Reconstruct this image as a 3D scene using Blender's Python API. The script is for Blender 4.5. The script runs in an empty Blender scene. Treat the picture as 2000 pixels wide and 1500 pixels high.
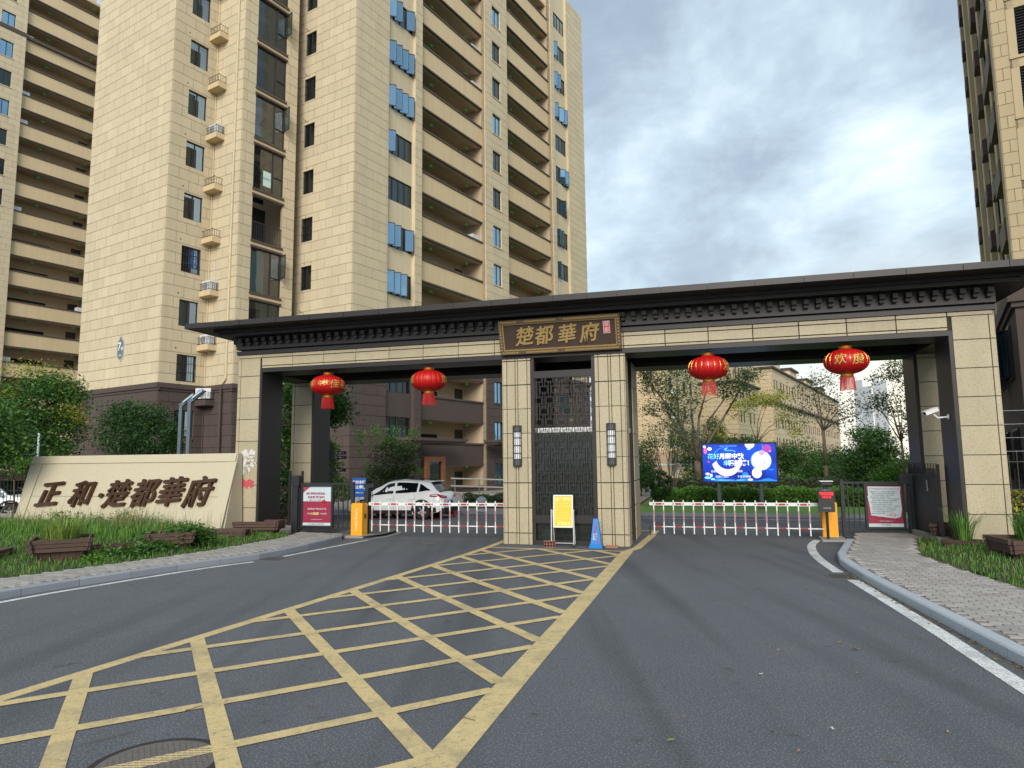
import bpy, bmesh, math, random
import numpy as np
from mathutils import Vector, Matrix
random.seed(7); RNG = np.random.default_rng(7)
S = bpy.context.scene; COL = S.collection
R = math.radians

# ------------------------------------------------------------------ camera
H = 2.1; FPX = 1335.86; PITCH = 0.113900261; ROLL = 0.0106040408
_f = Vector((0, math.cos(PITCH), math.sin(PITCH))); _r = Vector((1, 0, 0)); _d = -_r.cross(_f)
_c, _s = math.cos(ROLL), math.sin(ROLL)
CX = _c*_r + _s*_d; CY = -_s*_r + _c*_d; CZ = _f
cam = bpy.data.cameras.new('camera'); co = bpy.data.objects.new('camera', cam); COL.objects.link(co)
m = Matrix.Identity(4)
for i in range(3):
    m[i][0] = CX[i]; m[i][1] = -CY[i]; m[i][2] = -CZ[i]
m[2][3] = H; co.matrix_world = m
cam.sensor_width = 36; cam.lens = 36*FPX/2000; cam.clip_end = 3000; cam.clip_start = 0.05
S.camera = co

# ------------------------------------------------------------------ world, sun, exposure
SUN_AZ, SUN_EL = R(186), R(28)       # azimuth clockwise from +Y
W = bpy.data.worlds.new('World'); S.world = W; W.use_nodes = True
nt = W.node_tree; N = nt.nodes; Lk = nt.links; N.clear()
def wn(t, **k):
    n = N.new(t)
    for a, b in k.items(): setattr(n, a, b)
    return n
sky = wn('ShaderNodeTexSky', sky_type='NISHITA', sun_disc=False); sky.sun_elevation = SUN_EL; sky.sun_rotation = SUN_AZ; sky.air_density = 1.2; sky.dust_density = 2.0
tc = wn('ShaderNodeTexCoord'); sep = wn('ShaderNodeSeparateXYZ'); Lk.new(tc.outputs['Generated'], sep.inputs[0])
def wm(op, a, b=None, c=None, clamp=False):
    n = wn('ShaderNodeMath', operation=op, use_clamp=clamp)
    for i, v in enumerate((a, b, c)):
        if v is None: continue
        if isinstance(v, (int, float)): n.inputs[i].default_value = v
        else: Lk.new(v, n.inputs[i])
    return n.outputs[0]
zc = wm('MAXIMUM', sep.outputs[2], 0.0); den = wm('ADD', zc, 0.22)
cx_ = wm('DIVIDE', sep.outputs[0], den); cy_ = wm('DIVIDE', sep.outputs[1], den)
comb = wn('ShaderNodeCombineXYZ'); Lk.new(cx_, comb.inputs[0]); Lk.new(cy_, comb.inputs[1])
mp = wn('ShaderNodeMapping'); mp.inputs['Location'].default_value = (9.6, -4.5, 0); mp.inputs['Rotation'].default_value = (0, 0, R(35)); mp.inputs['Scale'].default_value = (1.0, 0.75, 1); Lk.new(comb.outputs[0], mp.inputs[0])
def wnoise(scale, detail, rough, dist=0.0):
    n = wn('ShaderNodeTexNoise'); n.inputs['Scale'].default_value = scale; n.inputs['Detail'].default_value = detail
    n.inputs['Roughness'].default_value = rough; n.inputs['Distortion'].default_value = dist; Lk.new(mp.outputs[0], n.inputs['Vector']); return n.outputs['Fac']
n1 = wnoise(1.35, 8, 0.56, 0.45); n2 = wnoise(4.2, 6, 0.6, 0.3)
mixn = wm('ADD', wm('MULTIPLY', n1, 0.74), wm('MULTIPLY', n2, 0.26))
ramp = wn('ShaderNodeValToRGB'); cr = ramp.color_ramp
cr.elements[0].position = 0.34; cr.elements[0].color = (0.27, 0.33, 0.41, 1)
cr.elements[1].position = 0.66; cr.elements[1].color = (0.95, 1.0, 1.02, 1)
e = cr.elements.new(0.43); e.color = (0.36, 0.44, 0.53, 1)
e = cr.elements.new(0.50); e.color = (0.49, 0.61, 0.70, 1)
e = cr.elements.new(0.57); e.color = (0.68, 0.80, 0.88, 1)
Lk.new(mixn, ramp.inputs[0])
# paler towards the horizon, as cloud layers thin out in perspective
hz = wm('SUBTRACT', 1.0, wm('MULTIPLY', zc, 2.3), clamp=True)
hz2 = wm('MULTIPLY', wm('POWER', hz, 1.5), 0.70)
mixh = wn('ShaderNodeMixRGB'); Lk.new(hz2, mixh.inputs[0]); Lk.new(ramp.outputs[0], mixh.inputs[1]); mixh.inputs[2].default_value = (0.57, 0.69, 0.76, 1)
# warm break in the cloud low over the roofs (evening glow the photograph shows)
gd = Vector((math.sin(R(30)), math.cos(R(30)), 0.06)).normalized()
dp = wn('ShaderNodeVectorMath', operation='DOT_PRODUCT'); Lk.new(tc.outputs['Generated'], dp.inputs[0]); dp.inputs[1].default_value = gd
gl = wm('POWER', wm('MAXIMUM', dp.outputs['Value'], 0.0), 110.0)
mixg = wn('ShaderNodeMixRGB'); Lk.new(wm('MULTIPLY', gl, 0.7), mixg.inputs[0]); Lk.new(mixh.outputs[0], mixg.inputs[1]); mixg.inputs[2].default_value = (1.25, 1.08, 0.80, 1)
bgc = wn('ShaderNodeBackground'); Lk.new(mixg.outputs[0], bgc.inputs[0]); bgc.inputs[1].default_value = 0.63
bgs = wn('ShaderNodeBackground'); Lk.new(sky.outputs[0], bgs.inputs[0]); bgs.inputs[1].default_value = 0.10
mxs = wn('ShaderNodeMixShader'); mxs.inputs[0].default_value = 0.90; Lk.new(bgs.outputs[0], mxs.inputs[1]); Lk.new(bgc.outputs[0], mxs.inputs[2])
wo = wn('ShaderNodeOutputWorld'); Lk.new(mxs.outputs[0], wo.inputs[0])
sl = bpy.data.lights.new('sun', 'SUN'); sl.energy = 1.5; sl.angle = R(32); sl.color = (1.0, 0.95, 0.87)
so = bpy.data.objects.new('sun', sl); COL.objects.link(so)
sd = Vector((math.sin(SUN_AZ)*math.cos(SUN_EL), math.cos(SUN_AZ)*math.cos(SUN_EL), math.sin(SUN_EL)))
so.rotation_euler = sd.to_track_quat('Z', 'Y').to_euler()
S.view_settings.view_transform = 'Standard'; S.view_settings.look = 'None'; S.view_settings.gamma = 1; S.view_settings.exposure = 1.05
S.view_settings.use_curve_mapping = False
S.cycles.max_bounces = 6; S.cycles.transparent_max_bounces = 12

# ------------------------------------------------------------------ helpers
def ray(px, py):
    return (CX*((px-1000)/FPX) + CY*((py-750)/FPX) + CZ)
def at(px, py, D):                      # world point seen at (px, py) of the photograph, D metres away on the ground
    d = ray(px, py); t = D/math.hypot(d.x, d.y); return Vector((d.x*t, d.y*t, H + d.z*t))
GY = R(-15.827); GO = Vector((-0.24, 18.0, 0)); gu = Vector((math.cos(GY), math.sin(GY), 0)); gv = Vector((-math.sin(GY), math.cos(GY), 0))
def g(u, v, z=0): return GO + gu*u + gv*v + Vector((0, 0, z))
TY = R(58.03); TO = Vector((-18.414, 35.355, 0)); ta = Vector((math.cos(TY), math.sin(TY), 0)); tb = Vector((-math.sin(TY), math.cos(TY), 0))
def tw(a, b, z=0): return TO + ta*a + tb*b + Vector((0, 0, z))

GYAW = GY
MATS = {}
def mat(name, col, rough=0.7, metal=0.0, var=0.0, vscale=1.0, fine=0.0, fscale=60.0, bump=0.0, bscale=80.0, island=0.0, col2=None, spec=0.5, trans=0.0, emit=None, estr=0.0, speck=None, sscale=150., objvar=0.0, coat=0.0, streak=0.0, wear=None):
    if name in MATS: return MATS[name]
    M = bpy.data.materials.new(name); M.use_nodes = True; t = M.node_tree; n = t.nodes; l = t.links
    b = n['Principled BSDF']; b.inputs['Roughness'].default_value = rough; b.inputs['Metallic'].default_value = metal
    b.inputs['Specular IOR Level'].default_value = spec; b.inputs['Coat Weight'].default_value = coat
    geo = n.new('ShaderNodeNewGeometry')
    def nz(scale, det=4, rg=0.6, src=None):
        q = n.new('ShaderNodeTexNoise'); q.inputs['Scale'].default_value = scale; q.inputs['Detail'].default_value = det; q.inputs['Roughness'].default_value = rg
        l.new(src or geo.outputs['Position'], q.inputs['Vector']); return q.outputs['Fac']
    def mth(op, a, b2, c=None):
        q = n.new('ShaderNodeMath'); q.operation = op
        for i, v in enumerate((a, b2, c)):
            if v is None: continue
            if isinstance(v, (int, float)): q.inputs[i].default_value = v
            else: l.new(v, q.inputs[i])
        return q.outputs[0]
    val = None
    def addv(x):
        nonlocal val
        val = x if val is None else mth('ADD', val, x)
    if var: addv(mth('MULTIPLY', mth('SUBTRACT', nz(vscale, 5, .62), .5), var*2))
    if fine: addv(mth('MULTIPLY', mth('SUBTRACT', nz(fscale, 2, .7), .5), fine*2))
    if island: addv(mth('MULTIPLY', mth('SUBTRACT', geo.outputs['Random Per Island'], .5), island*2))
    if objvar:
        oi = n.new('ShaderNodeObjectInfo'); addv(mth('MULTIPLY', mth('SUBTRACT', oi.outputs['Random'], .5), objvar*2))
    if streak:
        mpn = n.new('ShaderNodeMapping'); mpn.inputs['Scale'].default_value = (2.2, 2.2, 0.12); l.new(geo.outputs['Position'], mpn.inputs[0])
        addv(mth('MULTIPLY', mth('SUBTRACT', nz(1.3, 5, .65, mpn.outputs[0]), .5), streak*2))
    base = n.new('ShaderNodeRGB'); base.outputs[0].default_value = (*col, 1); out = base.outputs[0]
    if col2 is not None and (island or var or objvar):
        mx = n.new('ShaderNodeMixRGB'); mx.inputs[2].default_value = (*col2, 1); l.new(out, mx.inputs[1])
        if island: l.new(geo.outputs['Random Per Island'], mx.inputs[0])
        else: l.new(nz(vscale*1.7, 4), mx.inputs[0])
        out = mx.outputs[0]
    if speck is not None:
        vo = nz(sscale, 1, .5); rp = n.new('ShaderNodeValToRGB'); rp.color_ramp.elements[0].position = 0.57; rp.color_ramp.elements[0].color = (0, 0, 0, 1); rp.color_ramp.elements[1].position = 0.66; rp.color_ramp.elements[1].color = (1, 1, 1, 1)
        l.new(vo, rp.inputs[0]); mx = n.new('ShaderNodeMixRGB'); mx.inputs[2].default_value = (*speck, 1); l.new(out, mx.inputs[1]); l.new(rp.outputs[0], mx.inputs[0]); out = mx.outputs[0]
    def ramp2(src, p0, p1):
        rp_ = n.new('ShaderNodeValToRGB'); rp_.color_ramp.elements[0].position = p0; rp_.color_ramp.elements[0].color = (0, 0, 0, 1); rp_.color_ramp.elements[1].position = p1; rp_.color_ramp.elements[1].color = (1, 1, 1, 1); l.new(src, rp_.inputs[0]); return rp_.outputs[0]
    def over(fac, col_, amt):
        nonlocal out
        mx = n.new('ShaderNodeMixRGB'); mx.inputs[2].default_value = (*col_, 1); l.new(out, mx.inputs[1]); l.new(mth('MULTIPLY', fac, amt), mx.inputs[0]); out = mx.outputs[0]
    if wear == 'paint':
        over(ramp2(nz(13, 9, .8), .52, .64), (.20, .185, .14), .7); over(ramp2(nz(1.8, 7, .72), .48, .66), (.19, .17, .12), .5); over(ramp2(nz(90, 3, .8), .60, .64), (.09, .09, .09), .5)
    if wear == 'road':
        mpn = n.new('ShaderNodeMapping'); mpn.inputs['Rotation'].default_value = (0, 0, -GYAW); mpn.inputs['Scale'].default_value = (1.1, .06, 1); l.new(geo.outputs['Position'], mpn.inputs[0])
        over(ramp2(nz(1.0, 4, .5, mpn.outputs[0]), .50, .66), (.054, .058, .066), .6); over(ramp2(nz(.9, 8, .72), .58, .70), (.14, .138, .13), .35); over(ramp2(nz(2.6, 7, .65), .63, .68), (.035, .036, .04), .5)
    if val is not None:
        hs = n.new('ShaderNodeHueSaturation'); l.new(out, hs.inputs['Color']); l.new(mth('MAXIMUM', mth('ADD', val, 1.0), 0.05), hs.inputs['Value']); out = hs.outputs[0]
    l.new(out, b.inputs['Base Color'])
    if bump:
        bp = n.new('ShaderNodeBump'); bp.inputs['Strength'].default_value = bump; bp.inputs['Distance'].default_value = 0.02; l.new(nz(bscale, 3, .6), bp.inputs['Height']); l.new(bp.outputs[0], b.inputs['Normal'])
    if emit:
        b.inputs['Emission Color'].default_value = (*emit, 1); b.inputs['Emission Strength'].default_value = estr
    if trans:
        tr = n.new('ShaderNodeBsdfTranslucent'); l.new(out, tr.inputs['Color']); ms = n.new('ShaderNodeMixShader'); ms.inputs[0].default_value = trans
        l.new(b.outputs[0], ms.inputs[1]); l.new(tr.outputs[0], ms.inputs[2]); l.new(ms.outputs[0], n['Material Output'].inputs[0])
    MATS[name] = M; return M
def glass_mat(name, tint, refl=0.35, clear=0.5, rough=0.02, scol=(1, 1, 1)):
    M = bpy.data.materials.new(name); M.use_nodes = True; t = M.node_tree; n = t.nodes; l = t.links
    b = n['Principled BSDF']; b.inputs['Base Color'].default_value = (*tint, 1); b.inputs['Roughness'].default_value = 0.3
    tr = n.new('ShaderNodeBsdfTransparent'); tr.inputs[0].default_value = (0.75, 0.8, 0.78, 1)
    m1 = n.new('ShaderNodeMixShader'); m1.inputs[0].default_value = clear; l.new(b.outputs[0], m1.inputs[1]); l.new(tr.outputs[0], m1.inputs[2])
    gl = n.new('ShaderNodeBsdfGlossy'); gl.inputs['Roughness'].default_value = rough; gl.inputs[0].default_value = (*scol, 1)
    geo = n.new('ShaderNodeNewGeometry'); nz = n.new('ShaderNodeTexNoise'); nz.inputs['Scale'].default_value = 1.3; nz.inputs['Detail'].default_value = 1; l.new(geo.outputs['Position'], nz.inputs['Vector'])
    bp = n.new('ShaderNodeBump'); bp.inputs['Strength'].default_value = 0.25; bp.inputs['Distance'].default_value = 0.03; l.new(nz.outputs['Fac'], bp.inputs['Height']); l.new(bp.outputs[0], gl.inputs['Normal'])
    fr = n.new('ShaderNodeFresnel'); fr.inputs[0].default_value = 1.5
    ad = n.new('ShaderNodeMath'); ad.operation = 'ADD'; ad.use_clamp = True; l.new(fr.outputs[0], ad.inputs[0]); ad.inputs[1].default_value = refl
    m2 = n.new('ShaderNodeMixShader'); l.new(ad.outputs[0], m2.inputs[0]); l.new(m1.outputs[0], m2.inputs[1]); l.new(gl.outputs[0], m2.inputs[2]); l.new(m2.outputs[0], n['Material Output'].inputs[0])
    MATS[name] = M; return M

CREAM = mat('cream_stone_paint', (0.60, 0.50, 0.335), .85, var=.07, vscale=.25, fine=.04, fscale=25, objvar=.05, island=.05, streak=.13, bump=.05)
STUCCO = mat('cream_stucco', (0.60, 0.465, 0.28), .9, var=.08, vscale=.4, fine=.03, streak=.13, bump=.08)
JOINT = mat('wall_joint', (0.16, 0.125, 0.085), .95)
BROWN = mat('brown_stone_paint', (0.088, 0.063, 0.055), .85, var=.06, vscale=.3, objvar=.06, island=.06, bump=.05, streak=.05)
BSTUC = mat('brown_stucco', (0.082, 0.058, 0.050), .9, var=.07, vscale=.5, streak=.06, bump=.1)
BJOINT = mat('brown_joint', (0.035, 0.028, 0.028), .95)
COPE = mat('brown_coping', (0.085, 0.062, 0.048), .8, var=.05)
GRAN = mat('granite_cream', (0.43, 0.365, 0.24), .55, var=.10, vscale=.8, fine=.08, fscale=90, speck=(0.24, 0.19, 0.125), sscale=75, objvar=.08, bump=.04, streak=.10)
GRANJ = mat('granite_joint', (0.04, 0.032, 0.022), .9)
DARK = mat('dark_aluminium', (0.034, 0.030, 0.030), .42, .25, var=.06, vscale=.6, spec=.4, streak=.05)
BRACK = mat('bracket_metal', (0.022, 0.020, 0.020), .55, .1)
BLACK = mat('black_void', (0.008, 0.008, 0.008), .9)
FRAME = mat('window_frame', (0.030, 0.028, 0.030), .45)
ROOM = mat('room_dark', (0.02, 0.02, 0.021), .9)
CEIL = mat('corridor_ceiling', (0.52, 0.42, 0.30), .9, var=.05)
GLASS = glass_mat('window_glass', (0.008, 0.012, 0.015), .03, .42, .02, (.50, .64, .68))
GLASSB = glass_mat('sash_glass', (0.02, 0.06, 0.09), .50, .0, .03, (.40, .66, .86))
GLASSC = glass_mat('clear_glass', (0.02, 0.025, 0.025), .06, .75)
WHITE = mat('white_paint', (0.72, 0.72, 0.70), .5, var=.05, vscale=3)
ASPH = mat('asphalt', (0.092, 0.099, 0.112), .88, wear='road', var=.22, vscale=.45, fine=.95, fscale=85, bump=.8, bscale=90, speck=(0.22, 0.225, 0.23), sscale=62)
YEL = mat('yellow_road_paint', (0.60, 0.455, 0.215), .75, wear='paint', var=.10, vscale=1.2, fine=.25, fscale=80, bump=.4, bscale=100)
WHT = mat('white_road_paint', (0.68, 0.69, 0.68), .7, wear='paint', var=.08, vscale=2, fine=.1, fscale=60, bump=.25, bscale=120, speck=(0.35, 0.35, 0.35), sscale=45)
PAVER = mat('paving_stone', (0.33, 0.305, 0.28), .85, var=.10, vscale=.9, fine=.12, fscale=60, objvar=.16, island=.16, bump=.2)
PJ = mat('paving_joint', (0.17, 0.155, 0.14), .95, var=.2, vscale=8)
KERB = mat('kerb_granite', (0.37, 0.40, 0.43), .75, var=.08, fine=.16, fscale=70, objvar=.05, bump=.2)
KERBD = mat('kerb_granite_grey', (0.25, 0.265, 0.29), .75, var=.08, fine=.16, fscale=70, objvar=.07, bump=.2)
SOIL = mat('soil', (0.045, 0.035, 0.022), .95, var=.2, vscale=2)
WOOD = mat('stained_wood', (0.060, 0.028, 0.019), .75, var=.15, vscale=4, fine=.12, objvar=.18, bump=.3, bscale=40, col2=(0.10, 0.06, 0.045))
BARK = mat('bark', (0.115, 0.09, 0.065), .9, var=.2, vscale=5, bump=.5, bscale=30)
def leafmat(name, c1, c2, tr=.25): return mat(name, c1, .5, island=.35, col2=c2, trans=tr, spec=.35)
LEAF_D = leafmat('leaf_dark', (0.020, 0.060, 0.014), (0.045, 0.11, 0.024))
LEAF_M = leafmat('leaf_mid', (0.035, 0.105, 0.018), (0.085, 0.19, 0.032))
LEAF_B = leafmat('leaf_bright', (0.07, 0.19, 0.022), (0.15, 0.30, 0.04), .35)
LEAF_Y = leafmat('leaf_yellow', (0.22, 0.26, 0.025), (0.40, 0.38, 0.05), .35)
LEAF_O = leafmat('leaf_olive', (0.04, 0.075, 0.025), (0.085, 0.12, 0.04))
GRASS = leafmat('grass_blade', (0.045, 0.15, 0.02), (0.17, 0.31, 0.06), .35)
GRASSY = leafmat('grass_yellowish', (0.13, 0.24, 0.03), (0.26, 0.33, 0.07), .35)
GRASSD = leafmat('grass_straw', (0.20, 0.22, 0.08), (0.32, 0.28, 0.13), .3)
LAWN = mat('lawn', (0.13, 0.26, 0.045), .9, var=.2, vscale=3, fine=.3, fscale=40, bump=.5)
RED = mat('lantern_red', (0.56, 0.004, 0.006), .5, var=.08, vscale=3, trans=.12)
GOLD = mat('gold', (0.85, 0.52, 0.14), .28, .85)
GOLDP = mat('gold_paint', (0.40, 0.27, 0.10), .5, .3, var=.1, vscale=6)
BRONZE = mat('bronze_frame', (0.14, 0.095, 0.055), .5, .35, var=.12, vscale=5, bump=.2)
ORANGE = mat('orange_paint', (0.85, 0.36, 0.012), .4, var=.05, coat=.2)
STEEL = mat('galvanised_steel', (0.42, 0.46, 0.50), .4, .7)
BLACKP = mat('black_powdercoat', (0.018, 0.019, 0.022), .5)
CARW = mat('white_car_paint', (0.88, 0.89, 0.90), .3, coat=.6)
TYRE = mat('tyre', (0.02, 0.02, 0.021), .85)
REDP = mat('red_paint', (0.55, 0.02, 0.02), .5)
BLUEP = mat('blue_plastic', (0.01, 0.20, 0.55), .45)
TERRA = mat('fired_clay', (0.33, 0.14, 0.08), .85, var=.15, vscale=12)

def link(o, parent=None):
    COL.objects.link(o)
    if parent is not None: o.parent = parent
    return o
def tag(o, label=None, cat=None, group=None, kind=None):
    if label: o['label'] = label
    if cat: o['category'] = cat
    if group: o['group'] = group
    if kind: o['kind'] = kind
    return o
def empty(name, loc=(0, 0, 0), rz=0.0, label=None, cat=None, group=None, kind=None):
    o = bpy.data.objects.new(name, None); o.location = loc; o.rotation_euler = (0, 0, rz); o.empty_display_size = .2; link(o)
    return tag(o, label, cat, group, kind)
class MB:
    def __init__(s): s.v = []; s.f = []; s.m = []
    def add(s, vs, fs, mi=0):
        k = len(s.v); s.v += [tuple(p) for p in vs]; s.f += [tuple(i+k for i in f) for f in fs]; s.m += [mi]*len(fs)
    def box(s, x0, x1, y0, y1, z0, z1, mi=0, T=None):
        p = [(x0, y0, z0), (x1, y0, z0), (x1, y1, z0), (x0, y1, z0), (x0, y0, z1), (x1, y0, z1), (x1, y1, z1), (x0, y1, z1)]
        if T: p = [T(*q) for q in p]
        s.add(p, [(0, 3, 2, 1), (4, 5, 6, 7), (0, 1, 5, 4), (1, 2, 6, 5), (2, 3, 7, 6), (3, 0, 4, 7)], mi)
    def quad(s, a, b, c, d, mi=0): s.add([a, b, c, d], [(0, 1, 2, 3)], mi)
    def prism(s, poly, z0, z1, mi=0):
        n = len(poly); s.add([(x, y, z0) for x, y in poly]+[(x, y, z1) for x, y in poly], [tuple(range(n-1, -1, -1)), tuple(range(n, 2*n))]+[(i, (i+1) % n, n+(i+1) % n, n+i) for i in range(n)], mi)
    def tube(s, p0, p1, r0, r1=None, n=8, mi=0, cap=True):
        p0, p1 = Vector(p0), Vector(p1); r1 = r0 if r1 is None else r1; d = p1-p0
        if d.length < 1e-6: return
        d.normalize(); u = d.orthogonal().normalized(); w = d.cross(u)
        vs = [p+(u*math.cos(2*math.pi*i/n)+w*math.sin(2*math.pi*i/n))*r for p, r in ((p0, r0), (p1, r1)) for i in range(n)]
        fs = [(i, (i+1) % n, n+(i+1) % n, n+i) for i in range(n)]
        if cap: fs += [tuple(range(n-1, -1, -1)), tuple(range(n, 2*n))]
        s.add(vs, fs, mi)
    def path(s, pts, r, n=6, mi=0):
        for a, b in zip(pts[:-1], pts[1:]): s.tube(a, b, r, r, n, mi)
    def lathe(s, prof, n=24, mi=0, c=(0, 0, 0), rfun=None):
        vs = []
        for r, z in prof:
            for i in range(n):
                a = 2*math.pi*i/n; q = r*(rfun(a) if rfun else 1); vs.append((c[0]+q*math.cos(a), c[1]+q*math.sin(a), c[2]+z))
        fs = [(j*n+i, j*n+(i+1) % n, (j+1)*n+(i+1) % n, (j+1)*n+i) for j in range(len(prof)-1) for i in range(n)]
        s.add(vs, fs, mi)
    def mesh(s, name, mats, smooth=False):
        me = bpy.data.meshes.new(name); me.from_pydata(s.v, [], s.f)
        for M in (mats if isinstance(mats, (list, tuple)) else [mats]): me.materials.append(M)
        if any(s.m): me.polygons.foreach_set('material_index', s.m)
        if smooth: me.polygons.foreach_set('use_smooth', [True]*len(s.f))
        me.update(); return me
    def build(s, name, mats, parent=None, smooth=False, kind=None, loc=None, rz=None, label=None):
        o = bpy.data.objects.new(name, s.mesh(name, mats, smooth)); link(o, parent)
        if kind: o['kind'] = kind
        if label: o['label'] = label
        if loc is not None: o.location = loc
        if rz is not None: o.rotation_euler = (0, 0, rz)
        return o
def put(name, me, parent, loc, rz=0.0, rx=0.0, kind=None, scale=None):
    o = bpy.data.objects.new(name, me); link(o, parent); o.location = loc; o.rotation_euler = (rx, 0, rz)
    if kind: o['kind'] = kind
    if scale: o.scale = scale
    return o
def smooth_by_angle(me, ang=40):
    me.polygons.foreach_set('use_smooth', [True]*len(me.polygons))
    bm = bmesh.new(); bm.from_mesh(me)
    for ed in bm.edges:
        if len(ed.link_faces) == 2 and ed.calc_face_angle(0) > R(ang): ed.smooth = False
    bm.to_mesh(me); bm.free()
TXT = {}
def text_mesh(s, size=1.0, depth=0.01, M=None, bold=0.0, shear=0.0, align='CENTER', jitter=0.0, spacing=1.0, line=1.0, brush=False):
    key = (s, size, depth, M.name if M else '', bold, shear, align, jitter, spacing, line, brush)
    if key in TXT: return TXT[key]
    cu = bpy.data.curves.new('text', 'FONT'); cu.body = s; cu.size = size; cu.extrude = depth/2; cu.offset = bold; cu.align_x = align; cu.align_y = 'CENTER'; cu.space_character = spacing; cu.space_line = line; cu.resolution_u = 3
    o = bpy.data.objects.new('text', cu); COL.objects.link(o); dg = bpy.context.evaluated_depsgraph_get(); dg.update()
    me = bpy.data.meshes.new_from_object(o.evaluated_get(dg)); bpy.data.objects.remove(o)
    me.materials.clear()
    if M: me.materials.append(M)
    n = len(me.vertices); cs = np.empty(n*3); me.vertices.foreach_get('co', cs); cs = cs.reshape(-1, 3)
    if shear: cs[:, 1] += shear*cs[:, 0]*0; cs[:, 0] += shear*cs[:, 1]
    if brush:   # slanted, swelling strokes like brush writing
        x, y = cs[:, 0]/size, cs[:, 1]/size
        cs[:, 1] += size*0.09*x; cs[:, 0] += size*0.02*np.sin(y*5)
    me.vertices.foreach_set('co', cs.ravel()); me.update(); TXT[key] = me; return me
def text(name, s, parent, loc, rz=0, rx=math.pi/2, size=.1, depth=.004, M=None, **k):
    return put(name, text_mesh(s, size, depth, M, **k), parent, loc, rz, rx)

# face frames: x along the wall (viewer's right), outward is -y
class Face:
    def __init__(s, ox, oy, ang): s.o = (ox, oy); s.a = ang; s.c = math.cos(ang); s.s = math.sin(ang)
    def p(s, x, out, z): return (s.o[0]+x*s.c+out*s.s, s.o[1]+x*s.s-out*s.c, z)
    def T(s): return lambda x, y, z: s.p(x, -y, z)
    def box(s, mb, x0, x1, o0, o1, z0, z1, mi=0): mb.box(x0, x1, -o1, -o0, z0, z1, mi, T=s.T())
def grid_wall(mb, F, x0, x1, z0, z1, out, ops, reveal, mi=0):
    xs = sorted(set([x0, x1]+[v for o in ops for v in (o[0], o[1]) if x0 < v < x1])); zs = sorted(set([z0, z1]+[v for o in ops for v in (o[2], o[3]) if z0 < v < z1]))
    for a, b in zip(xs[:-1], xs[1:]):
        run = None
        for c, d in zip(zs[:-1], zs[1:]):
            mx, mz = (a+b)/2, (c+d)/2
            hole = any(o[0] < mx < o[1] and o[2] < mz < o[3] for o in ops)
            if not hole: run = (run[0], d) if run else (c, d)
            if (hole or d == zs[-1]) and run:
                c0, d0 = run; mb.quad(F.p(a, out, c0), F.p(b, out, c0), F.p(b, out, d0), F.p(a, out, d0), mi); run = None
    for o in ops:
        i = out-reveal
        mb.quad(F.p(o[0], out, o[2]), F.p(o[0], i, o[2]), F.p(o[0], i, o[3]), F.p(o[0], out, o[3]), mi)
        mb.quad(F.p(o[1], i, o[2]), F.p(o[1], out, o[2]), F.p(o[1], out, o[3]), F.p(o[1], i, o[3]), mi)
        mb.quad(F.p(o[0], out, o[2]), F.p(o[1], out, o[2]), F.p(o[1], i, o[2]), F.p(o[0], i, o[2]), mi)
        mb.quad(F.p(o[0], i, o[3]), F.p(o[1], i, o[3]), F.p(o[1], out, o[3]), F.p(o[0], out, o[3]), mi)
PCACHE = {}
def panel_mesh(w, h, t, M):
    k = (round(w, 3), round(h, 3), t, M.name)
    if k not in PCACHE:
        mb = MB(); c = min(.006, t*.4)
        mb.add([(0, 0, 0), (w, 0, 0), (w, 0, h), (0, 0, h), (c, -t, c), (w-c, -t, c), (w-c, -t, h-c), (c, -t, h-c)],
               [(4, 5, 6, 7), (0, 1, 5, 4), (1, 2, 6, 5), (2, 3, 7, 6), (3, 0, 4, 7)])
        PCACHE[k] = mb.mesh('panel', M)
    return PCACHE[k]
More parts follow.
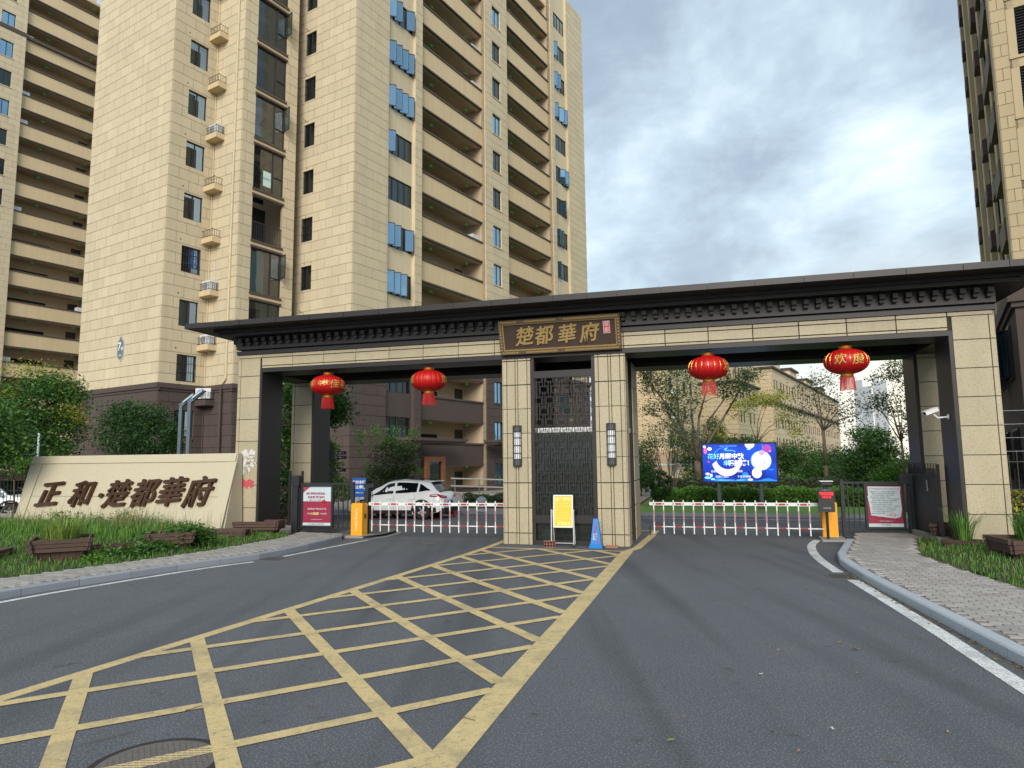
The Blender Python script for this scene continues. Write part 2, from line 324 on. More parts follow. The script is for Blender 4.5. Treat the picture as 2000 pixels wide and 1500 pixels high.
class Clad:
    """collects rectangular panels of one thing; the largest in view become parts, the rest one stuff part"""
    def __init__(s, parent, name, limit=300): s.parent = parent; s.name = name; s.limit = limit; s.items = []
    def add(s, F, x0, x1, z0, z1, bw, bh, gap, t, M, ops=(), z_off=0.0, out=0.0, shift=0.5, prio=0.0):
        k = math.floor((z0-z_off)/bh)
        while z_off+k*bh < z1-1e-4:
            za, zb = max(z0, z_off+k*bh), min(z1, z_off+(k+1)*bh); off = (k % 2)*bw*shift; j = math.floor((x0-off)/bw)-1
            while off+j*bw < x1:
                xa, xb = max(x0, off+j*bw), min(x1, off+(j+1)*bw); j += 1
                if xb-xa < .06 or zb-za < .06: continue
                rs = [(xa+gap/2, xb-gap/2, za+gap/2, zb-gap/2)]
                for o in ops:
                    nr = []
                    for r in rs:
                        if r[1] <= o[0] or r[0] >= o[1] or r[3] <= o[2] or r[2] >= o[3]: nr.append(r); continue
                        if r[0] < o[0]: nr.append((r[0], o[0], r[2], r[3]))
                        if r[1] > o[1]: nr.append((o[1], r[1], r[2], r[3]))
                        xa2, xb2 = max(r[0], o[0]), min(r[1], o[1])
                        if r[2] < o[2]: nr.append((xa2, xb2, r[2], o[2]))
                        if r[3] > o[3]: nr.append((xa2, xb2, o[3], r[3]))
                    rs = nr
                for r in rs:
                    if r[1]-r[0] > .05 and r[3]-r[2] > .05: s.items.append((F, *r, t, M, out, prio+(r[2])*0.6-(r[1]-r[0])*(r[3]-r[2])*3))
            k += 1
    def finish(s):
        s.items.sort(key=lambda i: i[8]); groups = {}
        for n, (F, xa, xb, za, zb, t, M, out, _) in enumerate(s.items):
            if n < s.limit:
                w, h = round(xb-xa, 2), round(zb-za, 2)
                put(s.name, panel_mesh(w, h, t, M), s.parent, F.p(xa, out, za), F.a)
            else:
                mb = groups.setdefault(M.name, (MB(), M))[0]
                P = F.p; i = out+t
                vs = [P(xa, out, za), P(xb, out, za), P(xb, out, zb), P(xa, out, zb), P(xa, i, za), P(xb, i, za), P(xb, i, zb), P(xa, i, zb)]
                mb.add(vs, [(4, 5, 6, 7), (0, 1, 5, 4), (1, 2, 6, 5), (2, 3, 7, 6), (3, 0, 4, 7)])
        if groups:
            mb = MB(); mats = []
            for mi, (b, M) in enumerate(groups.values()): mb.add(b.v, b.f, mi); mats.append(M)
            mb.build(s.name+'_field', mats, s.parent, kind='stuff')

WC = {}
def window(parent, F, x0, x1, z0, z1, out, style='plain', cols=2, glass=None, fw=.05):
    """frame + panes as children, optional bars / curtains / open sashes"""
    w, h = round(x1-x0, 2), round(z1-z0, 2); glass = glass or GLASS; key = (w, h, style, cols, glass.name)
    if key not in WC:
        fr = MB(); pn = MB(); ex = []
        fr.box(0, w, -.04, .03, 0, fw); fr.box(0, w, -.04, .03, h-fw, h); fr.box(0, fw, -.04, .03, fw, h-fw); fr.box(w-fw, w, -.04, .03, fw, h-fw)
        if style == 'bay':      # one big light, narrow casement with transom
            s = w*.66; fr.box(s-.03, s+.03, -.05, .03, fw, h-fw); fr.box(s+.03, w-fw, -.05, .03, h*.42, h*.42+.05)
            pn.quad((fw, 0, fw), (s-.03, 0, fw), (s-.03, 0, h-fw), (fw, 0, h-fw)); pn.quad((s+.03, 0.004, fw), (w-fw, 0.004, fw), (w-fw, 0.004, h*.42), (s+.03, 0.004, h*.42)); pn.quad((s+.03, 0, h*.42+.05), (w-fw, 0, h*.42+.05), (w-fw, 0, h-fw), (s+.03, 0, h-fw))
        else:
            for i in range(cols):
                a = fw+(w-2*fw)*i/cols; b = fw+(w-2*fw)*(i+1)/cols
                if i: fr.box(a-.025, a+.025, -.045, .03, fw, h-fw)
                pn.quad((a+.02, .004*i, fw), (b-.02, .004*i, fw), (b-.02, .004*i, h-fw), (a+.02, .004*i, h-fw))
        bars = None
        if style == 'bars':
            bars = MB(); n = max(4, int(w/.13))
            for i in range(n+1): bars.box(.0+(w-.02)*i/n, .02+(w-.02)*i/n, -.13, -.11, .0, h)
            for j in range(4): bars.box(0, w, -.135, -.105, h*j/3-.0+(-.03 if j == 3 else 0), h*j/3+(.03 if j < 3 else 0))
        cur = None
        if style == 'curtain':
            cur = MB(); n = 14; x_a, x_b = w*.08, w*.5
            for i in range(n):
                a = x_a+(x_b-x_a)*i/n; b = x_a+(x_b-x_a)*(i+1)/n; ya, yb = .12+.03*(i % 2), .12+.03*((i+1) % 2)
                cur.quad((a, ya, .05), (b, yb, .05), (b, yb, h-.08), (a, ya, h-.08))
        WC[key] = (fr.mesh('window', FRAME), pn.mesh('pane', glass), bars.mesh('bars', FRAME) if bars else None, cur.mesh('curtain', mat('curtain', (.45, .55, .58), .8)) if cur else None)
    a, b, c, d = WC[key]; o = put('window', a, parent, F.p(x0, out, z0), F.a); put('pane', b, o, (0, 0, 0))
    if c: put('security_bars', c, o, (0, 0, 0))
    if d: put('curtain', d, o, (0, 0, 0))
    return o
SC = {}
def sash(win, x, w, h, ang, z=.05, hinge=0, glass=None, y=-.05):
    key = (round(w, 2), round(h, 2), (glass or GLASSB).name)
    if key not in SC:
        f = MB(); t = .045
        f.box(0, w, -.02, .02, 0, t, 0); f.box(0, w, -.02, .02, h-t, h, 0); f.box(0, t, -.02, .02, t, h-t, 0); f.box(w-t, w, -.02, .02, t, h-t, 0)
        f.quad((t, 0, t), (w-t, 0, t), (w-t, 0, h-t), (t, 0, h-t), 1)
        SC[key] = f.mesh('sash', [FRAME, glass or GLASSB])
    put('sash', SC[key], win, (x, y, z), ang)

# leaves: many small faces gathered in clumps inside ellipsoids
def leaves(name, blobs, n, size, M, parent, clump=.3, per=45, flat=.35, kind=None, seed=0, aspect=1.7, shell=.45):
    rg = np.random.default_rng(seed+11); V = []; tot = sum(b[6] if len(b) > 6 else 1 for b in blobs)
    for b in blobs:
        cx, cy, cz, rx, ry, rz = b[:6]; k = int(n*(b[6] if len(b) > 6 else 1)/tot); nc = max(3, k//per)
        d = rg.normal(size=(nc, 3)); d /= np.linalg.norm(d, axis=1)[:, None]; rad = shell+(1-shell)*rg.random(nc)**.6; cc = d*rad[:, None]
        idx = rg.integers(0, nc, k); p = cc[idx]*np.array([rx, ry, rz])+rg.normal(size=(k, 3))*clump*np.array([1, 1, .7])+np.array([cx, cy, cz]); V.append(p)
    P = np.concatenate(V); k = len(P)
    nrm = rg.normal(size=(k, 3)); nrm[:, 2] = np.abs(nrm[:, 2])+flat; nrm /= np.linalg.norm(nrm, axis=1)[:, None]
    t = np.cross(nrm, rg.normal(size=(k, 3))); t /= np.linalg.norm(t, axis=1)[:, None]+1e-9; b2 = np.cross(nrm, t)
    s = size*(.6+.8*rg.random(k))[:, None]
    vs = np.stack([P-t*s*aspect*.5, P+b2*s*.42-nrm*s*.12, P+t*s*aspect*.5, P-b2*s*.42-nrm*s*.12], 1).reshape(-1, 3)
    me = bpy.data.meshes.new(name); me.vertices.add(len(vs)); me.vertices.foreach_set('co', vs.ravel()); me.loops.add(k*4); me.loops.foreach_set('vertex_index', np.arange(k*4)); me.polygons.add(k); me.polygons.foreach_set('loop_start', np.arange(k)*4); me.polygons.foreach_set('loop_total', np.full(k, 4))
    me.materials.append(M); me.update(calc_edges=True)
    o = bpy.data.objects.new(name, me); link(o, parent)
    if kind: o['kind'] = kind
    return o
def branches(mb, base, tips, r0, seed=0, fork=.35, n=6, wob=.12):
    rg = random.Random(seed); base = Vector(base)
    for t in tips:
        t = Vector(t); mid = base.lerp(t, fork+.1*rg.random()); mid.z += (t-base).length*.10; mid += Vector((rg.uniform(-1, 1), rg.uniform(-1, 1), 0))*(t-base).length*wob
        mb.tube(base, mid, r0*.42, r0*.24, n); mb.tube(mid, t, r0*.24, r0*.07, n)
        for _ in range(3):
            q = mid.lerp(t, .3+.6*rg.random()); e2 = q+Vector((rg.uniform(-1, 1), rg.uniform(-1, 1), rg.uniform(0, 1)))*(t-base).length*.2; mb.tube(q, e2, r0*.11, r0*.04, 4)
def tree(name, label, cat, base, trunk_h, r, blobs, nl, size, M, seed=0, clump=.3, extra=(), group=None, per=45, stems=1, shell=.45, bare=None):
    base = Vector(base); root = empty(name, base, 0, label, cat, group)
    rb = [tuple(Vector(b[:3])-base)+tuple(b[3:]) for b in blobs]
    mb = MB(); top = Vector((0, 0, trunk_h)); rg = random.Random(seed)
    if stems == 1:
        mb.tube((0, 0, -.1), top*.5+Vector((.04, .02, 0)), r*1.15, r*.9, 9); mb.tube(top*.5+Vector((.04, .02, 0)), top, r*.9, r*.7, 9)
        tips = []
        for b in rb:
            for _ in range(4 if len(rb) < 5 else 1): tips.append((b[0]+rg.uniform(-.7, .7)*b[3], b[1]+rg.uniform(-.7, .7)*b[4], b[2]+rg.uniform(-.3, .8)*b[5]))
        branches(mb, top, tips, r, seed)
    else:
        for i in range(stems):
            b = rb[i % len(rb)]; tip = Vector((b[0]+rg.uniform(-.6, .6)*b[3], b[1]+rg.uniform(-.6, .6)*b[4], b[2]+rg.uniform(-.2, .7)*b[5]))
            s0 = Vector((rg.uniform(-.12, .12), rg.uniform(-.12, .12), 0)); mid = s0.lerp(tip, .5)+Vector((rg.uniform(-.2, .2), rg.uniform(-.2, .2), .2)); mb.tube(s0, mid, r, r*.6, 6); mb.tube(mid, tip, r*.6, r*.15, 6)
            for _ in range(4):
                q = mid.lerp(tip, rg.random()); mb.tube(q, q+Vector((rg.uniform(-1, 1), rg.uniform(-1, 1), rg.uniform(.2, 1)))*.5, r*.25, r*.08, 4)
    mb.build('trunk', BARK, root, smooth=True)
    leaves('crown', rb, nl, size, M, root, clump, per, seed=seed, shell=shell)
    for (nm, bl, k, sz, M2) in extra: leaves(nm, [tuple(Vector(b[:3])-base)+tuple(b[3:]) for b in bl], k, sz, M2, root, clump*.8, 25, seed=seed+5)
    return root
def pblob(px, py, D, rpx, rpy, depth=None, w=1.0):     # a crown lobe of the size it has at distance D
    c = at(px, py, D); k = D/FPX; return (c.x, c.y, c.z, rpx*k, (depth if depth else rpx*k), rpy*k, w)

# ================================================================== GROUND
mb = MB(); mb.quad((-900, -300, -.06), (900, -300, -.06), (900, 1500, -.06), (-900, 1500, -.06)); mb.build('ground', mat('ground_earth', (0.10, 0.10, 0.075), .95, var=.2, vscale=.05), kind='structure')
def upoly(pts, z): return [tuple(g(u, v, z)) for u, v in pts]
def sheet(name, pts, z, M, kind='structure', parent=None):
    mb = MB(); mb.add(upoly(pts, z), [tuple(range(len(pts)))]); return mb.build(name, M, parent, kind=kind)
sheet('road', [(-40, -45), (45, -45), (45, 9.95), (-40, 9.95)], 0, ASPH)
def ribbon(mb, pts, w, z, closed=False, side=0):
    P = [Vector((a, b)) for a, b in pts]; L = []; Rr = []
    for i, p in enumerate(P):
        d = (P[min(i+1, len(P)-1)]-P[max(i-1, 0)]).normalized(); n = Vector((-d.y, d.x)); L.append(p+n*w*(.5+side)); Rr.append(p-n*w*(.5-side))
    vs = [tuple(g(q.x, q.y, z)) for q in L+Rr]; n = len(P); mb.add(vs, [(n+i, n+i+1, i+1, i) for i in range(n-1)])
def smooth_pts(pts, k=5):
    out = []
    for i in range(len(pts)-1):
        p0 = pts[max(i-1, 0)]; p1 = pts[i]; p2 = pts[i+1]; p3 = pts[min(i+2, len(pts)-1)]
        for j in range(k):
            t = j/k; out.append(tuple(.5*((2*p1[c])+(-p0[c]+p2[c])*t+(2*p0[c]-5*p1[c]+4*p2[c]-p3[c])*t*t+(-p0[c]+3*p1[c]-3*p2[c]+p3[c])*t**3) for c in (0, 1)))
    out.append(pts[-1]); return out
# yellow box junction, clipped hatch lines; borders almost parallel to the gate axes
def lb(v): return -0.30 + min(0, (v+1.0))*0.085         # left border (outer) as a function of v
RB = 3.36
yb = MB()
ribbon(yb, [(lb(v)+.09, v) for v in (1.1, -.4, -1.79, -5.2, -8.16, -9.8, -11.3, -14.5)], .17, .004)
ribbon(yb, [(3.24, v) for v in (-.75, -3.4, -6, -9, -14.5)], .27, .004)
ribbon(yb, [(3.24, -.75), (3.40, -.2), (3.52, 2.4), (3.55, 4.1)], .20, .004)
ribbon(yb, [(3.5, 4.02), (3.0, 4.06)], .14, .0045)
ribbon(yb, [(lb(-.5)+.1, -.72), (3.2, -.83)], .13, .0052)
def clip_diag(c, s):   # v = c + s*u between borders and v < -0.8
    us = []
    for i in range(401):
        u = -2+6*i/400; v = c+s*u
        if lb(v)+.12 < u < 3.14 and -14.5 < v < -.8: us.append(u)
    return ((us[0], c+s*us[0]), (us[-1], c+s*us[-1])) if len(us) > 2 else None
for i, c0 in enumerate((-15.5, -14.1, -12.65, -11.05, -9.2, -7.45, -5.86, -4.32, -2.82, -1.52, .35, 1.75)):
    q = clip_diag(c0+0.05, -1.06)
    if q: ribbon(yb, list(q), .165, .006+.0001*i)
for i in range(12):
    q = clip_diag(-14.6+1.55*i-1.3, 1.09)
    if q: ribbon(yb, list(q), .145, .0078+.0001*i)
tag(yb.build('box_junction_marking', YEL, kind='structure'))
wl = MB()
def lband(pts, w): ribbon(wl, smooth_pts(pts), w, .005)
lband([(-5.9, -13.5), (-5.62, -8.88), (-5.38, -7.3), (-4.9, -5.2), (-4.47, -4.15)], .13); lband([(-4.33, -3.24), (-4.16, -1.4), (-4.0, .25)], .12)
lband([(7.80, 2.4), (7.50, 1.2), (7.34, -.27), (7.32, -1.7), (7.385, -3.08)], .19); lband([(7.485, -3.9), (7.63, -5.95), (7.74, -7.6), (7.80, -8.95), (7.85, -9.9), (8.05, -13.5)], .20)
lband([(2.6, 8.75), (12, 8.68), (30, 8.5)], .10); lband([(-14, 9.1), (-8, 9.0), (-4.5, 8.9)], .10)
wl.build('edge_line_marking', WHT, kind='structure')

def point_in(poly, x, y):
    c = False; n = len(poly)
    for i in range(n):
        x1, y1 = poly[i]; x2, y2 = poly[(i+1) % n]
        if (y1 > y) != (y2 > y) and x < (x2-x1)*(y-y1)/(y2-y1)+x1: c = not c
    return c
def resample(pts, step):
    out = [pts[0]]; need = step
    for a, b in zip(pts[:-1], pts[1:]):
        a = Vector(a); b = Vector(b); L = (b-a).length; t = need
        while t <= L: out.append(tuple(a.lerp(b, t/L))); t += step
        need = t-L
    out.append(pts[-1]); return out
def kerb(line, M, w=.13, h=.13, label=None, step=.95):
    root = empty('kerb', g(line[0][0], line[0][1]), 0, kind='structure'); inv = -Vector(root.location)
    P = resample(line, step)
    for a, b in zip(P[:-1], P[1:]):
        a = Vector(a); b = Vector(b)
        if (b-a).length < .1: continue
        d = (b-a).normalized(); n = Vector((-d.y, d.x)); a2 = a+d*.005; b2 = b-d*.005; mbk = MB(); c = .02
        prof = [(0, -.05), (0, h-c), (c, h), (w, h), (w, -.05)]
        vs = [tuple(g((q+n*o).x, (q+n*o).y, z)+inv) for q in (a2, b2) for o, z in prof]; k = len(prof)
        mbk.add(vs, [(i, i+1, k+i+1, k+i) for i in range(k-1)]+[tuple(range(k)), tuple(range(2*k-1, k-1, -1))]); mbk.build('kerb_stone', M, root)
    return root
KR = [(8.62, -14.5), (8.12, -9.2), (7.99, -7.83), (7.85, -6.28), (7.73, -5.1), (7.61, -3.5), (7.58, -1.6), (8.36, 1.65)]
kr = smooth_pts(KR[:7], 6)+[(8.36, 1.65)]
kerb(list(reversed(kr)), KERB, .17)
KL = [(-6.2, -14), (-5.95, -9.3), (-5.72, -7.6), (-5.12, -5.1), (-4.62, -3.9), (-4.56, -1.9), (-4.72, .1), (-5.0, .55)]
kerb(smooth_pts(KL, 5), KERBD, .15, .13)
# flush concrete edging round the barrier islands
fl = MB(); ribbon(fl, smooth_pts([(-4.02, .2), (-3.86, 1.2), (-4.0, 2.2), (-4.7, 3.1), (-5.6, 3.55)]), .13, .012)
ribbon(fl, smooth_pts([(7.9, 2.25), (8.2, 2.45), (8.5, 2.5)]), .14, .012); fl.build('concrete_edging', mat('concrete', (.28, .27, .25), .9, var=.1, vscale=3, fine=.1), kind='structure')
isl = MB(); isl.prism([tuple(g(u, v).xy) for u, v in [(-4.95, .55), (-4.38, .62), (-4.32, 1.25), (-4.95, 1.2)]], 0, .06); isl.prism([tuple(g(u, v).xy) for u, v in [(7.86, 2.0), (8.46, 2.1), (8.5, 3.1), (7.9, 3.0)]], 0, .05)
isl.build('concrete_plinth', MATS['concrete'], kind='structure')

def pavement(poly, bw, bh, ang, nmax, base_z=.118, top=.130):
    mbp = MB(); mbp.add([tuple(g(u, v, base_z)) for u, v in poly], [tuple(range(len(poly)))])
    us = [p[0] for p in poly]; vs = [p[1] for p in poly]; base = mbp.build('pavement', PJ, kind='structure')
    me = MB(); gap = .007; c = .005; w, h = bw-gap, bh-gap
    me.add([(0, 0, -.02), (w, 0, -.02), (w, h, -.02), (0, h, -.02), (c, c, 0), (w-c, c, 0), (w-c, h-c, 0), (c, h-c, 0)], [(4, 5, 6, 7), (0, 1, 5, 4), (1, 2, 6, 5), (2, 3, 7, 6), (3, 0, 4, 7)])
    bm_ = me.mesh('paving_brick', PAVER); items = []; cu, cv = (min(us)+max(us))/2, (min(vs)+max(vs))/2; ca, sa = math.cos(ang), math.sin(ang); ext = max(max(us)-min(us), max(vs)-min(vs))
    nj = int(ext/bh)+2; ni = int(ext/bw)+2
    for j in range(-nj, nj):
        for i in range(-ni, ni):
            x = (i+(.5 if j % 2 else 0))*bw; y = j*bh; ok = True
            for dx, dy in ((.03, .03), (bw-.03, .03), (bw-.03, bh-.03), (.03, bh-.03)):
                if not point_in(poly, cu+(x+dx)*ca-(y+dy)*sa, cv+(x+dx)*sa+(y+dy)*ca): ok = False; break
            if not ok: continue
            u = cu+x*ca-y*sa; v = cv+x*sa+y*ca; p = g(u, v, top+RNG.uniform(-.0025, .0025)); items.append((p.xy.length, p))
    items.sort(key=lambda q: q[0]); rest = MB(); cc = math.cos(GY+ang); ss = math.sin(GY+ang)
    for k, (_, p) in enumerate(items):
        if k < nmax: put('paving_brick', bm_, base, p, GY+ang)
        else: rest.add([(p.x+x*cc-y*ss, p.y+x*ss+y*cc, p.z+z) for x, y, z in me.v], me.f)
    if rest.v: rest.build('paving_brick_field', PAVER, base, kind='stuff')
    return base
GR = [(10.6, -14.5), (10.0, -8), (9.66, -4.9), (9.41, -3.1), (9.27, -1.1), (9.97, 1.9), (10.4, 2.2), (10.42, 3.3), (9.31, 3.62), (8.84, 3.2)]
pavement([(u+.17, v) for u, v in KR]+list(reversed(GR)), .24, .12, R(-4), 300)
sheet('pavement_base', [(-7.45, 3.7), (-4.9, 3.4), (-4.2, 2.6), (-4.05, 1.3), (-4.35, .6), (-4.9, .6), (-5.0, -.5), (-7.45, -.5)], .055, mat('worn_paving', (.15, .14, .13), .9, var=.15, vscale=1.5, fine=.1))
pavement([(-6.35, -14), (-6.1, -9.3), (-5.87, -7.6), (-5.27, -5.1), (-4.77, -3.9), (-4.70, -1.9), (-4.86, .1), (-5.0, .6), (-6.6, .75), (-6.12, -.47), (-6.22, -3.6), (-6.71, -5.9), (-7.19, -7.64), (-7.8, -10), (-8.6, -14)], .24, .12, R(4), 120)
# inner paving beyond the cross road on the left, lawn on the right
pv = MB(); pv.prism([tuple(g(u, v).xy) for u, v in [(-40, 10.1), (1.9, 10.1), (1.9, 60), (-40, 60)]], -.05, .10); pv.build('inner_pavement', mat('inner_paving', (.27, .235, .21), .9, var=.12, vscale=.8, fine=.1), kind='structure')
lw = MB(); lw.prism([tuple(g(u, v).xy) for u, v in [(2.1, 10.1), (60, 10.1), (60, 90), (2.1, 90)]], -.05, .09); lw.build('lawn', LAWN, kind='structure')
kerb([(40, 9.95), (2.0, 9.95)], KERBD, .14, .12, step=1.6); kerb([(1.9, 9.95), (-16, 9.95)], KERBD, .14, .12, step=1.6)
# planted banks on both sides of the entrance (slightly raised soil)
def bank(poly, zf, name='grass_bank'):
    us = [p[0] for p in poly]; vs = [p[1] for p in poly]; mb = MB(); st = .35
    nu = int((max(us)-min(us))/st)+1; nv = int((max(vs)-min(vs))/st)+1; idx = {}
    for i in range(nu+1):
        for j in range(nv+1):
            u = min(us)+i*st; v = min(vs)+j*st; idx[(i, j)] = len(mb.v); mb.v.append(tuple(g(u, v, zf(u, v))))
    for i in range(nu):
        for j in range(nv):
            if point_in(poly, min(us)+(i+.5)*st, min(vs)+(j+.5)*st): mb.f.append((idx[(i, j)], idx[(i+1, j)], idx[(i+1, j+1)], idx[(i, j+1)])); mb.m.append(0)
    return mb.build(name, SOIL, kind='structure', smooth=True)
LEDGE = [(-8.6, -14), (-7.8, -10), (-7.19, -7.64), (-6.71, -5.9), (-6.22, -3.6), (-6.12, -.47), (-6.6, .3)]
def edge_u(v):
    for (u0, v0), (u1, v1) in zip(LEDGE[:-1], LEDGE[1:]):
        if v0 <= v <= v1: return u0+(u1-u0)*(v-v0)/(v1-v0)
    return LEDGE[0][0] if v < LEDGE[0][1] else LEDGE[-1][0]
def zL(u, v): return .10+min(.30, max(0, (edge_u(v)-u))*.085)
LBANK = LEDGE+[(-7.6, .6), (-40, .6), (-40, -14)]
bank(LBANK, zL)
GRE = [(10.6, -14.5), (10.0, -8), (9.66, -4.9), (9.41, -3.1), (9.27, -1.1), (9.97, 1.9)]
def edge_r(v):
    for (u0, v0), (u1, v1) in zip(GRE[:-1], GRE[1:]):
        if v0 <= v <= v1: return u0+(u1-u0)*(v-v0)/(v1-v0)
    return 10.1
def zR(u, v): return .10+min(.40, max(0, (u-edge_r(v)))*.16)
RBANK = GRE+[(10.45, 2.2), (10.45, 3.9), (30, 3.9), (30, -14.5)]
bank(RBANK, zR)
def grass(name, poly, zf, n, hmin, hmax, M, seed, label, dens=None, wid=.006, kind='stuff', lean=.4):
    rg = np.random.default_rng(seed); us = [p[0] for p in poly]; vs = [p[1] for p in poly]; pts = []
    while len(pts) < n:
        u = rg.uniform(min(us), max(us)); v = rg.uniform(min(vs), max(vs))
        if point_in(poly, u, v) and (dens is None or rg.random() < dens(u, v)): pts.append((u, v))
    B = np.array([tuple(g(u, v, zf(u, v))) for u, v in pts]); k = len(B); d2 = np.hypot(B[:, 0], B[:, 1])
    h = (hmin+(hmax-hmin)*rg.random(k)**1.6); a = rg.uniform(0, 2*math.pi, k); ln = lean*h*rg.random(k); dx, dy = np.cos(a), np.sin(a)
    wv = wid*(.7+.8*rg.random(k)); b2 = rg.uniform(0, 2*math.pi, k); sx, sy = np.cos(b2)*wv, np.sin(b2)*wv
    p0 = B+np.stack([sx, sy, 0*sx-.02], 1); p1 = B-np.stack([sx, sy, 0*sx+.02], 1); mid = B+np.stack([dx*ln*.35, dy*ln*.35, h*.6], 1)
    m0 = mid+np.stack([sx, sy, 0*sx], 1)*.8; m1 = mid-np.stack([sx, sy, 0*sx], 1)*.8; tp = B+np.stack([dx*ln, dy*ln, h], 1)
    vs_ = np.stack([p0, p1, m1, m0, tp], 1).reshape(-1, 3); i = np.arange(k)*5
    li = np.stack([i, i+1, i+2, i+3, i+3, i+2, i+4], 1).ravel(); ls = np.stack([np.arange(k)*7, np.arange(k)*7+4], 1).ravel(); lt = np.tile([4, 3], k)
    me = bpy.data.meshes.new(name); me.vertices.add(len(vs_)); me.vertices.foreach_set('co', vs_.ravel()); me.loops.add(len(li)); me.loops.foreach_set('vertex_index', li); me.polygons.add(len(ls)); me.polygons.foreach_set('loop_start', ls); me.polygons.foreach_set('loop_total', lt)
    me.materials.append(M); me.update(calc_edges=True); o = bpy.data.objects.new(name, me); link(o); tag(o, label, 'grass', None, kind); return o
near = lambda u, v: 1.0 if u > -16 else .3
grass('grass', [(-8.6, -13), (-7.8, -10), (-7.19, -7.64), (-6.71, -5.9), (-6.22, -3.6), (-6.12, -.47), (-6.6, .3), (-7.4, .4), (-22, .4), (-22, -13)], zL, 95000, .02, .12, GRASS, 1, 'short green grass growing round the planters below the entrance sign wall', near)
grass('tall_grass', [(-8.2, -.9), (-8.3, -3.6), (-18, -4.2), (-18, -.9)], zL, 8000, .12, .34, GRASS, 2, 'taller green grass in front of the entrance sign wall', wid=.007)
grass('grass_seed_stalks', [(-7.6, -.9), (-8.4, -2.8), (-15.5, -2.8), (-15.5, -.9)], zL, 500, .35, .75, GRASSD, 3, 'thin straw coloured seed stalks standing against the sign wall', wid=.0045, lean=.5)
grass('grass', [(10.6, -13.5), (10.0, -8), (9.66, -4.9), (9.41, -3.1), (9.27, -1.1), (9.97, 1.9), (10.45, 2.2), (10.45, 2.6), (18, 2.6), (18, -13.5)], zR, 60000, .03, .13, GRASS, 4, 'bright green grass verge beside the brick pavement on the right')
grass('dry_grass', [(-8.6, -13), (-7.8, -10), (-7.19, -7.64), (-6.71, -5.9), (-6.22, -3.6), (-6.12, -.47), (-16, -.5), (-16, -13)], zL, 2200, .04, .20, GRASSD, 6, 'dry straw coloured blades scattered through the left bank grass')
grass('dry_grass', [(10.6, -13.5), (10.0, -8), (9.66, -4.9), (9.41, -3.1), (9.27, -1.1), (9.97, 1.9), (16, 2.2), (16, -13.5)], zR, 2000, .04, .2, GRASSD, 7, 'dry straw coloured blades scattered through the right verge grass')
def clover(name, blobs, n, label, M=LEAF_M, size=.05, seed=3): 
    o = leaves(name, blobs, n, size, M, None, .12, 30, .9, 'stuff', seed); return tag(o, label, 'ground cover')

# small things lying on the asphalt
def leaf_litter(px, py, size, M, label, seed):
    c = at(px, py, 1); d = ray(px, py); t = -H/d.z; p = Vector((d.x*t, d.y*t, .008)); mb = MB(); rg = random.Random(seed); n = 7; pts = []
    for i in range(n):
        a = 2*math.pi*i/n; rr = size*(.55+.5*rg.random())*(1.6 if i in (0, 3) else .8); pts.append((rr*math.cos(a), rr*.6*math.sin(a), .004+.014*rg.random()))
    mb.add([(0, 0, .004)]+pts, [(0, i+1, (i+1) % n+1) for i in range(n)]); tag(mb.build('fallen_leaf', M, loc=p, rz=rg.uniform(0, 6)), label, 'leaf', 'leaves lying on the asphalt')
LBR = mat('dry_leaf', (.33, .22, .11), .8, objvar=.3); LPALE = mat('pale_leaf', (.6, .57, .48), .8); LGRN = mat('fallen_green_leaf', (.14, .2, .04), .7)
for i, (x, y, s, M_, lb_) in enumerate([(1310, 1449, .035, LGRN, 'green torn leaf lying on the asphalt nearest the camera'), (1336, 1403, .02, LBR, 'small tan leaf on the asphalt above the green leaf'), (1121, 1335, .022, LBR, 'tan leaf just right of the yellow border line'), (1486, 1319, .03, LPALE, 'pale curled leaf on the open asphalt, centre right'),
    (1674, 1316, .028, LBR, 'brown curled leaf on the asphalt right of the pale one'), (1672, 1270, .05, LBR, 'long brown leaf strip near the white edge line'), (1640, 1257, .03, LBR, 'short brown leaf strip just above the long strip'), (1841, 1266, .03, LBR, 'orange brown leaf close to the right edge line'), (1520, 1272, .025, LBR, 'single tan leaf left of the long strip'),
    (1852, 1433, .03, LBR, 'tan leaf near the lower right of the road'), (1625, 1426, .022, LPALE, 'small white petal on the lower right asphalt'), (1508, 1434, .025, mat('dark_leaf', (.03, .03, .02)), 'dark leaf on the asphalt at the bottom'), (1560, 1471, .03, LBR, 'long tan leaf at the bottom edge of the road'), (1453, 1182, .02, LBR, 'small tan leaf far out in the right lane')]):
    leaf_litter(x, y, s, M_, lb_, i)
mb = MB(); rg = random.Random(5)
for i in range(420):   # leaf debris gathered against the right kerb
    t = rg.random()**.8; v = -2.6-t*9.5; u = 7.60+max(0, -3.5-v)*.092-.02-abs(rg.gauss(0, .055)); p = g(u-.01, v, .006); s = rg.uniform(.012, .03); a = rg.uniform(0, 6.28); h = rg.uniform(.002, .02)
    mb.add([(p.x+s*math.cos(a), p.y+s*math.sin(a), p.z), (p.x+s*.5*math.cos(a+1.6), p.y+s*.5*math.sin(a+1.6), p.z+h), (p.x-s*math.cos(a), p.y-s*math.sin(a), p.z+h*.5), (p.x+s*.5*math.cos(a-1.6), p.y+s*.5*math.sin(a-1.6), p.z)], [(0, 1, 2, 3)])
tag(mb.build('leaf_litter', mat('litter', (.24, .15, .07), .9, island=.4, col2=(.12, .08, .045)), kind='stuff'), 'dry brown leaf litter gathered along the right kerb', 'leaf litter')
mb = MB()
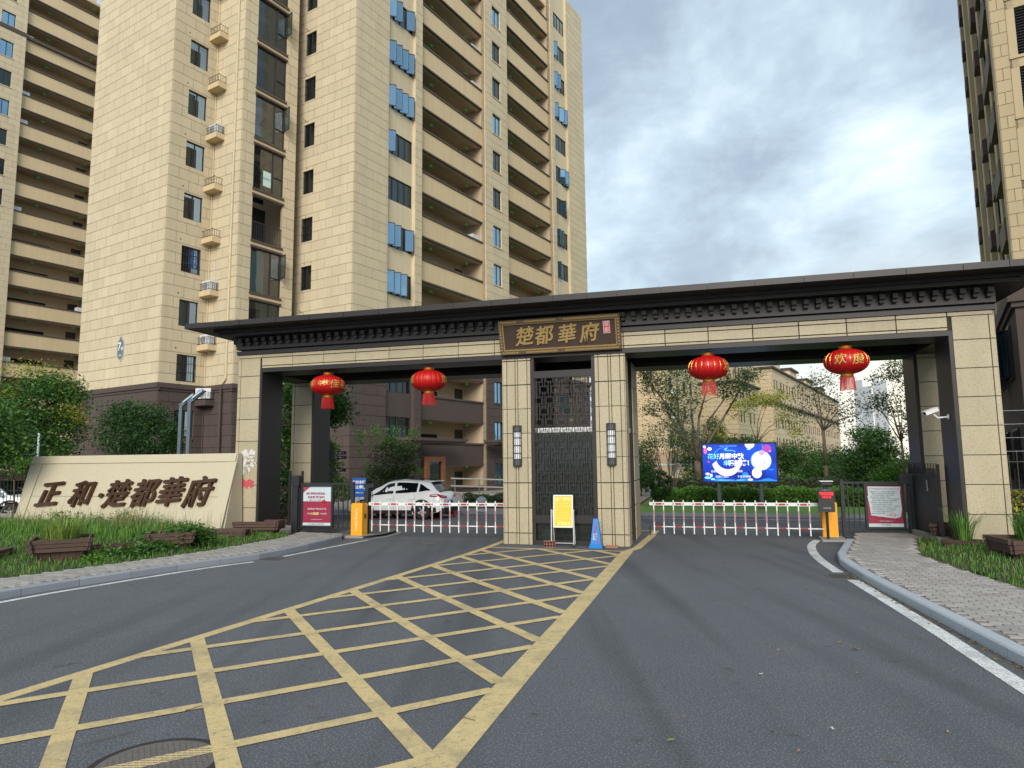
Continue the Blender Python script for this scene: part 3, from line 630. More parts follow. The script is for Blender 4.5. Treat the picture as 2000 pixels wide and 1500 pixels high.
for (x0, y0, x1, y1) in [(155, 1459, 262, 1431), (362, 1391, 395, 1382), (600, 1380, 620, 1386), (620, 1405, 640, 1401), (898, 1402, 927, 1411), (1247, 1335, 1258, 1330), (1728, 1488, 1760, 1492)]:
    a = ray(x0, y0); b = ray(x1, y1); A = Vector((a.x, a.y, 0))*(-H/a.z); B = Vector((b.x, b.y, 0))*(-H/b.z); mb.tube(A+Vector((0, 0, .014)), B+Vector((0, 0, .017)), .004, .003, 5)
tag(mb.build('twigs', BARK, kind='stuff'), 'thin brown twigs scattered over the hatched box', 'twigs')
# manholes and drain grates
def manhole(u, v, r, label, tread=True):
    root = empty('manhole_cover', g(u, v), 0, label, 'manhole cover', 'manhole covers in the driveway'); c = MB(); c.lathe([(0, .003), (r*.88, .003)], 40); 
    c.build('lid', mat('cast_iron', (.14, .125, .115), .7, .2, var=.15, vscale=6, bump=.4), root)
    f = MB(); f.lathe([(r*.885, .001), (r*.9, .0045), (r*.98, .0045), (r, .001)], 40); f.build('rim', mat('cast_iron_dark', (.03, .027, .027), .6, .3), root)
    if tread:
        t = MB(); n = int(r/.045)
        for i in range(-n, n+1):
            for j in range(-n, n+1):
                x = i*.045+(.0225 if j % 2 else 0); y = j*.04
                if x*x+y*y < (r*.8)**2:
                    a = .7 if (i+j) % 2 else -.7; t.box(x-.018, x+.018, y-.005, y+.005, .003, .009)
        t.build('tread', MATS['cast_iron'], root, kind='stuff')
manhole(1.28, -13.02, .46, 'round iron manhole cover half painted yellow at the bottom of the picture')
manhole(-2.04, -.15, .28, 'small round dark cover in the lane left of the guard booth', False)
def grate(pts, label):
    c = [sum(p[0] for p in pts)/4, sum(p[1] for p in pts)/4]; root = empty('drain_grate', g(*c), GY, label, 'drain', 'drain grates beside the kerbs'); L = max(p[1] for p in pts)-min(p[1] for p in pts); w = .42
    b = MB(); b.box(-w/2, w/2, -L/2, L/2, .001, .002); b.build('pit', BLACK, root)
    f = MB(); f.box(-w/2-.03, -w/2, -L/2, L/2, .001, .008); f.box(w/2, w/2+.03, -L/2, L/2, .001, .008); f.box(-w/2, w/2, -L/2-.03, -L/2, .001, .008); f.box(-w/2, w/2, L/2, L/2+.03, .001, .008); f.build('frame', MATS['cast_iron'], root)
    n = 10
    for i in range(n):
        q = MB(); x = -w/2+w*(i+.5)/n; q.box(x-.009, x+.009, -L/2, L/2, .003, .008); q.build('bar', MATS['cast_iron'], root)
grate([(7.1, -3.36), (7.55, -3.26), (7.62, -3.75), (7.14, -3.81)], 'slotted iron drain grate between the two white line pieces at the right kerb')
grate([(-4.55, -3.9), (-4.15, -3.9), (-4.15, -3.4), (-4.55, -3.4)], 'rusty drain grate at the gap in the left white line')

# ================================================================== GATEHOUSE
gate = empty('entrance_gate', GO, GY, 'wide stone clad gatehouse with dark flat roof spanning the driveway', 'gatehouse')
GF = Face(0, 0, 0)
UL0, UL1, UR1, UR0 = -8.23, -7.47, 10.52, 11.35; VD = 3.8
core = MB()
for v0, v1 in ((.02, .99), (2.82, 3.79)):
    core.box(UL0+.02, UL1-.01, v0, v1, 0, 5.36); core.box(UR1+.01, UR0-.02, v0, v1, 0, 5.36); core.box(UL1-.01, UR1+.01, v0, v1, 4.9, 5.36)
core.box(UL0+.02, UL1-.01, .99, 2.82, 4.9, 5.36); core.box(UR1+.01, UR0-.02, .99, 2.82, 4.9, 5.36)
core.build('core', GRANJ, gate)
tr = MB()   # dark lining of the two openings: jambs, soffits, side beams
for v0, v1 in ((-.015, 1.0), (2.79, 3.81)):
    tr.box(UL1, UL1+.075, v0, v1, 0, 4.82); tr.box(UR1-.075, UR1, v0, v1, 0, 4.82); tr.box(UL1, UR1, v0, v1, 4.82, 4.93)
tr.box(UL0+.01, UL1+.075, 1.0, 2.79, 4.82, 4.90); tr.box(UR1-.075, UR0-.01, 1.0, 2.79, 4.82, 4.90)
tr.build('dark_lining', DARK, gate)
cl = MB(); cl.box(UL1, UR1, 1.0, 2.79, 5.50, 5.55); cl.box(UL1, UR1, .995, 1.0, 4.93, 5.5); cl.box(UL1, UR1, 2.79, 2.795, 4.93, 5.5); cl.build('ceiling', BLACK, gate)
clad = Clad(gate, 'granite_panel', 300); G0 = .012
def gpan(F, x0, x1, z0, z1, out=0, pr=0): clad.items.append((F, x0+G0/2, x1-G0/2, z0+G0/2, z1-G0/2, .02, GRAN, out, pr))
rows = [0]+[.23+.64*i for i in range(8)]
def column(F, x0, x1, split, top=5.35, pr=0, rr=None):
    rr = (rr or rows)+[top]; xs = [x0]+list(split)+[x1]
    for a, b in zip(xs[:-1], xs[1:]):
        for z0, z1 in zip(rr[:-1], rr[1:]):
            if z1-z0 > .05: gpan(F, a, b, z0, z1, pr=pr)
column(GF, UL0, UL1, [UL0+.10], 5.25); column(GF, UR1, UR0, [UR0-.10], 5.25)
for k, (a, b) in enumerate(zip([UL0]+[-7.42+1.028*i for i in range(8)]+[.02, .78, 1.6, 2.44, 3.2]+[3.2+1.035*i for i in range(1, 8)], [-7.42+1.028*i for i in range(8)]+[.02, .78, 1.6, 2.44, 3.2]+[3.2+1.035*i for i in range(1, 8)]+[UR0])):
    gpan(GF, a, b, 5.25, 5.35, -.004)
    if a >= UL1 and b <= UR1+.02: gpan(GF, a, b, 5.005, 5.25, 0.004); gpan(GF, a, b, 4.93, 5.005, 0)
GR_ = Face(0, 2.80, 0)     # front of the rear columns
column(GR_, UL0, UL1, [UL0+.10], 4.82, 1); column(GR_, UR1, UR0, [UR0-.10], 4.82, 1)
GLs = Face(UL0, VD, -math.pi/2)  # left flank
for d0 in (0, 2.8): column(GLs, d0, d0+1.0, [], 5.35, 2)
GRs = Face(UR0, 0, math.pi/2)    # right flank
for d0 in (0, 2.8): column(GRs, d0, d0+1.0, [], 5.35, 2)
# guard booth piers, four vertical strips each
brow = [0]+[.295+.637*i for i in range(8)]
for x0, sp, x1 in ((0, [.11, .34, .41, .66], .76), (2.44, [2.54, 2.79, 2.86, 3.09], 3.2)): column(GF, x0, x1, sp, 4.82, 0, brow)
B3 = Face(3.2, 0, math.pi/2)
column(B3, 0, .55, [.42], 4.82, 0, brow); column(B3, 1.62, 2.95, [1.75, 2.4, 2.52], 4.82, 0, brow); 
for z0, z1 in ((2.98, 3.48), (3.48, 4.12), (4.12, 4.82)): gpan(B3, .55, 1.05, z0, z1, -.1); gpan(B3, 1.05, 1.62, z0, z1, -.1)
B4 = Face(0, 2.95, -math.pi/2); column(B4, 0, 2.95, [.75, 1.5, 2.2], 4.82, 1, brow)
clad.finish()
bc = MB(); bc.box(.02, .74, .02, .7, 0, 4.82); bc.box(2.46, 3.18, .02, .55, 0, 4.82); bc.box(.02, .3, .7, 2.93, 0, 4.82); bc.box(2.9, 3.18, 1.62, 2.93, 0, 4.82); bc.box(3.02, 3.08, .55, 1.62, 2.98, 4.82); bc.box(.3, .74, 2.6, 2.93, 0, 4.82); bc.box(2.46, 2.9, 2.6, 2.93, 0, 4.82)
bc.build('booth_core', GRANJ, gate)
# stepped dark cornice, bracket rows, roof slab
cn = MB()
def ring(mb_, off, z0, z1): mb_.box(UL0-off, UR0+off, -off, VD+off, z0, z1)
ring(cn, .05, 5.355, 5.465); ring(cn, -.06, 5.465, 5.515); ring(cn, .06, 5.515, 5.87); ring(cn, .42, 5.87, 5.96); ring(cn, .52, 5.96, 6.05); cn.build('cornice', DARK, gate)
rf = MB(); ring(rf, 1.05, 6.05, 6.17); ring(rf, .8, 6.17, 6.24); rf.build('roof_slab', DARK, gate)
bmesh_ = MB(); bmesh_.box(-.05, .05, -.11, 0, .02, .10); bmesh_.box(-.058, .058, -.19, 0, .105, .215); bmesh_.box(-.04, .04, -.20, -.19, .125, .195); bm_ = bmesh_.mesh('bracket', BRACK)
u = 3.22-.2682*42
while u < UR0+.05: put('bracket', bm_, gate, (u, -.06, 5.61)); u += .2682
for i in range(14): put('bracket', bm_, gate, (UL0-.06, .1+i*.268, 5.61), -math.pi/2); 
ju = [-9.28, -8.25, -7.43, -6.26, -5.2, -4.15, -3.1, -2.05, -1.0, .04, .78, 1.62, 2.46, 3.2, 4.24, 5.29, 6.33, 7.37, 8.39, 9.42, 10.5, 11.35, 12.4]
for a, b in zip(ju[:-1], ju[1:]):
    q = MB(); q.box(a+.006, b-.006, -1.075, -1.05, 6.04, 6.185); q.build('fascia_panel', DARK, gate)
for i in range(6):
    for x, a in ((UL0-1.05, 0), (UR0+1.05, 1)):
        q = MB(); v0 = -1.07+i*.99; q.box(x-.025*(1-a), x+.025*a, v0+.006, v0+.984, 6.04, 6.185); q.build('fascia_panel', DARK, gate)
# booth glazing: frame, lattice, panes, white transom
fr = MB()
for x in (.76, 2.36): fr.box(x, x+.08, .02, .10, 0, 4.82)
for z0, z1 in ((0, .12), (.55, .74), (4.28, 4.46)): fr.box(.84, 2.36, .03, .09, z0, z1)
fr.box(.84, 2.36, .0, .04, 4.82, 4.83); fr.build('booth_window_frame', DARK, gate)
ws = MB(); ws.box(.84, 2.36, .13, .17, 2.84, 2.98); ws.box(.30, 3.0, .17, 2.6, 2.92, 2.97); ws.box(3.10, 3.14, .5, 1.66, 2.86, 2.98); ws.build('white_transom', WHITE, gate)
def lattice(name, x0, x1, z0, z1, y, M, parent):
    mb = MB(); t = .0065; W_ = x1-x0; Hh = z1-z0; px_ = .305; pz = .285; nx = int(W_/px_)+2; nz = int(Hh/pz)+1
    def seg(a, b, c, d):
        a, b = max(a, x0), min(b, x1); c, d = max(c, z0), min(d, z1)
        if b-a > .004 and d-c > .004: mb.box(a, b, y-.008, y+.008, c, d)
    for j in range(-1, nz+1):
        zc = z0+j*pz+.10; sh = .5*px_ if j % 2 else 0
        for i in range(-1, nx+1):
            xc = x0+i*px_+sh+.1; hw, hh = .092, .092
            seg(xc-hw, xc+hw, zc-hh-t, zc-hh+t); seg(xc-hw, xc+hw, zc+hh-t, zc+hh+t); seg(xc-hw-t, xc-hw+t, zc-hh, zc+hh); seg(xc+hw-t, xc+hw+t, zc-hh, zc+hh)
            for dx in (-.03, .03): seg(xc+dx-t, xc+dx+t, zc+hh-.04, zc+pz*2-hh+.04)
        seg(x0, x1, zc+hh+.045-t, zc+hh+.045+t) if j % 3 == 0 else None
    for x in (x0, x1-2*t, x0+.04): seg(x, x+2*t, z0, z1)
    for z in (z0, z1-2*t): seg(x0, x1, z, z+2*t)
    return mb.build(name, M, parent)
lattice('lattice', .84, 2.36, .74, 4.28, .06, mat('lattice_metal', (.036, .034, .034), .5, .2), gate); lattice('lattice', .74, 2.46, 2.98, 4.6, 2.80, BRACK, gate)
gp = MB(); gp.quad((.84, .12, .74), (2.36, .12, .74), (2.36, .12, 2.86), (.84, .12, 2.86)); gp.quad((.84, .12, .12), (2.36, .12, .12), (2.36, .12, .55), (.84, .12, .55)); gp.build('pane', glass_mat('booth_glass', (.008, .012, .010), .01, .25, .02, (.5, .55, .55)), gate)
rm = MB(); rm.box(.3, 2.95, 2.3, 2.34, 0, 2.9); rm.box(.3, .34, .3, 2.3, 0, 2.9); rm.box(2.36, 3.0, .56, .60, 0, 2.9); rm.box(.3, 3.0, .2, 2.3, .0, .02); rm.build('booth_interior', mat('booth_wall', (.10, .11, .10), .9, var=.2, vscale=1), gate)
dr = MB(); dr.box(3.02, 3.07, .62, 1.55, .12, 2.78); dr.build('booth_door', mat('door_dark', (.015, .013, .013), .4), gate); hd = MB(); hd.box(3.06, 3.12, 1.40, 1.44, 1.0, 1.25); hd.build('door_handle', STEEL, gate)
sm = MB(); sm.box(3.02, 3.12, .58, 1.6, 0, .16); sm.build('door_step', BRACK, gate)
ow = MB(); ow.tube((1.25, 2.95, 0), (1.25, 2.95, 4.8), .06, n=10); ow.build('downpipe', CREAM, gate)
# things inside the booth
st_ = empty('stool', g(1.25, .9), GY, 'red plastic stool behind the lower glass of the guard booth', 'stool'); q = MB(); q.box(-.17, .17, -.17, .17, .43, .46); q.build('seat', REDP, st_)
for sx in (-1, 1):
    for sy in (-1, 1): q = MB(); q.tube((sx*.17, sy*.17, 0), (sx*.13, sy*.13, .43), .018); q.build('leg', REDP, st_)
def sack(name, u, v, z, s, M, label, cat):
    mb = MB(); rg = random.Random(int(u*100)); prof = [(0.01, 0), (.8, .02), (1, .35), (.95, .7), (.6, .95), (.01, 1.0)]; mb.lathe([(r*s*.6, q*s*.75) for r, q in prof], 16, rfun=lambda a: 1+.12*math.sin(a*3+1)+.06*math.sin(a*7)); tag(mb.build(name, M, smooth=True, loc=g(u, v, z)), label, cat)
tb_ = empty('desk', g(1.5, 1.0), GY, 'dark desk standing inside the guard booth', 'desk'); q = MB(); q.box(-.75, .75, -.3, .3, .70, .74); q.build('desk_top', mat('desk_wood', (.06, .035, .03), .5), tb_)
for sx in (-.7, .7): q = MB(); q.box(sx-.03, sx+.03, -.28, .28, 0, .70); q.build('side_panel', MATS['desk_wood'], tb_)
sack('plastic_bag', 1.12, .62, .02, .0001+.55, mat('bag_plastic', (.4, .5, .5), .35), 'pale crumpled plastic bag seen low through the booth glass', 'bag')
sack('plastic_bag', 1.10, .95, .74, .42, mat('bag_white', (.35, .42, .42), .4), 'pale bag on the desk behind the booth lattice', 'bag')
# name board, leaning forwards
bd = empty('name_board', g(1.58, -.07, 4.93), GY, 'carved bronze name board with gold characters over the guard booth', 'name board')
def tilt(x, y, z):   # local board coordinates: y outward from the board, z up the slope
    c, s = math.cos(R(17)), math.sin(R(17)); return (x, -z*s - y*c, z*c - y*s)
BW, BH = 1.585, .90
q = MB(); q.box(-BW+.06, BW-.06, -.03, .03, .06, BH-.06, T=tilt); q.build('board', mat('board_brown', (.055, .032, .024), .5, var=.2, vscale=5, fine=.2, fscale=120, bump=.15), bd)
for a in ((-BW, BW, 0, .10), (-BW, BW, BH-.10, BH), (-BW, -BW+.10, .10, BH-.10), (BW-.10, BW, .10, BH-.10)):
    q = MB(); q.box(a[0], a[1], -.05, .09, a[2], a[3], T=tilt); q.build('frame_rail', BRONZE, bd)
q = MB()
for a in ((-BW+.10, BW-.10, .10, .125), (-BW+.10, BW-.10, BH-.125, BH-.10), (-BW+.10, -BW+.125, .125, BH-.125), (BW-.125, BW-.10, .125, BH-.125)): q.box(a[0], a[1], 0, .07, a[2], a[3], T=tilt)
q.build('inner_moulding', GOLDP, bd)
q = MB(); n = 62
for i in range(n):
    x = -BW+.08+(2*BW-.16)*i/(n-1)
    if abs(x-.05) < .1 or abs(x+1.0) < .09: continue
    for zc in (.05, BH-.05): q.box(x-.018, x+.018, .09, .097, zc-.022, zc+.022, T=tilt)
for i in range(9):
    for xx in (-BW+.05, BW-.05): zc = .13+i*.08; q.box(xx-.022, xx+.022, .09, .097, zc-.018, zc+.018, T=tilt)
q.build('carved_border', GOLDP, bd, kind='stuff')
def on_board(name, ch, x, z, size, M, depth=.03, bold=.008, brush=True, out=.045):
    me = text_mesh(ch, size, depth, M, bold=bold, brush=brush, shear=.10 if brush else 0); p = tilt(x, out, z); return put(name, me, bd, p, 0, R(90+17))
for ch, x in zip('楚都華府', (-.90, -.38, .22, .80)): on_board('gold_character', ch, x, .43, .50, GOLDP, bold=.009)
q = MB(); q.box(1.17, 1.31, .03, .05, .43, .71, T=tilt); q.build('red_seal', mat('seal_red', (.55, .02, .06), .5), bd)
q = MB()
for a in ((1.155, 1.325, .415, .43), (1.155, 1.325, .71, .725), (1.155, 1.17, .43, .71), (1.31, 1.325, .43, .71)): q.box(a[0], a[1], .03, .056, a[2], a[3], T=tilt)
q.build('seal_border', mat('seal_pink', (.7, .45, .45), .5), bd)
on_board('seal_character', '楚', 1.24, .64, .13, MATS['seal_pink'], .006, .002, False, .055); on_board('seal_character', '都', 1.24, .50, .13, MATS['seal_pink'], .006, .002, False, .055)
# wall lamps
def wall_lamp(u, label):
    root = empty('wall_lamp', g(u, -.02, 2.0), GY, label, 'wall lamp', 'wall lamps on the booth piers'); r = .115; Hh = 1.05
    def half(mb, r, z0, z1, n=10): mb.add([(r*math.cos(math.pi+math.pi*i/n), r*math.sin(math.pi+math.pi*i/n), z) for z in (z0, z1) for i in range(n+1)], [(i, i+1, n+2+i, n+1+i) for i in range(n)])
    q = MB(); half(q, r*.86, .16, .89); q.build('diffuser', mat('lamp_diffuser', (.82, .84, .86), .35), root)
    q = MB(); half(q, r*.9, 0, .17); half(q, r*.9, .88, Hh); q.build('end_screen', mat('lamp_screen', (.16, .165, .17), .5), root)
    q = MB()
    for z in (0, .165, .32, .52, .72, .875, Hh-.02): 
        for i in range(10):
            a0, a1 = math.pi+math.pi*i/10, math.pi+math.pi*(i+1)/10; q.add([(rr*math.cos(a), rr*math.sin(a), zz) for rr in (r, r*1.02) for a in (a0, a1) for zz in (z, z+.02)], [(0, 1, 3, 2), (4, 6, 7, 5), (0, 2, 6, 4), (1, 5, 7, 3)])
    for i in range(8): a = math.pi+math.pi*i/7; q.box(r*math.cos(a)-.006, r*math.cos(a)+.006, r*math.sin(a)-.008, r*math.sin(a)+.004, 0, Hh)
    for z0 in (.01, .89):
        for j in range(5):
            for i in range(14): a = math.pi+math.pi*(i+.5*(j % 2))/14; q.box(r*.93*math.cos(a)-.005, r*.93*math.cos(a)+.005, r*.93*math.sin(a)-.004, r*.93*math.sin(a)+.004, z0+j*.03, z0+j*.03+.02)
    q.build('cage', BLACKP, root)
    q = MB(); q.add([(r*math.cos(math.pi+math.pi*i/10), r*math.sin(math.pi+math.pi*i/10), Hh) for i in range(11)], [tuple(range(11))]); q.add([(r*math.cos(math.pi+math.pi*i/10), r*math.sin(math.pi+math.pi*i/10), 0) for i in range(11)], [tuple(range(10, -1, -1))]); q.build('cap', BLACKP, root)
wall_lamp(.385, 'caged wall lamp on the left pier of the guard booth'); wall_lamp(2.83, 'caged wall lamp on the right pier of the guard booth')
# red lanterns
LX, LZ = .50, .30
def lantern(u, label, chars=(), vert=False):
    root = empty('red_lantern', g(u, .32, 4.38), GY, label, 'lantern', 'red lanterns hanging under the gate beam')
    prof = []; n = 18
    for i in range(n+1):
        t = -math.pi/2+math.pi*i/n; r = LX*max(0, math.cos(t))**.85; z = LZ*math.sin(t)
        if r > .13: prof.append((r, z))
    ribs = 20; q = MB(); q.lathe([(.13, -LZ*.97)]+prof+[(.13, LZ*.97)], 80, rfun=lambda a: 1-.022*abs(math.cos(a*ribs/2))**6); q.build('body', RED, root, smooth=True)
    q = MB()
    for i in range(ribs):
        a = 2*math.pi*(i+.5)/ribs+math.pi/ribs; pts = [(r*.985*math.cos(a), r*.985*math.sin(a), z) for r, z in prof if -.12 < z < .2]; q.path(pts, .0035, 4)
    q.build('gold_rib', GOLD, root)
    for z0, z1, nm in ((.285, .375, 'top_cap'), (-.375, -.285, 'bottom_cap')):
        q = MB(); q.lathe([(.0, z0), (.135, z0), (.15, z0+.012), (.135, (z0+z1)/2-.008), (.15, (z0+z1)/2), (.135, (z0+z1)/2+.008), (.15, z1-.012), (.135, z1), (0, z1)], 28); q.build(nm, GOLD, root)
    q = MB(); rg = random.Random(int(u*10))
    for i in range(64):
        a = 2*math.pi*i/64; r = .14+.015*rg.random(); x, y = r*math.cos(a), r*math.sin(a); fl_ = 1.12+.08*rg.random(); zb = -.66-.04*rg.random(); w = .006
        q.tube((x, y, -.37), (x*fl_, y*fl_, zb), .0055, .004, 4)
    q.build('tassel', RED, root)
    q = MB(); q.tube((0, 0, .37), (0, 0, .46), .006, n=5); q.tube((0, 0, .46), (.02, .01, .12+.32), .004, n=5); q.build('cord', BLACKP, root)
    camdir = math.atan2(-17.25-.32, 5.14-u)
    for ch, da, dz, sz, M in chars:
        me0 = text_mesh(ch, sz, 0, M, bold=sz*.012, brush=sz > .15); me = me0.copy(); n_ = len(me.vertices); cs = np.empty(n_*3); me.vertices.foreach_get('co', cs); cs = cs.reshape(-1, 3)
        a = camdir+R(da)+cs[:, 0]/(LX*.93); z = cs[:, 1]+dz; rr = LX*np.maximum(0.02, 1-(z/LZ)**2)**.43+.010
        me.vertices.foreach_set('co', np.stack([rr*np.cos(a), rr*np.sin(a), z], 1).ravel()); me.update(); put('gold_character', me, root, (0, 0, 0))
GP = mat('lantern_gold_print', (.62, .40, .10), .45, .3)
lantern(-5.41, 'outer left red lantern with gold greeting characters, beside the left gate column', [('中', -24, 0, .16, GP), ('秋', -8, .02, .17, GP), ('佳', 22, -.01, .26, GP), ('節', 60, -.01, .26, GP), ('祥', -62, 0, .22, GP)])
lantern(-2.25, 'plain ribbed red lantern left of the guard booth', [('欢', 62, 0, .26, GP), ('度', -70, 0, .26, GP)])
lantern(5.24, 'ribbed red lantern hanging right of the guard booth above the lit screen', [('欢', 62, 0, .26, GP)])
lantern(8.38, 'outer right red lantern with large gold characters, near the right gate column', [('欢', -14, .0, .27, GP), ('度', 32, -.01, .27, GP)])
# security camera on the right jamb
cc = empty('security_camera', g(10.42, .35, 3.02), GY, 'white security camera bracketed to the inner face of the right gate column', 'camera')
q = MB(); q.tube((0, 0, 0), (-.02, 0, 0), .06, n=12); q.path([(0, 0, 0), (-.22, -.02, -.02), (-.30, -.03, .06)], .018); q.build('arm', WHITE, cc)
q = MB(); q.box(-.17, .17, -.05, .05, -.045, .045); q.box(-.20, .15, -.06, .06, .045, .055); o = q.build('housing', WHITE, cc, loc=(-.36, -.05, .13)); o.rotation_euler = (0, R(-18), R(25)); q = MB(); q.tube((-.171, 0, 0), (-.176, 0, 0), .035, n=12); q.build('lens', BLACK, o)
q = MB(); q.path([(-.05, 0, .02), (-.12, .02, .12), (-.25, 0, .18), (-.3, 0, .14)], .006); q.build('cable', BLACKP, cc)

# A-board, cone, bricks in front of the booth
ab_ = empty('notice_stand', g(1.60, -.28), GY, 'yellow notice on a white framed stand in front of the guard booth', 'notice stand')
def lean(x, y, z): return (x, y+z*.10, z)
q = MB()
for a in ((-.25, -.22, .50, 1.24), (.22, .25, .50, 1.24), (-.25, .25, .47, .50), (-.25, .25, 1.24, 1.27)): q.box(a[0], a[1], -.02, .02, a[2], a[3], T=lean)
q.build('frame', WHITE, ab_)
q = MB(); q.box(-.22, .22, -.008, .008, .50, 1.24, T=lean); q.build('board', mat('notice_yellow', (.80, .52, .03), .45), ab_)
q = MB()
for x in (-.28, .28):
    q.tube((x, -.02, .92), (x, -.05, .05), .016, n=6); q.tube((x*.95, .06, .9), (x*.95, .22, .05), .012, n=6)
q.tube((-.28, -.05, .10), (.28, -.05, .10), .010, n=6); q.tube((-.28, .14, .88), (.28, .14, .88), .008, n=6); q.build('leg_frame', mat('white_tube', (.65, .65, .62), .4, .3), ab_)
for x in (-.28, .28): q = MB(); q.lathe([(0, -.03), (.035, -.03), (.035, .03), (0, .03)], 12); o = q.build('castor', BLACKP, ab_, loc=(x, -.05, .038)); o.rotation_euler = (0, math.pi/2, 0)
YT = mat('notice_print', (.92, .80, .30), .5)
def ontilt(parent, s, x, z, size, M, y=-.012, **k):
    p = lean(x, y, z); o = put('lettering', text_mesh(s, size, .002, M, **k), parent, p, 0, R(90-5.7)); return o
ontilt(ab_, '温馨提示', 0, 1.155, .098, YT, bold=.003)
for i, s in enumerate(('为了大家的出行安全', '小区大门开放时间调整', '如下请知悉', '早上：7点－12点', '下午：14点－18点', '请业主从侧门刷卡通行', '禁止停留。')): ontilt(ab_, s, -.205, 1.05-.072*i, .043, YT, align='LEFT')
ontilt(ab_, '谢谢配合', .02, .56, .085, YT, bold=.002)
cn_ = empty('traffic_cone', g(2.43, -.26), GY, 'blue square traffic cone tied with red string by the booth', 'traffic cone')
q = MB(); q.box(-.16, .16, -.16, .16, 0, .05); q.box(-.145, .145, -.145, .145, .05, .10); q.build('base', BLUEP, cn_)
q = MB()
def fr4(z, r): return [(-r, -r, z), (r, -r, z), (r, r, z), (-r, r, z)]
vs = fr4(.10, .125)+fr4(.45, .085)+fr4(.70, .055); q.add(vs, [(0, 1, 5, 4), (1, 2, 6, 5), (2, 3, 7, 6), (3, 0, 4, 7), (4, 5, 9, 8), (5, 6, 10, 9), (6, 7, 11, 10), (7, 4, 8, 11), (8, 9, 10, 11)]); q.build('body', BLUEP, cn_)
q = MB(); q.path([(-.05, -.075, .60), (0, -.085, .50), (.06, -.07, .60)], .006, 5); q.path([(0, -.085, .5), (-.02, -.10, .38), (.03, -.12, .2), (.10, -.15, .10)], .009, 5); q.lathe([(0, -.03), (.02, 0), (0, .03)], 8, c=(-.02, -.10, .40)); q.build('string', mat('red_string', (.6, .02, .1), .7), cn_)
for i, s in enumerate(('注意', '安全', '禁止', '停车')): put('lettering', text_mesh(s, .055, .001, WHITE), cn_, (-.02, -.104-(.0-.0)+(i*-.004), .33-.055*i), 0, R(83))
hb = empty('hollow_brick', g(1.28, -.36), GY+R(12), 'hollow clay brick weighing down the notice stand', 'brick')
q = MB(); L_, w_, h_ = .14, .055, .155
for i in range(5): x = -L_+.07*i; q.box(x-(.008 if i else 0), x+(.008 if i < 4 else 0), -w_, w_, 0, h_)
for z in (0, .07, .14): q.box(-L_, L_, -w_, w_, z+.0005, z+.0145)
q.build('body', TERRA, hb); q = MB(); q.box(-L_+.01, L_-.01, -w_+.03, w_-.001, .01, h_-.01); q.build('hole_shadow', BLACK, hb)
q = MB(); q.box(-.15, .15, -.055, .055, 0, .055); q.box(-.13, .13, -.04, .04, .055, .058); tag(q.build('clay_brick', TERRA, loc=g(2.80, -.20), rz=GY+R(3)), 'solid red clay brick lying beside the blue cone', 'brick')

# ================================================================== BUILDINGS
TRIM = 6.43; WTRIM = 9.43; TOPZ = 49.2
def dado(mb, F, x0, x1, out, z=TRIM):      # two-step brown string course over the dark base
    F.box(mb, x0, x1, out, out+.14, z-.26, z); F.box(mb, x0, x1, out, out+.07, z-.40, z-.26)
def two_tone(clad, F, x0, x1, out, ops=(), top=TOPZ, z_off=.34, bw=1.17, trim=TRIM, pr=0, bwb=None):
    clad.add(F, x0, x1, trim, top, bw, .6, .024, .026, CREAM, ops, z_off, out, prio=pr)
    clad.add(F, x0, x1, 0, trim-.40, bwb or bw, .6, .024, .026, BROWN, ops, .05, out, prio=pr)
DOORM = mat('corridor_door', (.03, .032, .035), .5); EXITG = mat('exit_sign_green', (.02, .5, .12), .4, emit=(.03, .6, .15), estr=.05); BOXW = mat('ac_box_white', (.6, .62, .64), .6)
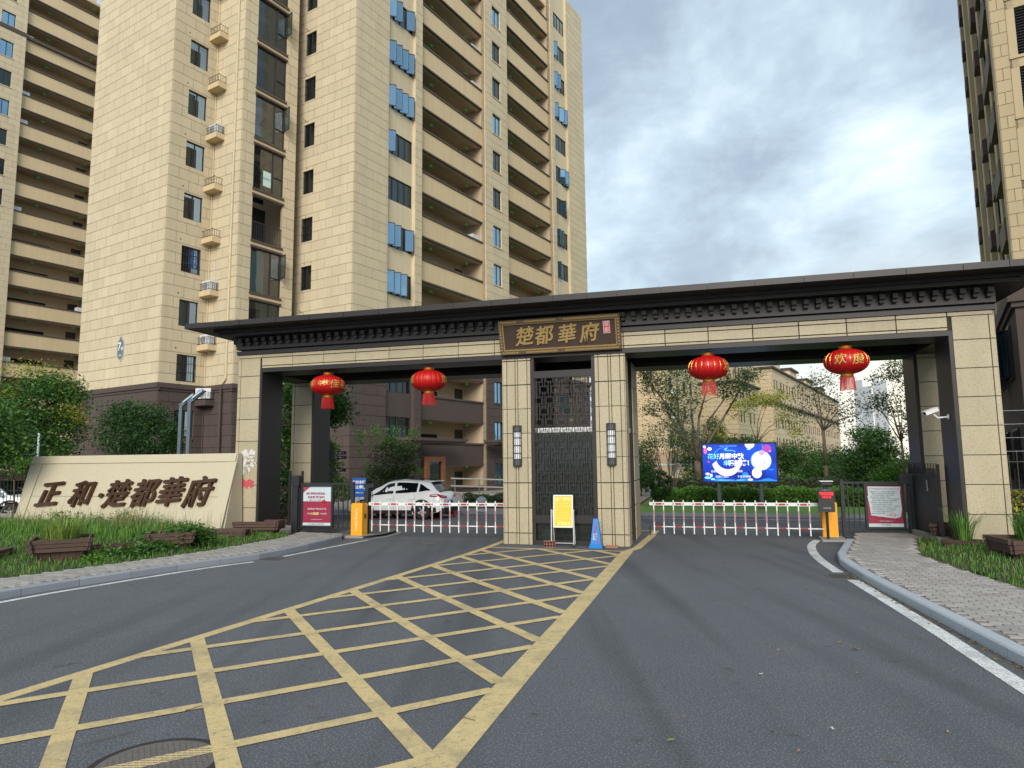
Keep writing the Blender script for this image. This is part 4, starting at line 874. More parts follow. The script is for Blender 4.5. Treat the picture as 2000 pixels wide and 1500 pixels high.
def corridor_wing(root, clad, F, s0, nfl, zo=0.0, base=True, walls=None, detail=True, s_first=0, seed=0, kmin=0, wide_first=True):
    """mirrored wing: windows | pier | open corridors | pier with windows | open corridors | pier | windows | corner.
       F.x runs along the face; s0 shifts it. z of floor k: parapet top 3k+.45, soffit 3k+1.93 (+zo)"""
    rg = random.Random(seed); x = lambda v: v+s0; rec = .30
    body = MB(); bb = MB(); cm = MB(); z_top = 3*nfl+zo+1.4
    solids = [(7.18, 10.06), (12.60, 13.30), (20.73, 23.93), (31.38, 32.06), (34.6, 38.06)]
    winz = [(21.74, 22.91)]
    zc = WTRIM if base else 0.0
    for (a, b) in solids:
        if a < s_first: continue
        ops = []
        for w0, w1 in winz:
            if a < w0 < b:
                for k in range(kmin, nfl+1): ops.append((x(w0), x(w1), 3*k+.45+zo, 3*k+2.05+zo))
        ops = [o for o in ops if o[3] < z_top]
        grid_wall(body, F, x(a), x(b), zc, z_top, 0, [o for o in ops if o[2] > zc], .18)
        if base: grid_wall(bb, F, x(a), x(b), 0, zc, 0, [o for o in ops if o[3] < zc+1], .18)
        clad.add(F, x(a), x(b), zc, z_top, 1.17, .6, .024, .026, CREAM, ops, .34+zo, 0, prio=8)
        if base: clad.add(F, x(a), x(b), 0, zc-.4, 1.17, .6, .024, .026, BROWN, ops, .05, 0, prio=4); dado(cm, F, x(a), x(b), 0, zc)
        for e, sg in ((a, -1), (b, 1)):   # returns of the proud piers
            q0, q1 = F.p(x(e), 0, 0), F.p(x(e), -rec-.05, 0)
            for z0, z1, M_ in ((0, zc, bb), (zc, z_top, body)):
                if z1 > z0:
                    vs = [(q0[0], q0[1], z0), (q1[0], q1[1], z0), (q1[0], q1[1], z1), (q0[0], q0[1], z1)]; M_.add(vs if sg < 0 else vs[::-1], [(0, 1, 2, 3)])
        for o in ops:
            w = window(root, F, o[0], o[1], o[2], o[3], -.12, 'curtain' if rg.random() < .4 else 'plain', 2, GLASSB if rg.random() < .6 else GLASS)
            F.box(body if o[2] > zc else bb, o[0]-.06, o[1]+.06, 0, .07, o[2]-.09, o[2]-.01)
    for (a, b) in ((10.06, 12.60), (32.06, 34.6)):      # stucco strip with wide windows
        if a < s_first: continue
        ops = [(x(a)+.04, x(b)-.04, 3*k+.40+zo, 3*k+1.92+zo) for k in range(kmin, nfl+1)]; ops = [o for o in ops if o[3] < z_top]
        for z0, z1, M_ in ((0, zc, bb), (zc, z_top, body)):
            if z1 > z0: grid_wall(M_, F, x(a), x(b), z0, z1, -.22, [o for o in ops if o[2] >= z0 and o[3] <= z1+1.2], .15)
        if base: dado(cm, F, x(a)+.001, x(b)-.001, -.22, zc)
        for k, o in enumerate(ops):
            w = window(root, F, *o, -.30, 'curtain' if rg.random() < .35 else 'plain', 4)
            mode = rg.random(); sw = (o[1]-o[0]-.1)/4
            pat = {0: (0, 1, 2, 3), 1: (0, 1, 2, 3), 2: (0,), 3: (), 4: (0, 1, 3), 5: (0, 1, 2)}.get({9: 0, 8: 1, 7: 2, 6: 3, 5: 4, 4: 5}.get(k, 99), tuple(i for i in range(4) if rg.random() < .35)) if a < 20 else tuple(i for i in range(4) if rg.random() < .33)
            if 3*(k+kmin) > 6 or a > 20:
                for i in pat: sash(w, .05+sw*i+(0 if i < 4 else sw), sw, o[3]-o[2]-.1, -R(38+rg.uniform(-4, 4)))
    for (a, b) in ((13.30, 20.73), (23.93, 31.38)):      # open corridors
        if a < s_first: continue
        stp = MB(); L = b-a-.0
        for k in range(kmin, nfl):
            zp, zs_ = 3*k+.45+zo, 3*k+1.93+zo; bz = base and zp < zc+.1
            ST = BSTUC if bz else STUCCO
            key = ('par', round(L, 2), bz)
            if key not in WC:
                p_ = MB(); p_.box(0, L, 0, .14, -1.52, 0); c_ = MB(); c_.box(0, L, -.07, .18, -.10, .02); c_.box(0, L, -.03, .17, -1.56, -1.44); WC[key] = (p_.mesh('parapet', ST), c_.mesh('coping', COPE if not bz else BSTUC))
            o = put('parapet', WC[key][0], root, F.p(x(a), -rec, zp), F.a); put('coping', WC[key][1], o, (0, 0, 0))
            if k == kmin and False: pass
        # inner shell: back wall, end walls, ceilings
        FB = F; bw_ = MB(); depth = 1.75
        zt = 3*nfl+zo; F.box(bw_, x(a)-.2, x(b)+.2, -rec-depth-.1, -rec-depth, 0, zt, 0); F.box(bw_, x(a)-.2, x(a), -rec-depth, -.05, 0, zt, 0); F.box(bw_, x(b), x(b)+.2, -rec-depth, -.05, 0, zt, 0)
        for k in range(kmin, nfl): F.box(bw_, x(a), x(b), -rec-depth, -rec-.14, 3*k+1.95+zo, 3*k+2.10+zo, 1); F.box(bw_, x(a), x(b), -rec-.45, -rec-.14, 3*k+1.85+zo, 3*k+1.95+zo, 1)
        bw_.build('corridor_wall', [mat('corridor_paint', (.50, .39, .26), .9, var=.1), CEIL], root)
        dm = WC.setdefault('cdoor', (lambda m: (m.box(0, .95, -.03, 0, 0, 2.1), m.mesh('door', DOORM))[1])(MB()))
        xm = WC.setdefault('cexit', (lambda m: (m.box(0, .30, -.02, .02, 0, .12), m.mesh('exit_sign', EXITG))[1])(MB()))
        wb = WC.setdefault('cbox', (lambda m: (m.box(0, .85, -.5, 0, 0, .95), m.mesh('white_box', BOXW))[1])(MB()))
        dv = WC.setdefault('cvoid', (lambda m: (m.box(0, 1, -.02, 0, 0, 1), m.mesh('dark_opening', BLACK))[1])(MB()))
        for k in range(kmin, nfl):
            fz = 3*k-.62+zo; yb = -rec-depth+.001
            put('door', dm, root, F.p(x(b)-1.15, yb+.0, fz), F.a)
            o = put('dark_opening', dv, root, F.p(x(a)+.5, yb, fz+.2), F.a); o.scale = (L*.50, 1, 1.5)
            if detail:
                for sx in (2.3, L-.95): put('exit_sign', xm, root, F.p(x(a)+sx, -rec-.9, 3*k+1.72+zo), F.a)
                if rg.random() < .38: put('white_box', wb, root, F.p(x(a)+.02 if rg.random() < .6 else x(b)-.9, -rec-.75, 3*k+.0+zo), F.a)
    body.build('wall', CREAM if not base else CREAM, root)
    if base: bb.build('dark_base_wall', BSTUC, root, kind='stuff'); cm.build('string_course', BSTUC, root, kind='stuff')
    return z_top

# ---- tower with the number plate
t7 = empty('apartment_tower', TO, TY, 'tall cream stone clad tower with number plate behind the left half of the gate', 'apartment building')
c7 = Clad(t7, 'stone_panel', 300)
FA = Face(0, 8.28, -math.pi/2); FB1 = Face(0, 0, 0); FC = Face(2.64, 0, -math.pi/2); FP = Face(0, -2.47, 0); FD = Face(7.18, 1.5, -math.pi/2); FE = Face(0, -6.59, 0)
sh = MB(); sb = MB(); cm = MB(); TZ = 45.5
w1 = [(.93, 2.05, 3*k+.60, 3*k+2.05) for k in range(1, 15)]
w0 = [(.93, 2.05, .9, 2.5), (.93, 2.05, 3.6, 5.05)]
bay = [(3.46, 5.55, 3*k-.35, 3*k+2.20) for k in range(2, 15)]; bay0 = [(3.46, 5.55, 2.7, 5.2)]
rw = [(3.78, 4.72, 3*k+.45, 3*k+1.92) for k in range(2, 15)]; rw0 = [(3.78, 4.72, .45, 1.92), (3.78, 4.72, 3.45, 4.92)]
for F, x0, x1, ops in ((FA, 0, 8.28, []), (FB1, 0, 2.64, w1[1:]), (FC, 0, 2.47, []), (FP, 2.64, 6.4, bay), (FD, 0, 8.09, rw)):
    TM = WTRIM if F is FD else TRIM
    grid_wall(sh, F, x0, x1, TM-.02, TZ, 0, [o for o in ops if o[2] > TM], .16); two_tone(c7, F, x0, x1, 0, [(o[0]-.0, o[1]+.0, o[2]-(0.0 if F is not FP else .5), o[3]) for o in ops]+(w0 if F is FB1 else bay0 if F is FP else rw0 if F is FD else []), TZ, pr=0 if F in (FA,) else 1, trim=TM)
    grid_wall(sb, F, x0, x1, 0, TM-.02, 0, w0 if F is FB1 else bay0 if F is FP else rw0+rw[:1] if F is FD else [], .16); dado(cm, F, x0-(0.12 if F is FA or F is FP else 0), x1+(.14 if F in (FA, FP) else 0), 0, TM)
# hidden right side of the pier and roof
for F, x0, x1 in ((Face(6.4, -2.47, math.pi/2), 0, 4.0),): grid_wall(sh, F, x0, x1, 0, TZ, 0, [], 0)
sh.build('wall', mat('cream_joint', (.36, .29, .19), .9), t7); sb.build('dark_base_wall', BSTUC, t7); cm.build('string_course', BSTUC, t7)
cor = MB(); cor.prism([(0.05, .05), (7.2, .05), (7.2, 8.2), (.05, 8.2)], TZ, TZ+.3); cor.build('roof', JOINT, t7)
ztop = corridor_wing(t7, c7, FE, 0, 15, 0, True, seed=4, s_first=0)
bk = MB(); bk.box(7.7, 38.05, -6.59+2.15, 3, 0, 46.3); bk.box(38.0, 38.06, -6.5, 3, 0, 46.3); bk.build('rear_mass', CREAM, t7)
c7.finish()
rg = random.Random(2)
for k, o in enumerate(w1[1:], 1): window(t7, FB1, *o, -.10, {2: 'bars', 3: 'curtain', 4: 'bars', 5: 'plain', 7: 'curtain', 9: 'curtain'}.get(k+1, 'plain'), 2)
for i, o in enumerate(w0): window(t7, FB1, *o, -.10, 'plain', 2)
for k, o in enumerate(bay):
    kk = k+2
    if kk == 5:    # an open balcony with a railing
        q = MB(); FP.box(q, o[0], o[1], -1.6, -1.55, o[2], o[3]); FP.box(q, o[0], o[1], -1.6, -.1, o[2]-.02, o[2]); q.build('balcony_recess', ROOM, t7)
        q = MB(); FP.box(q, o[0], o[1], -.06, -.02, o[2]+1.05, o[2]+1.10); FP.box(q, o[0], o[1], -.06, -.02, o[2]+.1, o[2]+.13)
        for i in range(18): xx = o[0]+(o[1]-o[0])*i/17; FP.box(q, xx-.012, xx+.012, -.05, -.03, o[2]+.1, o[2]+1.05)
        q.build('balcony_railing', FRAME, t7)
    else:
        w = window(t7, FP, *o, -.08, 'bay', 2, GLASSC if kk in (4, 7, 6) else GLASS)
        if kk == 4: q = MB(); n = 16; [q.quad((.08+1.0*i/n, .14+.03*(i % 2), .1), (.08+1.0*(i+1)/n, .14+.03*((i+1) % 2), .1), (.08+1.0*(i+1)/n, .14+.03*((i+1) % 2), 2.45), (.08+1.0*i/n, .14+.03*(i % 2), 2.45)) for i in range(n)]; q.build('curtain', mat('curtain_teal', (.50, .68, .72), .8), w)
        if kk == 7: q = MB(); q.quad((.05, .05, .05), (1.35, .05, .05), (1.35, .05, .8), (.05, .05, .8)); q.build('frosted_film', mat('green_film', (.12, .30, .25), .5), w)
        if kk in (4, 7, 9): sash(w, 2.04, .62, 1.4, -R(100), z=1.1, glass=GLASS)
        if kk == 6: q = MB(); q.box(.72, 1.25, -.03, -.02, .35, 1.25); q.build('window_notice', mat('notice_pale', (.55, .68, .62), .6), w); put('lettering', text_mesh('招租电话', .16, .001, mat('notice_blue', (.02, .12, .35))), w, (1.0, -.032, .8), 0, R(90))
for z in [o[3] for o in bay]+[o[2] for o in bay]: pass
for o in bay:
    for z0, z1 in ((o[3], o[3]+.13), (o[2]-.13, o[2])): q = MB(); FP.box(q, o[0]-.04, o[1]+.05, -.02, .08, z0, z1); q.build('bay_coping', COPE, t7)
q = MB()
for F, x0, x1 in ((FP, 3.46, 5.55),):
    for o in bay: F.box(q, x0+.0, x1-.0, .0, .02, o[2]-.37, o[2]-.13)
q.build('bay_spandrel', STUCCO, t7)
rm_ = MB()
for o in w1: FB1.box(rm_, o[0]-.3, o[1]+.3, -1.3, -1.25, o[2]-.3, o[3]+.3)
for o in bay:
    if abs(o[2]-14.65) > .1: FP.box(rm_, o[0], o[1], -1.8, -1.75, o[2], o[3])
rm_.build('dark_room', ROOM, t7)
for k, o in enumerate(rw): window(t7, FD, *o, -.10, 'bars' if (k+2) in (2, 5, 8) else 'plain', 2)
for o in rw0: window(t7, FD, *o, -.10)
# advertisement on one sash
q = MB(); q.quad((.50, -.02, .30), (1.06, -.02, .30), (1.06, -.02, 1.40), (.50, -.02, 1.40)); wad = [o for o in t7.children if o.name.startswith('window') and abs(o.location.z-12.6) < .05 and abs(o.location.x-.93) < .05]
if wad:
    q.build('window_advert', mat('advert_blue', (.01, .14, .42), .4), wad[0]); AW = mat('advert_white', (.7, .8, .85), .5)
    for i, ch in enumerate('琅源系统门窗'): put('lettering', text_mesh(ch, .17, .001, AW, bold=.004), wad[0], (.88, -.024, 1.30-.175*i), 0, R(90))
    for i, ch in enumerate('13815507020'): put('lettering', text_mesh(ch, .10, .001, AW), wad[0], (.62, -.024, 1.33-.095*i), 0, R(90))
    q = MB(); q.quad((.05, -.012, .05), (.50, -.012, .05), (.50, -.012, 1.40), (.05, -.012, 1.40)); q.build('open_half', BLACK, wad[0])
# air-conditioner ledges in the inner corner
lm = MB(); lm.box(-.58, 0, -1.0, 0, -.30, 0); ledge = lm.mesh('ac_ledge', STUCCO); ledgeb = lm.mesh('ac_ledge', BSTUC)
rl = MB(); r_ = .014
for a, b in (((-.56, 0), (-.56, -.98)), ((-.56, -.98), (0, -.98))):
    for z in (.06, .42): rl.tube((*a, z), (*b, z), r_, n=4)
for i in range(8): rl.tube((-.56, -.98*i/7-.0, .0), (-.56, -.98*i/7, .46 if i in (0, 7) else .42), r_*.8, n=4)
for i in range(5): rl.tube((-.56+.56*i/4, -.98, 0), (-.56+.56*i/4, -.98, .42), r_*.8, n=4)
for a in ((-.56, 0), (0, -.98), (-.56, -.98)): rl.lathe([(0, .42), (.03, .45), (0, .48)], 6, c=(a[0], a[1], 0))
rail_m = rl.mesh('ledge_railing', FRAME)
ac = MB(); ac.box(-.42, .42, -.15, .15, .03, .60); acm = ac.mesh('air_conditioner', mat('ac_white', (.62, .64, .64), .5)); acf = MB(); acf.lathe([(.0, 0), (.03, .012), (.20, .012), (.22, 0)], 20); fanm = acf.mesh('fan_grille', mat('ac_grey', (.30, .31, .32), .5))
def ac_unit(parent, loc, rz): o = put('air_conditioner', acm, parent, loc, rz); f = put('fan_grille', fanm, o, (-.14, -.15, .31), 0, R(90)); return o
PS = MB(); PS.tube((0, 0, 0), (0, 0, 2.55), .032, n=6); PS.tube((0, 0, 1.2), (0, 0, 1.26), .042, n=6); psm = PS.mesh('condensate_pipe', CREAM); psb = PS.mesh('condensate_pipe', BROWN)
HO = MB(); HO.path([(-.1, -.75, .3), (-.06, -.62, .9), (-.03, -.55, 1.5), (-.02, -.5, 1.7)], .018, 5); hom = HO.mesh('refrigerant_hose', mat('hose_white', (.6, .6, .57), .6))
for k in range(0, 14):
    z = 3.03*k+5.62
    put('ac_ledge', ledge if z > TRIM else ledgeb, t7, (2.64, 0, z)); put('ledge_railing', rail_m, t7, (2.64, 0, z)); put('condensate_pipe', psm if k else psb, t7, (2.57, -.08, z-.30-2.55))
    if k in (1, 2, 5): ac_unit(t7, (2.34, -.5, z), R(-90)); put('refrigerant_hose', hom, t7, (2.64, .0, z))
    if k == 0: ac_unit(t7, (2.30, -.52, z+.05), R(-60)); put('refrigerant_hose', hom, t7, (2.64, .0, z))
    if k == 5: put('refrigerant_hose', hom, t7, (2.64, .0, z))
q = MB(); zz_ = TRIM+.3; q.tube((2.56, -1.95, zz_), (2.56, -1.95, TZ), .06, n=8); q.tube((2.56, -1.95, zz_), (2.45, -1.72, TRIM), .06, n=8)
for i in range(26): q.tube((2.56, -1.95, zz_+.9+1.5*i), (2.56, -1.95, zz_+1.02+1.5*i), .075, n=8)
q.build('rainwater_pipe', CREAM, t7); q = MB(); q.tube((2.45, -1.72, 0), (2.45, -1.72, TRIM), .06, n=8); q.build('rainwater_pipe', BROWN, t7)
# wall sleeves / vents above the windows
q = MB()
for o in w1: FB1.box(q, o[0]-.12, o[0]-.05, 0, .03, o[3]+.28, o[3]+.35)
for o in rw: FD.box(q, o[0]+.3, o[0]+.36, 0, .03, o[3]+.12, o[3]+.18)
q.build('vent_hole', BLACK, t7, kind='stuff')
for k, o in enumerate(rw):
    if k in (1, 5, 6, 7): q = MB(); q.path([FD.p(o[0]+.2, .02, o[3]+.18), FD.p(o[0]+.2, .14, o[3]+.26), FD.p(o[0]+.08, .18, o[3]+.34)], .018, 5); q.build('vent_pipe', BARK, t7)
# number plate on the blank flank
pl_ = empty('number_plate', tw(0, 8.28-4.55, 7.95), TY-math.pi/2, 'scalloped grey number plate reading 7 on the blank flank of the tower', 'sign')
q = MB(); pts = [(-.28, .05), (-.34, .2), (-.34, .95), (-.28, 1.12), (-.16, 1.18), (-.10, 1.32), (0, 1.38), (.10, 1.32), (.16, 1.18), (.28, 1.12), (.34, .95), (.34, .2), (.28, .05), (.12, -.05), (0, -.12), (-.12, -.05)]
q.add([(x, -.05, z) for x, z in pts]+[(x, 0, z) for x, z in pts], [tuple(range(16))]+[(i, i+16, (i+1) % 16+16, (i+1) % 16) for i in range(16)]); q.build('rim', mat('plate_rim', (.5, .44, .32), .5), pl_)
q = MB(); q.add([(x*.84, -.058, .6+(z-.6)*.86) for x, z in pts], [tuple(range(16))]); q.build('face', mat('plate_grey', (.12, .17, .19), .5), pl_)
PW = mat('plate_white', (.8, .8, .76), .5); put('numeral', text_mesh('7', .62, .01, PW, bold=.012), pl_, (-.09, -.066, .72), 0, R(90)); put('lettering', text_mesh('幢', .22, .01, PW), pl_, (.17, -.066, .58), 0, R(90)); put('lettering', text_mesh('7号楼', .11, .01, PW), pl_, (0, -.066, .22), 0, R(90))

# ---- rear left tower
t6 = empty('apartment_tower', tw(0, 40.76), TY, 'cream apartment tower with stacked open corridors at the left edge, behind the big tree', 'apartment building')
c6 = Clad(t6, 'stone_panel', 220)
corridor_wing(t6, c6, Face(0, 0, 0), -15.29, 18, -.26, False, seed=9, s_first=7, detail=True)
q = MB(); Face(0, 0, 0).box(q, -8.2, 16.0, -12, -2.2, 0, 55); q.build('rear_mass', CREAM, t6); q = MB(); Face(0, 0, 0).box(q, 8.6, 16.0, -.25, -.02, 45.0, 45.3); Face(0, 0, 0).box(q, -8, 8.64, 0, .1, 45.0, 45.4); q.build('string_course', COPE, t6)
c6.finish()
q = MB(); q.box(0, 3.2, 0, 2.4, 0, 2.2); tag(q.build('equipment_cabinet', BOXW, loc=at(126, 885, 62)+Vector((0, 0, -3.2)), rz=TY), 'white equipment cabinet low between the big tree and the tower', 'cabinet')

# ---- right building
CRM8 = mat('tan_stone_paint', (.44, .345, .205), .85, var=.07, vscale=.3, fine=.04, objvar=.05, island=.05, streak=.12); FLK8 = mat('shaded_brown_stucco', (.22, .165, .105), .9, var=.1, vscale=.5, streak=.1)  # flank stucco: shade of the side facing away is put into its colour
t8 = empty('apartment_tower', tw(18.51, -37.77), TY, 'cream apartment tower with louvred bays and brown ledges at the right edge', 'apartment building')
c8 = Clad(t8, 'stone_panel', 220)
FN = Face(0, 0, -math.pi/2); FW = Face(0, 0, math.pi)
q = MB(); lou = [(.62, 4.2, 3*k+.10, 3*k+2.5) for k in range(2, 13)]
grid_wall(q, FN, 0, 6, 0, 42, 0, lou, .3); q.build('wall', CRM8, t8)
c8.add(FN, 0, .60, 0, 42, .6, .6, .02, .016, CRM8, [], .2, 0, prio=-5); c8.add(FN, 4.2, 6, 0, 42, .9, .6, .02, .016, CRM8, [], .2, 0, prio=6)
lv = MB(); lv.box(0, 3.58, .10, .14, 0, 2.4)
for i in range(17): lv.add([(0, -.05, .06+i*.14), (3.58, -.05, .06+i*.14), (3.58, .08, .15+i*.14), (0, .08, .15+i*.14), (0, -.05, .045+i*.14), (3.58, -.05, .045+i*.14)], [(0, 1, 2, 3), (4, 5, 1, 0), (3, 2, 5, 4)])
for xx in (0, 3.53): lv.box(xx, xx+.05, -.06, .08, 0, 2.4)
lvm = lv.mesh('louvre', mat('louvre_dark', (.035, .034, .042), .5, .3))
for o in lou: put('louvre', lvm, t8, FN.p(o[0], -.15, o[2]), FN.a)
q = MB()
for o in lou: FN.box(q, o[0]-.02, o[1]+.05, -.02, .06, o[2]-.16, o[2]-.02)
q.build('sill_band', CRM8, t8)
# long flank running away: recessed bays, brown ledges, piers
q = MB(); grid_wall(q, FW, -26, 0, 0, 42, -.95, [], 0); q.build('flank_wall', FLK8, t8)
for a, b in ((0, 1.1), (5.4, 6.6), (9.5, 10.6), (15.0, 16.2), (20.2, 21.4), (25, 26)):
    q = MB(); oo = 0 if a == 0 else -.25; FW.box(q, -b, -a, -.95, oo, 0, 42); q.build('pier', CRM8, t8); c8.add(FW, -b, -a, 6, 42, 1.2, .6, .024, .026, CRM8, [], .2, oo, prio=5)
bx = MB(); bx.add([(0, 0, 0), (1.5, 0, 0), (1.5, 0, 1.25), (0, 0, 1.25), (0, -.85, 0), (1.5, -.85, 0), (1.5, -.85, 1.0), (0, -.85, 1.0)], [(0, 1, 5, 4)[::-1], (4, 5, 6, 7), (0, 4, 7, 3), (1, 2, 6, 5), (3, 7, 6, 2)]); 
bxm = bx.mesh('ac_enclosure', mat('ledge_brown', (.13, .095, .062), .8, objvar=.15)); bxm2 = bx.mesh('ac_enclosure', mat('ledge_maroon', (.09, .05, .045), .8, objvar=.15))
for k in range(1, 14):
    put('ac_enclosure', bxm, t8, FW.p(-1.4-3.0, -.85, 3*k+.6), FW.a, scale=(2.0, 1.1, 1.1)); put('ac_enclosure', bxm, t8, FW.p(-7.0-2.0, -.95, 3*k+1.9), FW.a, scale=(1.3, 1.0, 1.0)); put('ac_enclosure', bxm2, t8, FW.p(-12.5-1.5, -.95, 3*k+.2), FW.a); put('ac_enclosure', bxm2, t8, FW.p(-22.5-1.5, -.95, 3*k+.4), FW.a)
    for a in (3.4, 7.3, 10.9, 16.4): 
        w = window(t8, FW, -a-1.7, -a, 3*k+.5, 3*k+2.2, -.93, 'plain', 3)
        if (k*7+int(a)) % 5 in (0, 2, 3) and k < 10: sash(w, .05, .58, 1.6, -R(80)); sash(w, 1.15, .5, 1.6, -R(75))
c8.finish()
# its dark two-storey base close to the gate
pod = empty('podium_building', tw(1.77, -36.23), TY, 'dark brown clad lower building at the right edge beside the gate column', 'building')
q = MB(); q.box(0, 16, -8, 0, 0, TRIM); q.build('wall', BSTUC, pod)
FQ = Face(0, 0, math.pi)
for a, z, k in ((1.6, 4.3, 0), (4.6, 4.3, 1), (8.0, 4.3, 0), (1.8, 1.4, 0), (5.0, 1.4, 1)):
    w = window(pod, FQ, -a-1.5, -a, z, z+1.5, .02, 'plain', 3)
    if k == 1 or (z > 4 and a < 2): sash(w, .95, .5, 1.4, -R(78)); sash(w, .05, .5, 1.4, -R(70))
for a, z in ((3.3, 4.6), (6.6, 4.6), (10, 4.6), (3.4, 2.0), (7, 2.0)): q = MB(); FQ.box(q, -a-1.0, -a, 0, .75, z-.25, z); q.build('ledge', BSTUC, pod); q = MB(); [FQ.box(q, -a-1.0+i*.16, -a-.98+i*.16, .70, .72, z, z+.55) for i in range(7)]; FQ.box(q, -a-1, -a, .70, .72, z+.53, z+.56); q.build('ledge_railing', FRAME, pod)
q = MB(); q.box(-.16, 16, -8, .16, TRIM-.28, TRIM); q.box(-.08, 16, -8, .08, TRIM-.42, TRIM-.28); q.box(0, 16, -8, 0, TRIM, TRIM+.5); q.build('cornice', BSTUC, pod)

# ---- mid-rise blocks seen through the right-hand opening
LOWC = mat('tan_render_stone', (.60, .47, .30), .85, var=.05, vscale=.3, objvar=.03, island=.04); GLASSD = glass_mat('far_window_glass', (.015, .017, .02), .02, 0, .05, (.6, .65, .7)); LOWD = mat('dark_eaves', (.06, .045, .045), .8)
def block(name, label, corner, la, lb_, h, wins, cornices, blocks=True, fl=3.0, lim=150, group=None, rows_=None, ox=0.0):
    """corner: nearest vertical edge; runs la along a (face turned right) and lb_ to the left"""
    root = empty(name, corner, TY, label, 'apartment building', group); FLf = Face(0, lb_, -math.pi/2); FRf = Face(0, 0, 0)
    ops = []; nf = int((h-1.2)/fl)
    for (x0, w) in wins:
        for k in range(nf+1):
            z = .9+fl*k
            if z+1.5 < h-.3: ops.append((x0, x0+w, z, z+1.5))
    q = MB(); grid_wall(q, FRf, 0, la, 0, h, 0, ops, .15); grid_wall(q, FLf, 0, lb_, 0, h, 0, [], 0); q.add([(0, 0, h), (la, 0, h), (la, lb_, h), (0, lb_, h)], [(0, 1, 2, 3)]); q.add([(la, 0, 0), (la, lb_, 0), (la, lb_, h), (la, 0, h)], [(0, 1, 2, 3)]); q.build('wall', mat('tan_joint', (.40, .30, .19), .9), root)
    for i, o in enumerate(ops): window(root, FRf, *o, -.1, 'plain', 1 if o[1]-o[0] < 1.0 else 2, GLASSD)
    q = MB()
    for z in cornices: FRf.box(q, -.3, la+.1, 0, .35, z-.3, z); FLf.box(q, 0, lb_+.3, 0, .35, z-.3, z)
    if q.v: q.build('cornice', LOWD, root)
    if blocks:
        c = Clad(root, 'stone_panel', lim); c.add(FLf, 0, lb_, 3, h, 1.17, .6, .05, .03, LOWC, [], 0, 0); c.add(FRf, 0, la, 3, h, 1.17 if la < 40 else 2.34, .6 if la < 40 else 1.2, .05, .03, LOWC, ops, 0, 0, prio=20); c.finish()
    return root
def nearest_b(px, py, D): return at(px, py, D).xy.to_3d()
P1_ = nearest_b(1300, 780, 77); b1 = block('apartment_block', 'tan six-storey block with drainpipe, nearest behind the multi-stemmed tree', P1_, 12, 9, 20.4, [(1.2, 1.1), (6, 1.1), (8.6, 1.1)], [19.0])
for k in range(6): q = MB(); Face(0, 0, 0).box(q, .9, 2.4, 0, .7, 3*k+.2, 3*k+.4); q.build('ledge', STUCCO, b1); ac_unit(b1, (1.6, -.35, 3*k+.4), 0)
q = MB(); q.tube((-.1, 2.6, 0), (-.1, 2.6, 20.4), .08, n=6); q.build('drainpipe', LOWC, b1)
P2_ = nearest_b(1441, 780, 92); block('apartment_block', 'tan block with dark eaves band, second of the blocks in the right opening', P2_, 12, 6.5, 12.3, [(1.0, .9), (2.6, .9), (6.2, .9), (8.2, .9)], [12.3]); 
q_ = block('apartment_block', 'tall tan block rising behind the dark eaves band', P2_+ta*1.2+tb*.8, 12, 5, 21.2, [(1.0, .9), (2.8, .9), (6.2, .9), (8.4, .9)], [20.8], lim=60)
P3_ = nearest_b(1510, 780, 112); block('apartment_block', 'long tan residential row receding behind the slender bare tree', P3_, 80, 6, 16.4, [(1.0, 1.0), (2.9, 1.0)]+[(6.0+5.2*i, 1.4) for i in range(14)]+[(8.4+5.2*i, 1.2) for i in range(14)], [11.0, 16.4], lim=80)
for i, (a, h_) in enumerate(((8, 19.0), (24, 18.6), (42, 18.4), (60, 18.2))): q = MB(); o_ = P3_+ta*a; q.box(0, 7, 1.5, 6, 16.4, h_); q.box(-.4, 7.4, 1.1, 6.4, h_, h_+.35, 1); tag(q.build('roof_stair_tower', [LOWC, LOWD], loc=o_, rz=TY), ['nearest', 'second', 'third', 'farthest'][i]+' rooftop stair box on the long tan row', 'rooftop box', 'rooftop boxes on the long row')
q = MB(); q.box(-1, 26, -6, -1, 0, 2.9); tag(q.build('entrance_annex', BROWN, loc=P3_+ta*44, rz=TY), 'dark low entrance annex at the foot of the long tan row', 'annex')
# distant grey towers
GT = mat('grey_render', (.34, .36, .39), .9, var=.04, vscale=.05); GT2 = mat('grey_render_light', (.42, .44, .46), .9, var=.04, vscale=.05)
def far_tower(label, px0, px1, py, D, depth, M, nb=14, cut=True):
    a = at(px0, py, D); b = at(px1, py, D); d = (b-a); d.z = 0; w = d.length; ang = math.atan2(d.y, d.x); h = a.z; root = empty('distant_tower', (a.x, a.y, 0), ang, label, 'tower block', 'grey towers on the skyline')
    q = MB(); F = Face(0, 0, 0); ops = []
    for k in range(int(h/3)-1):
        for x in (w*.13, w*.62): ops.append((x, x+w*.16, 3*k+1.4, 3*k+2.7))
    grid_wall(q, F, 0, w, 0, h, 0, ops, .3); q.add([(0, 0, 0), (0, depth, 0), (0, depth, h), (0, 0, h), (w, 0, 0), (w, depth, 0), (w, depth, h), (w, 0, h)], [(0, 1, 2, 3)[::-1], (4, 5, 6, 7), (3, 7, 6, 2)]); q.build('wall', M, root)
    r2 = MB(); [F.box(r2, o[0], o[1], -.29, -.27, o[2], o[3]) for o in ops]; r2.build('window_field', mat('far_glass', (.22, .25, .28), .4), root, kind='stuff')
    q = MB(); q.box(w*.1, w*.5, 2, depth-2, h, h+2.5); q.build('roof_house', M, root)
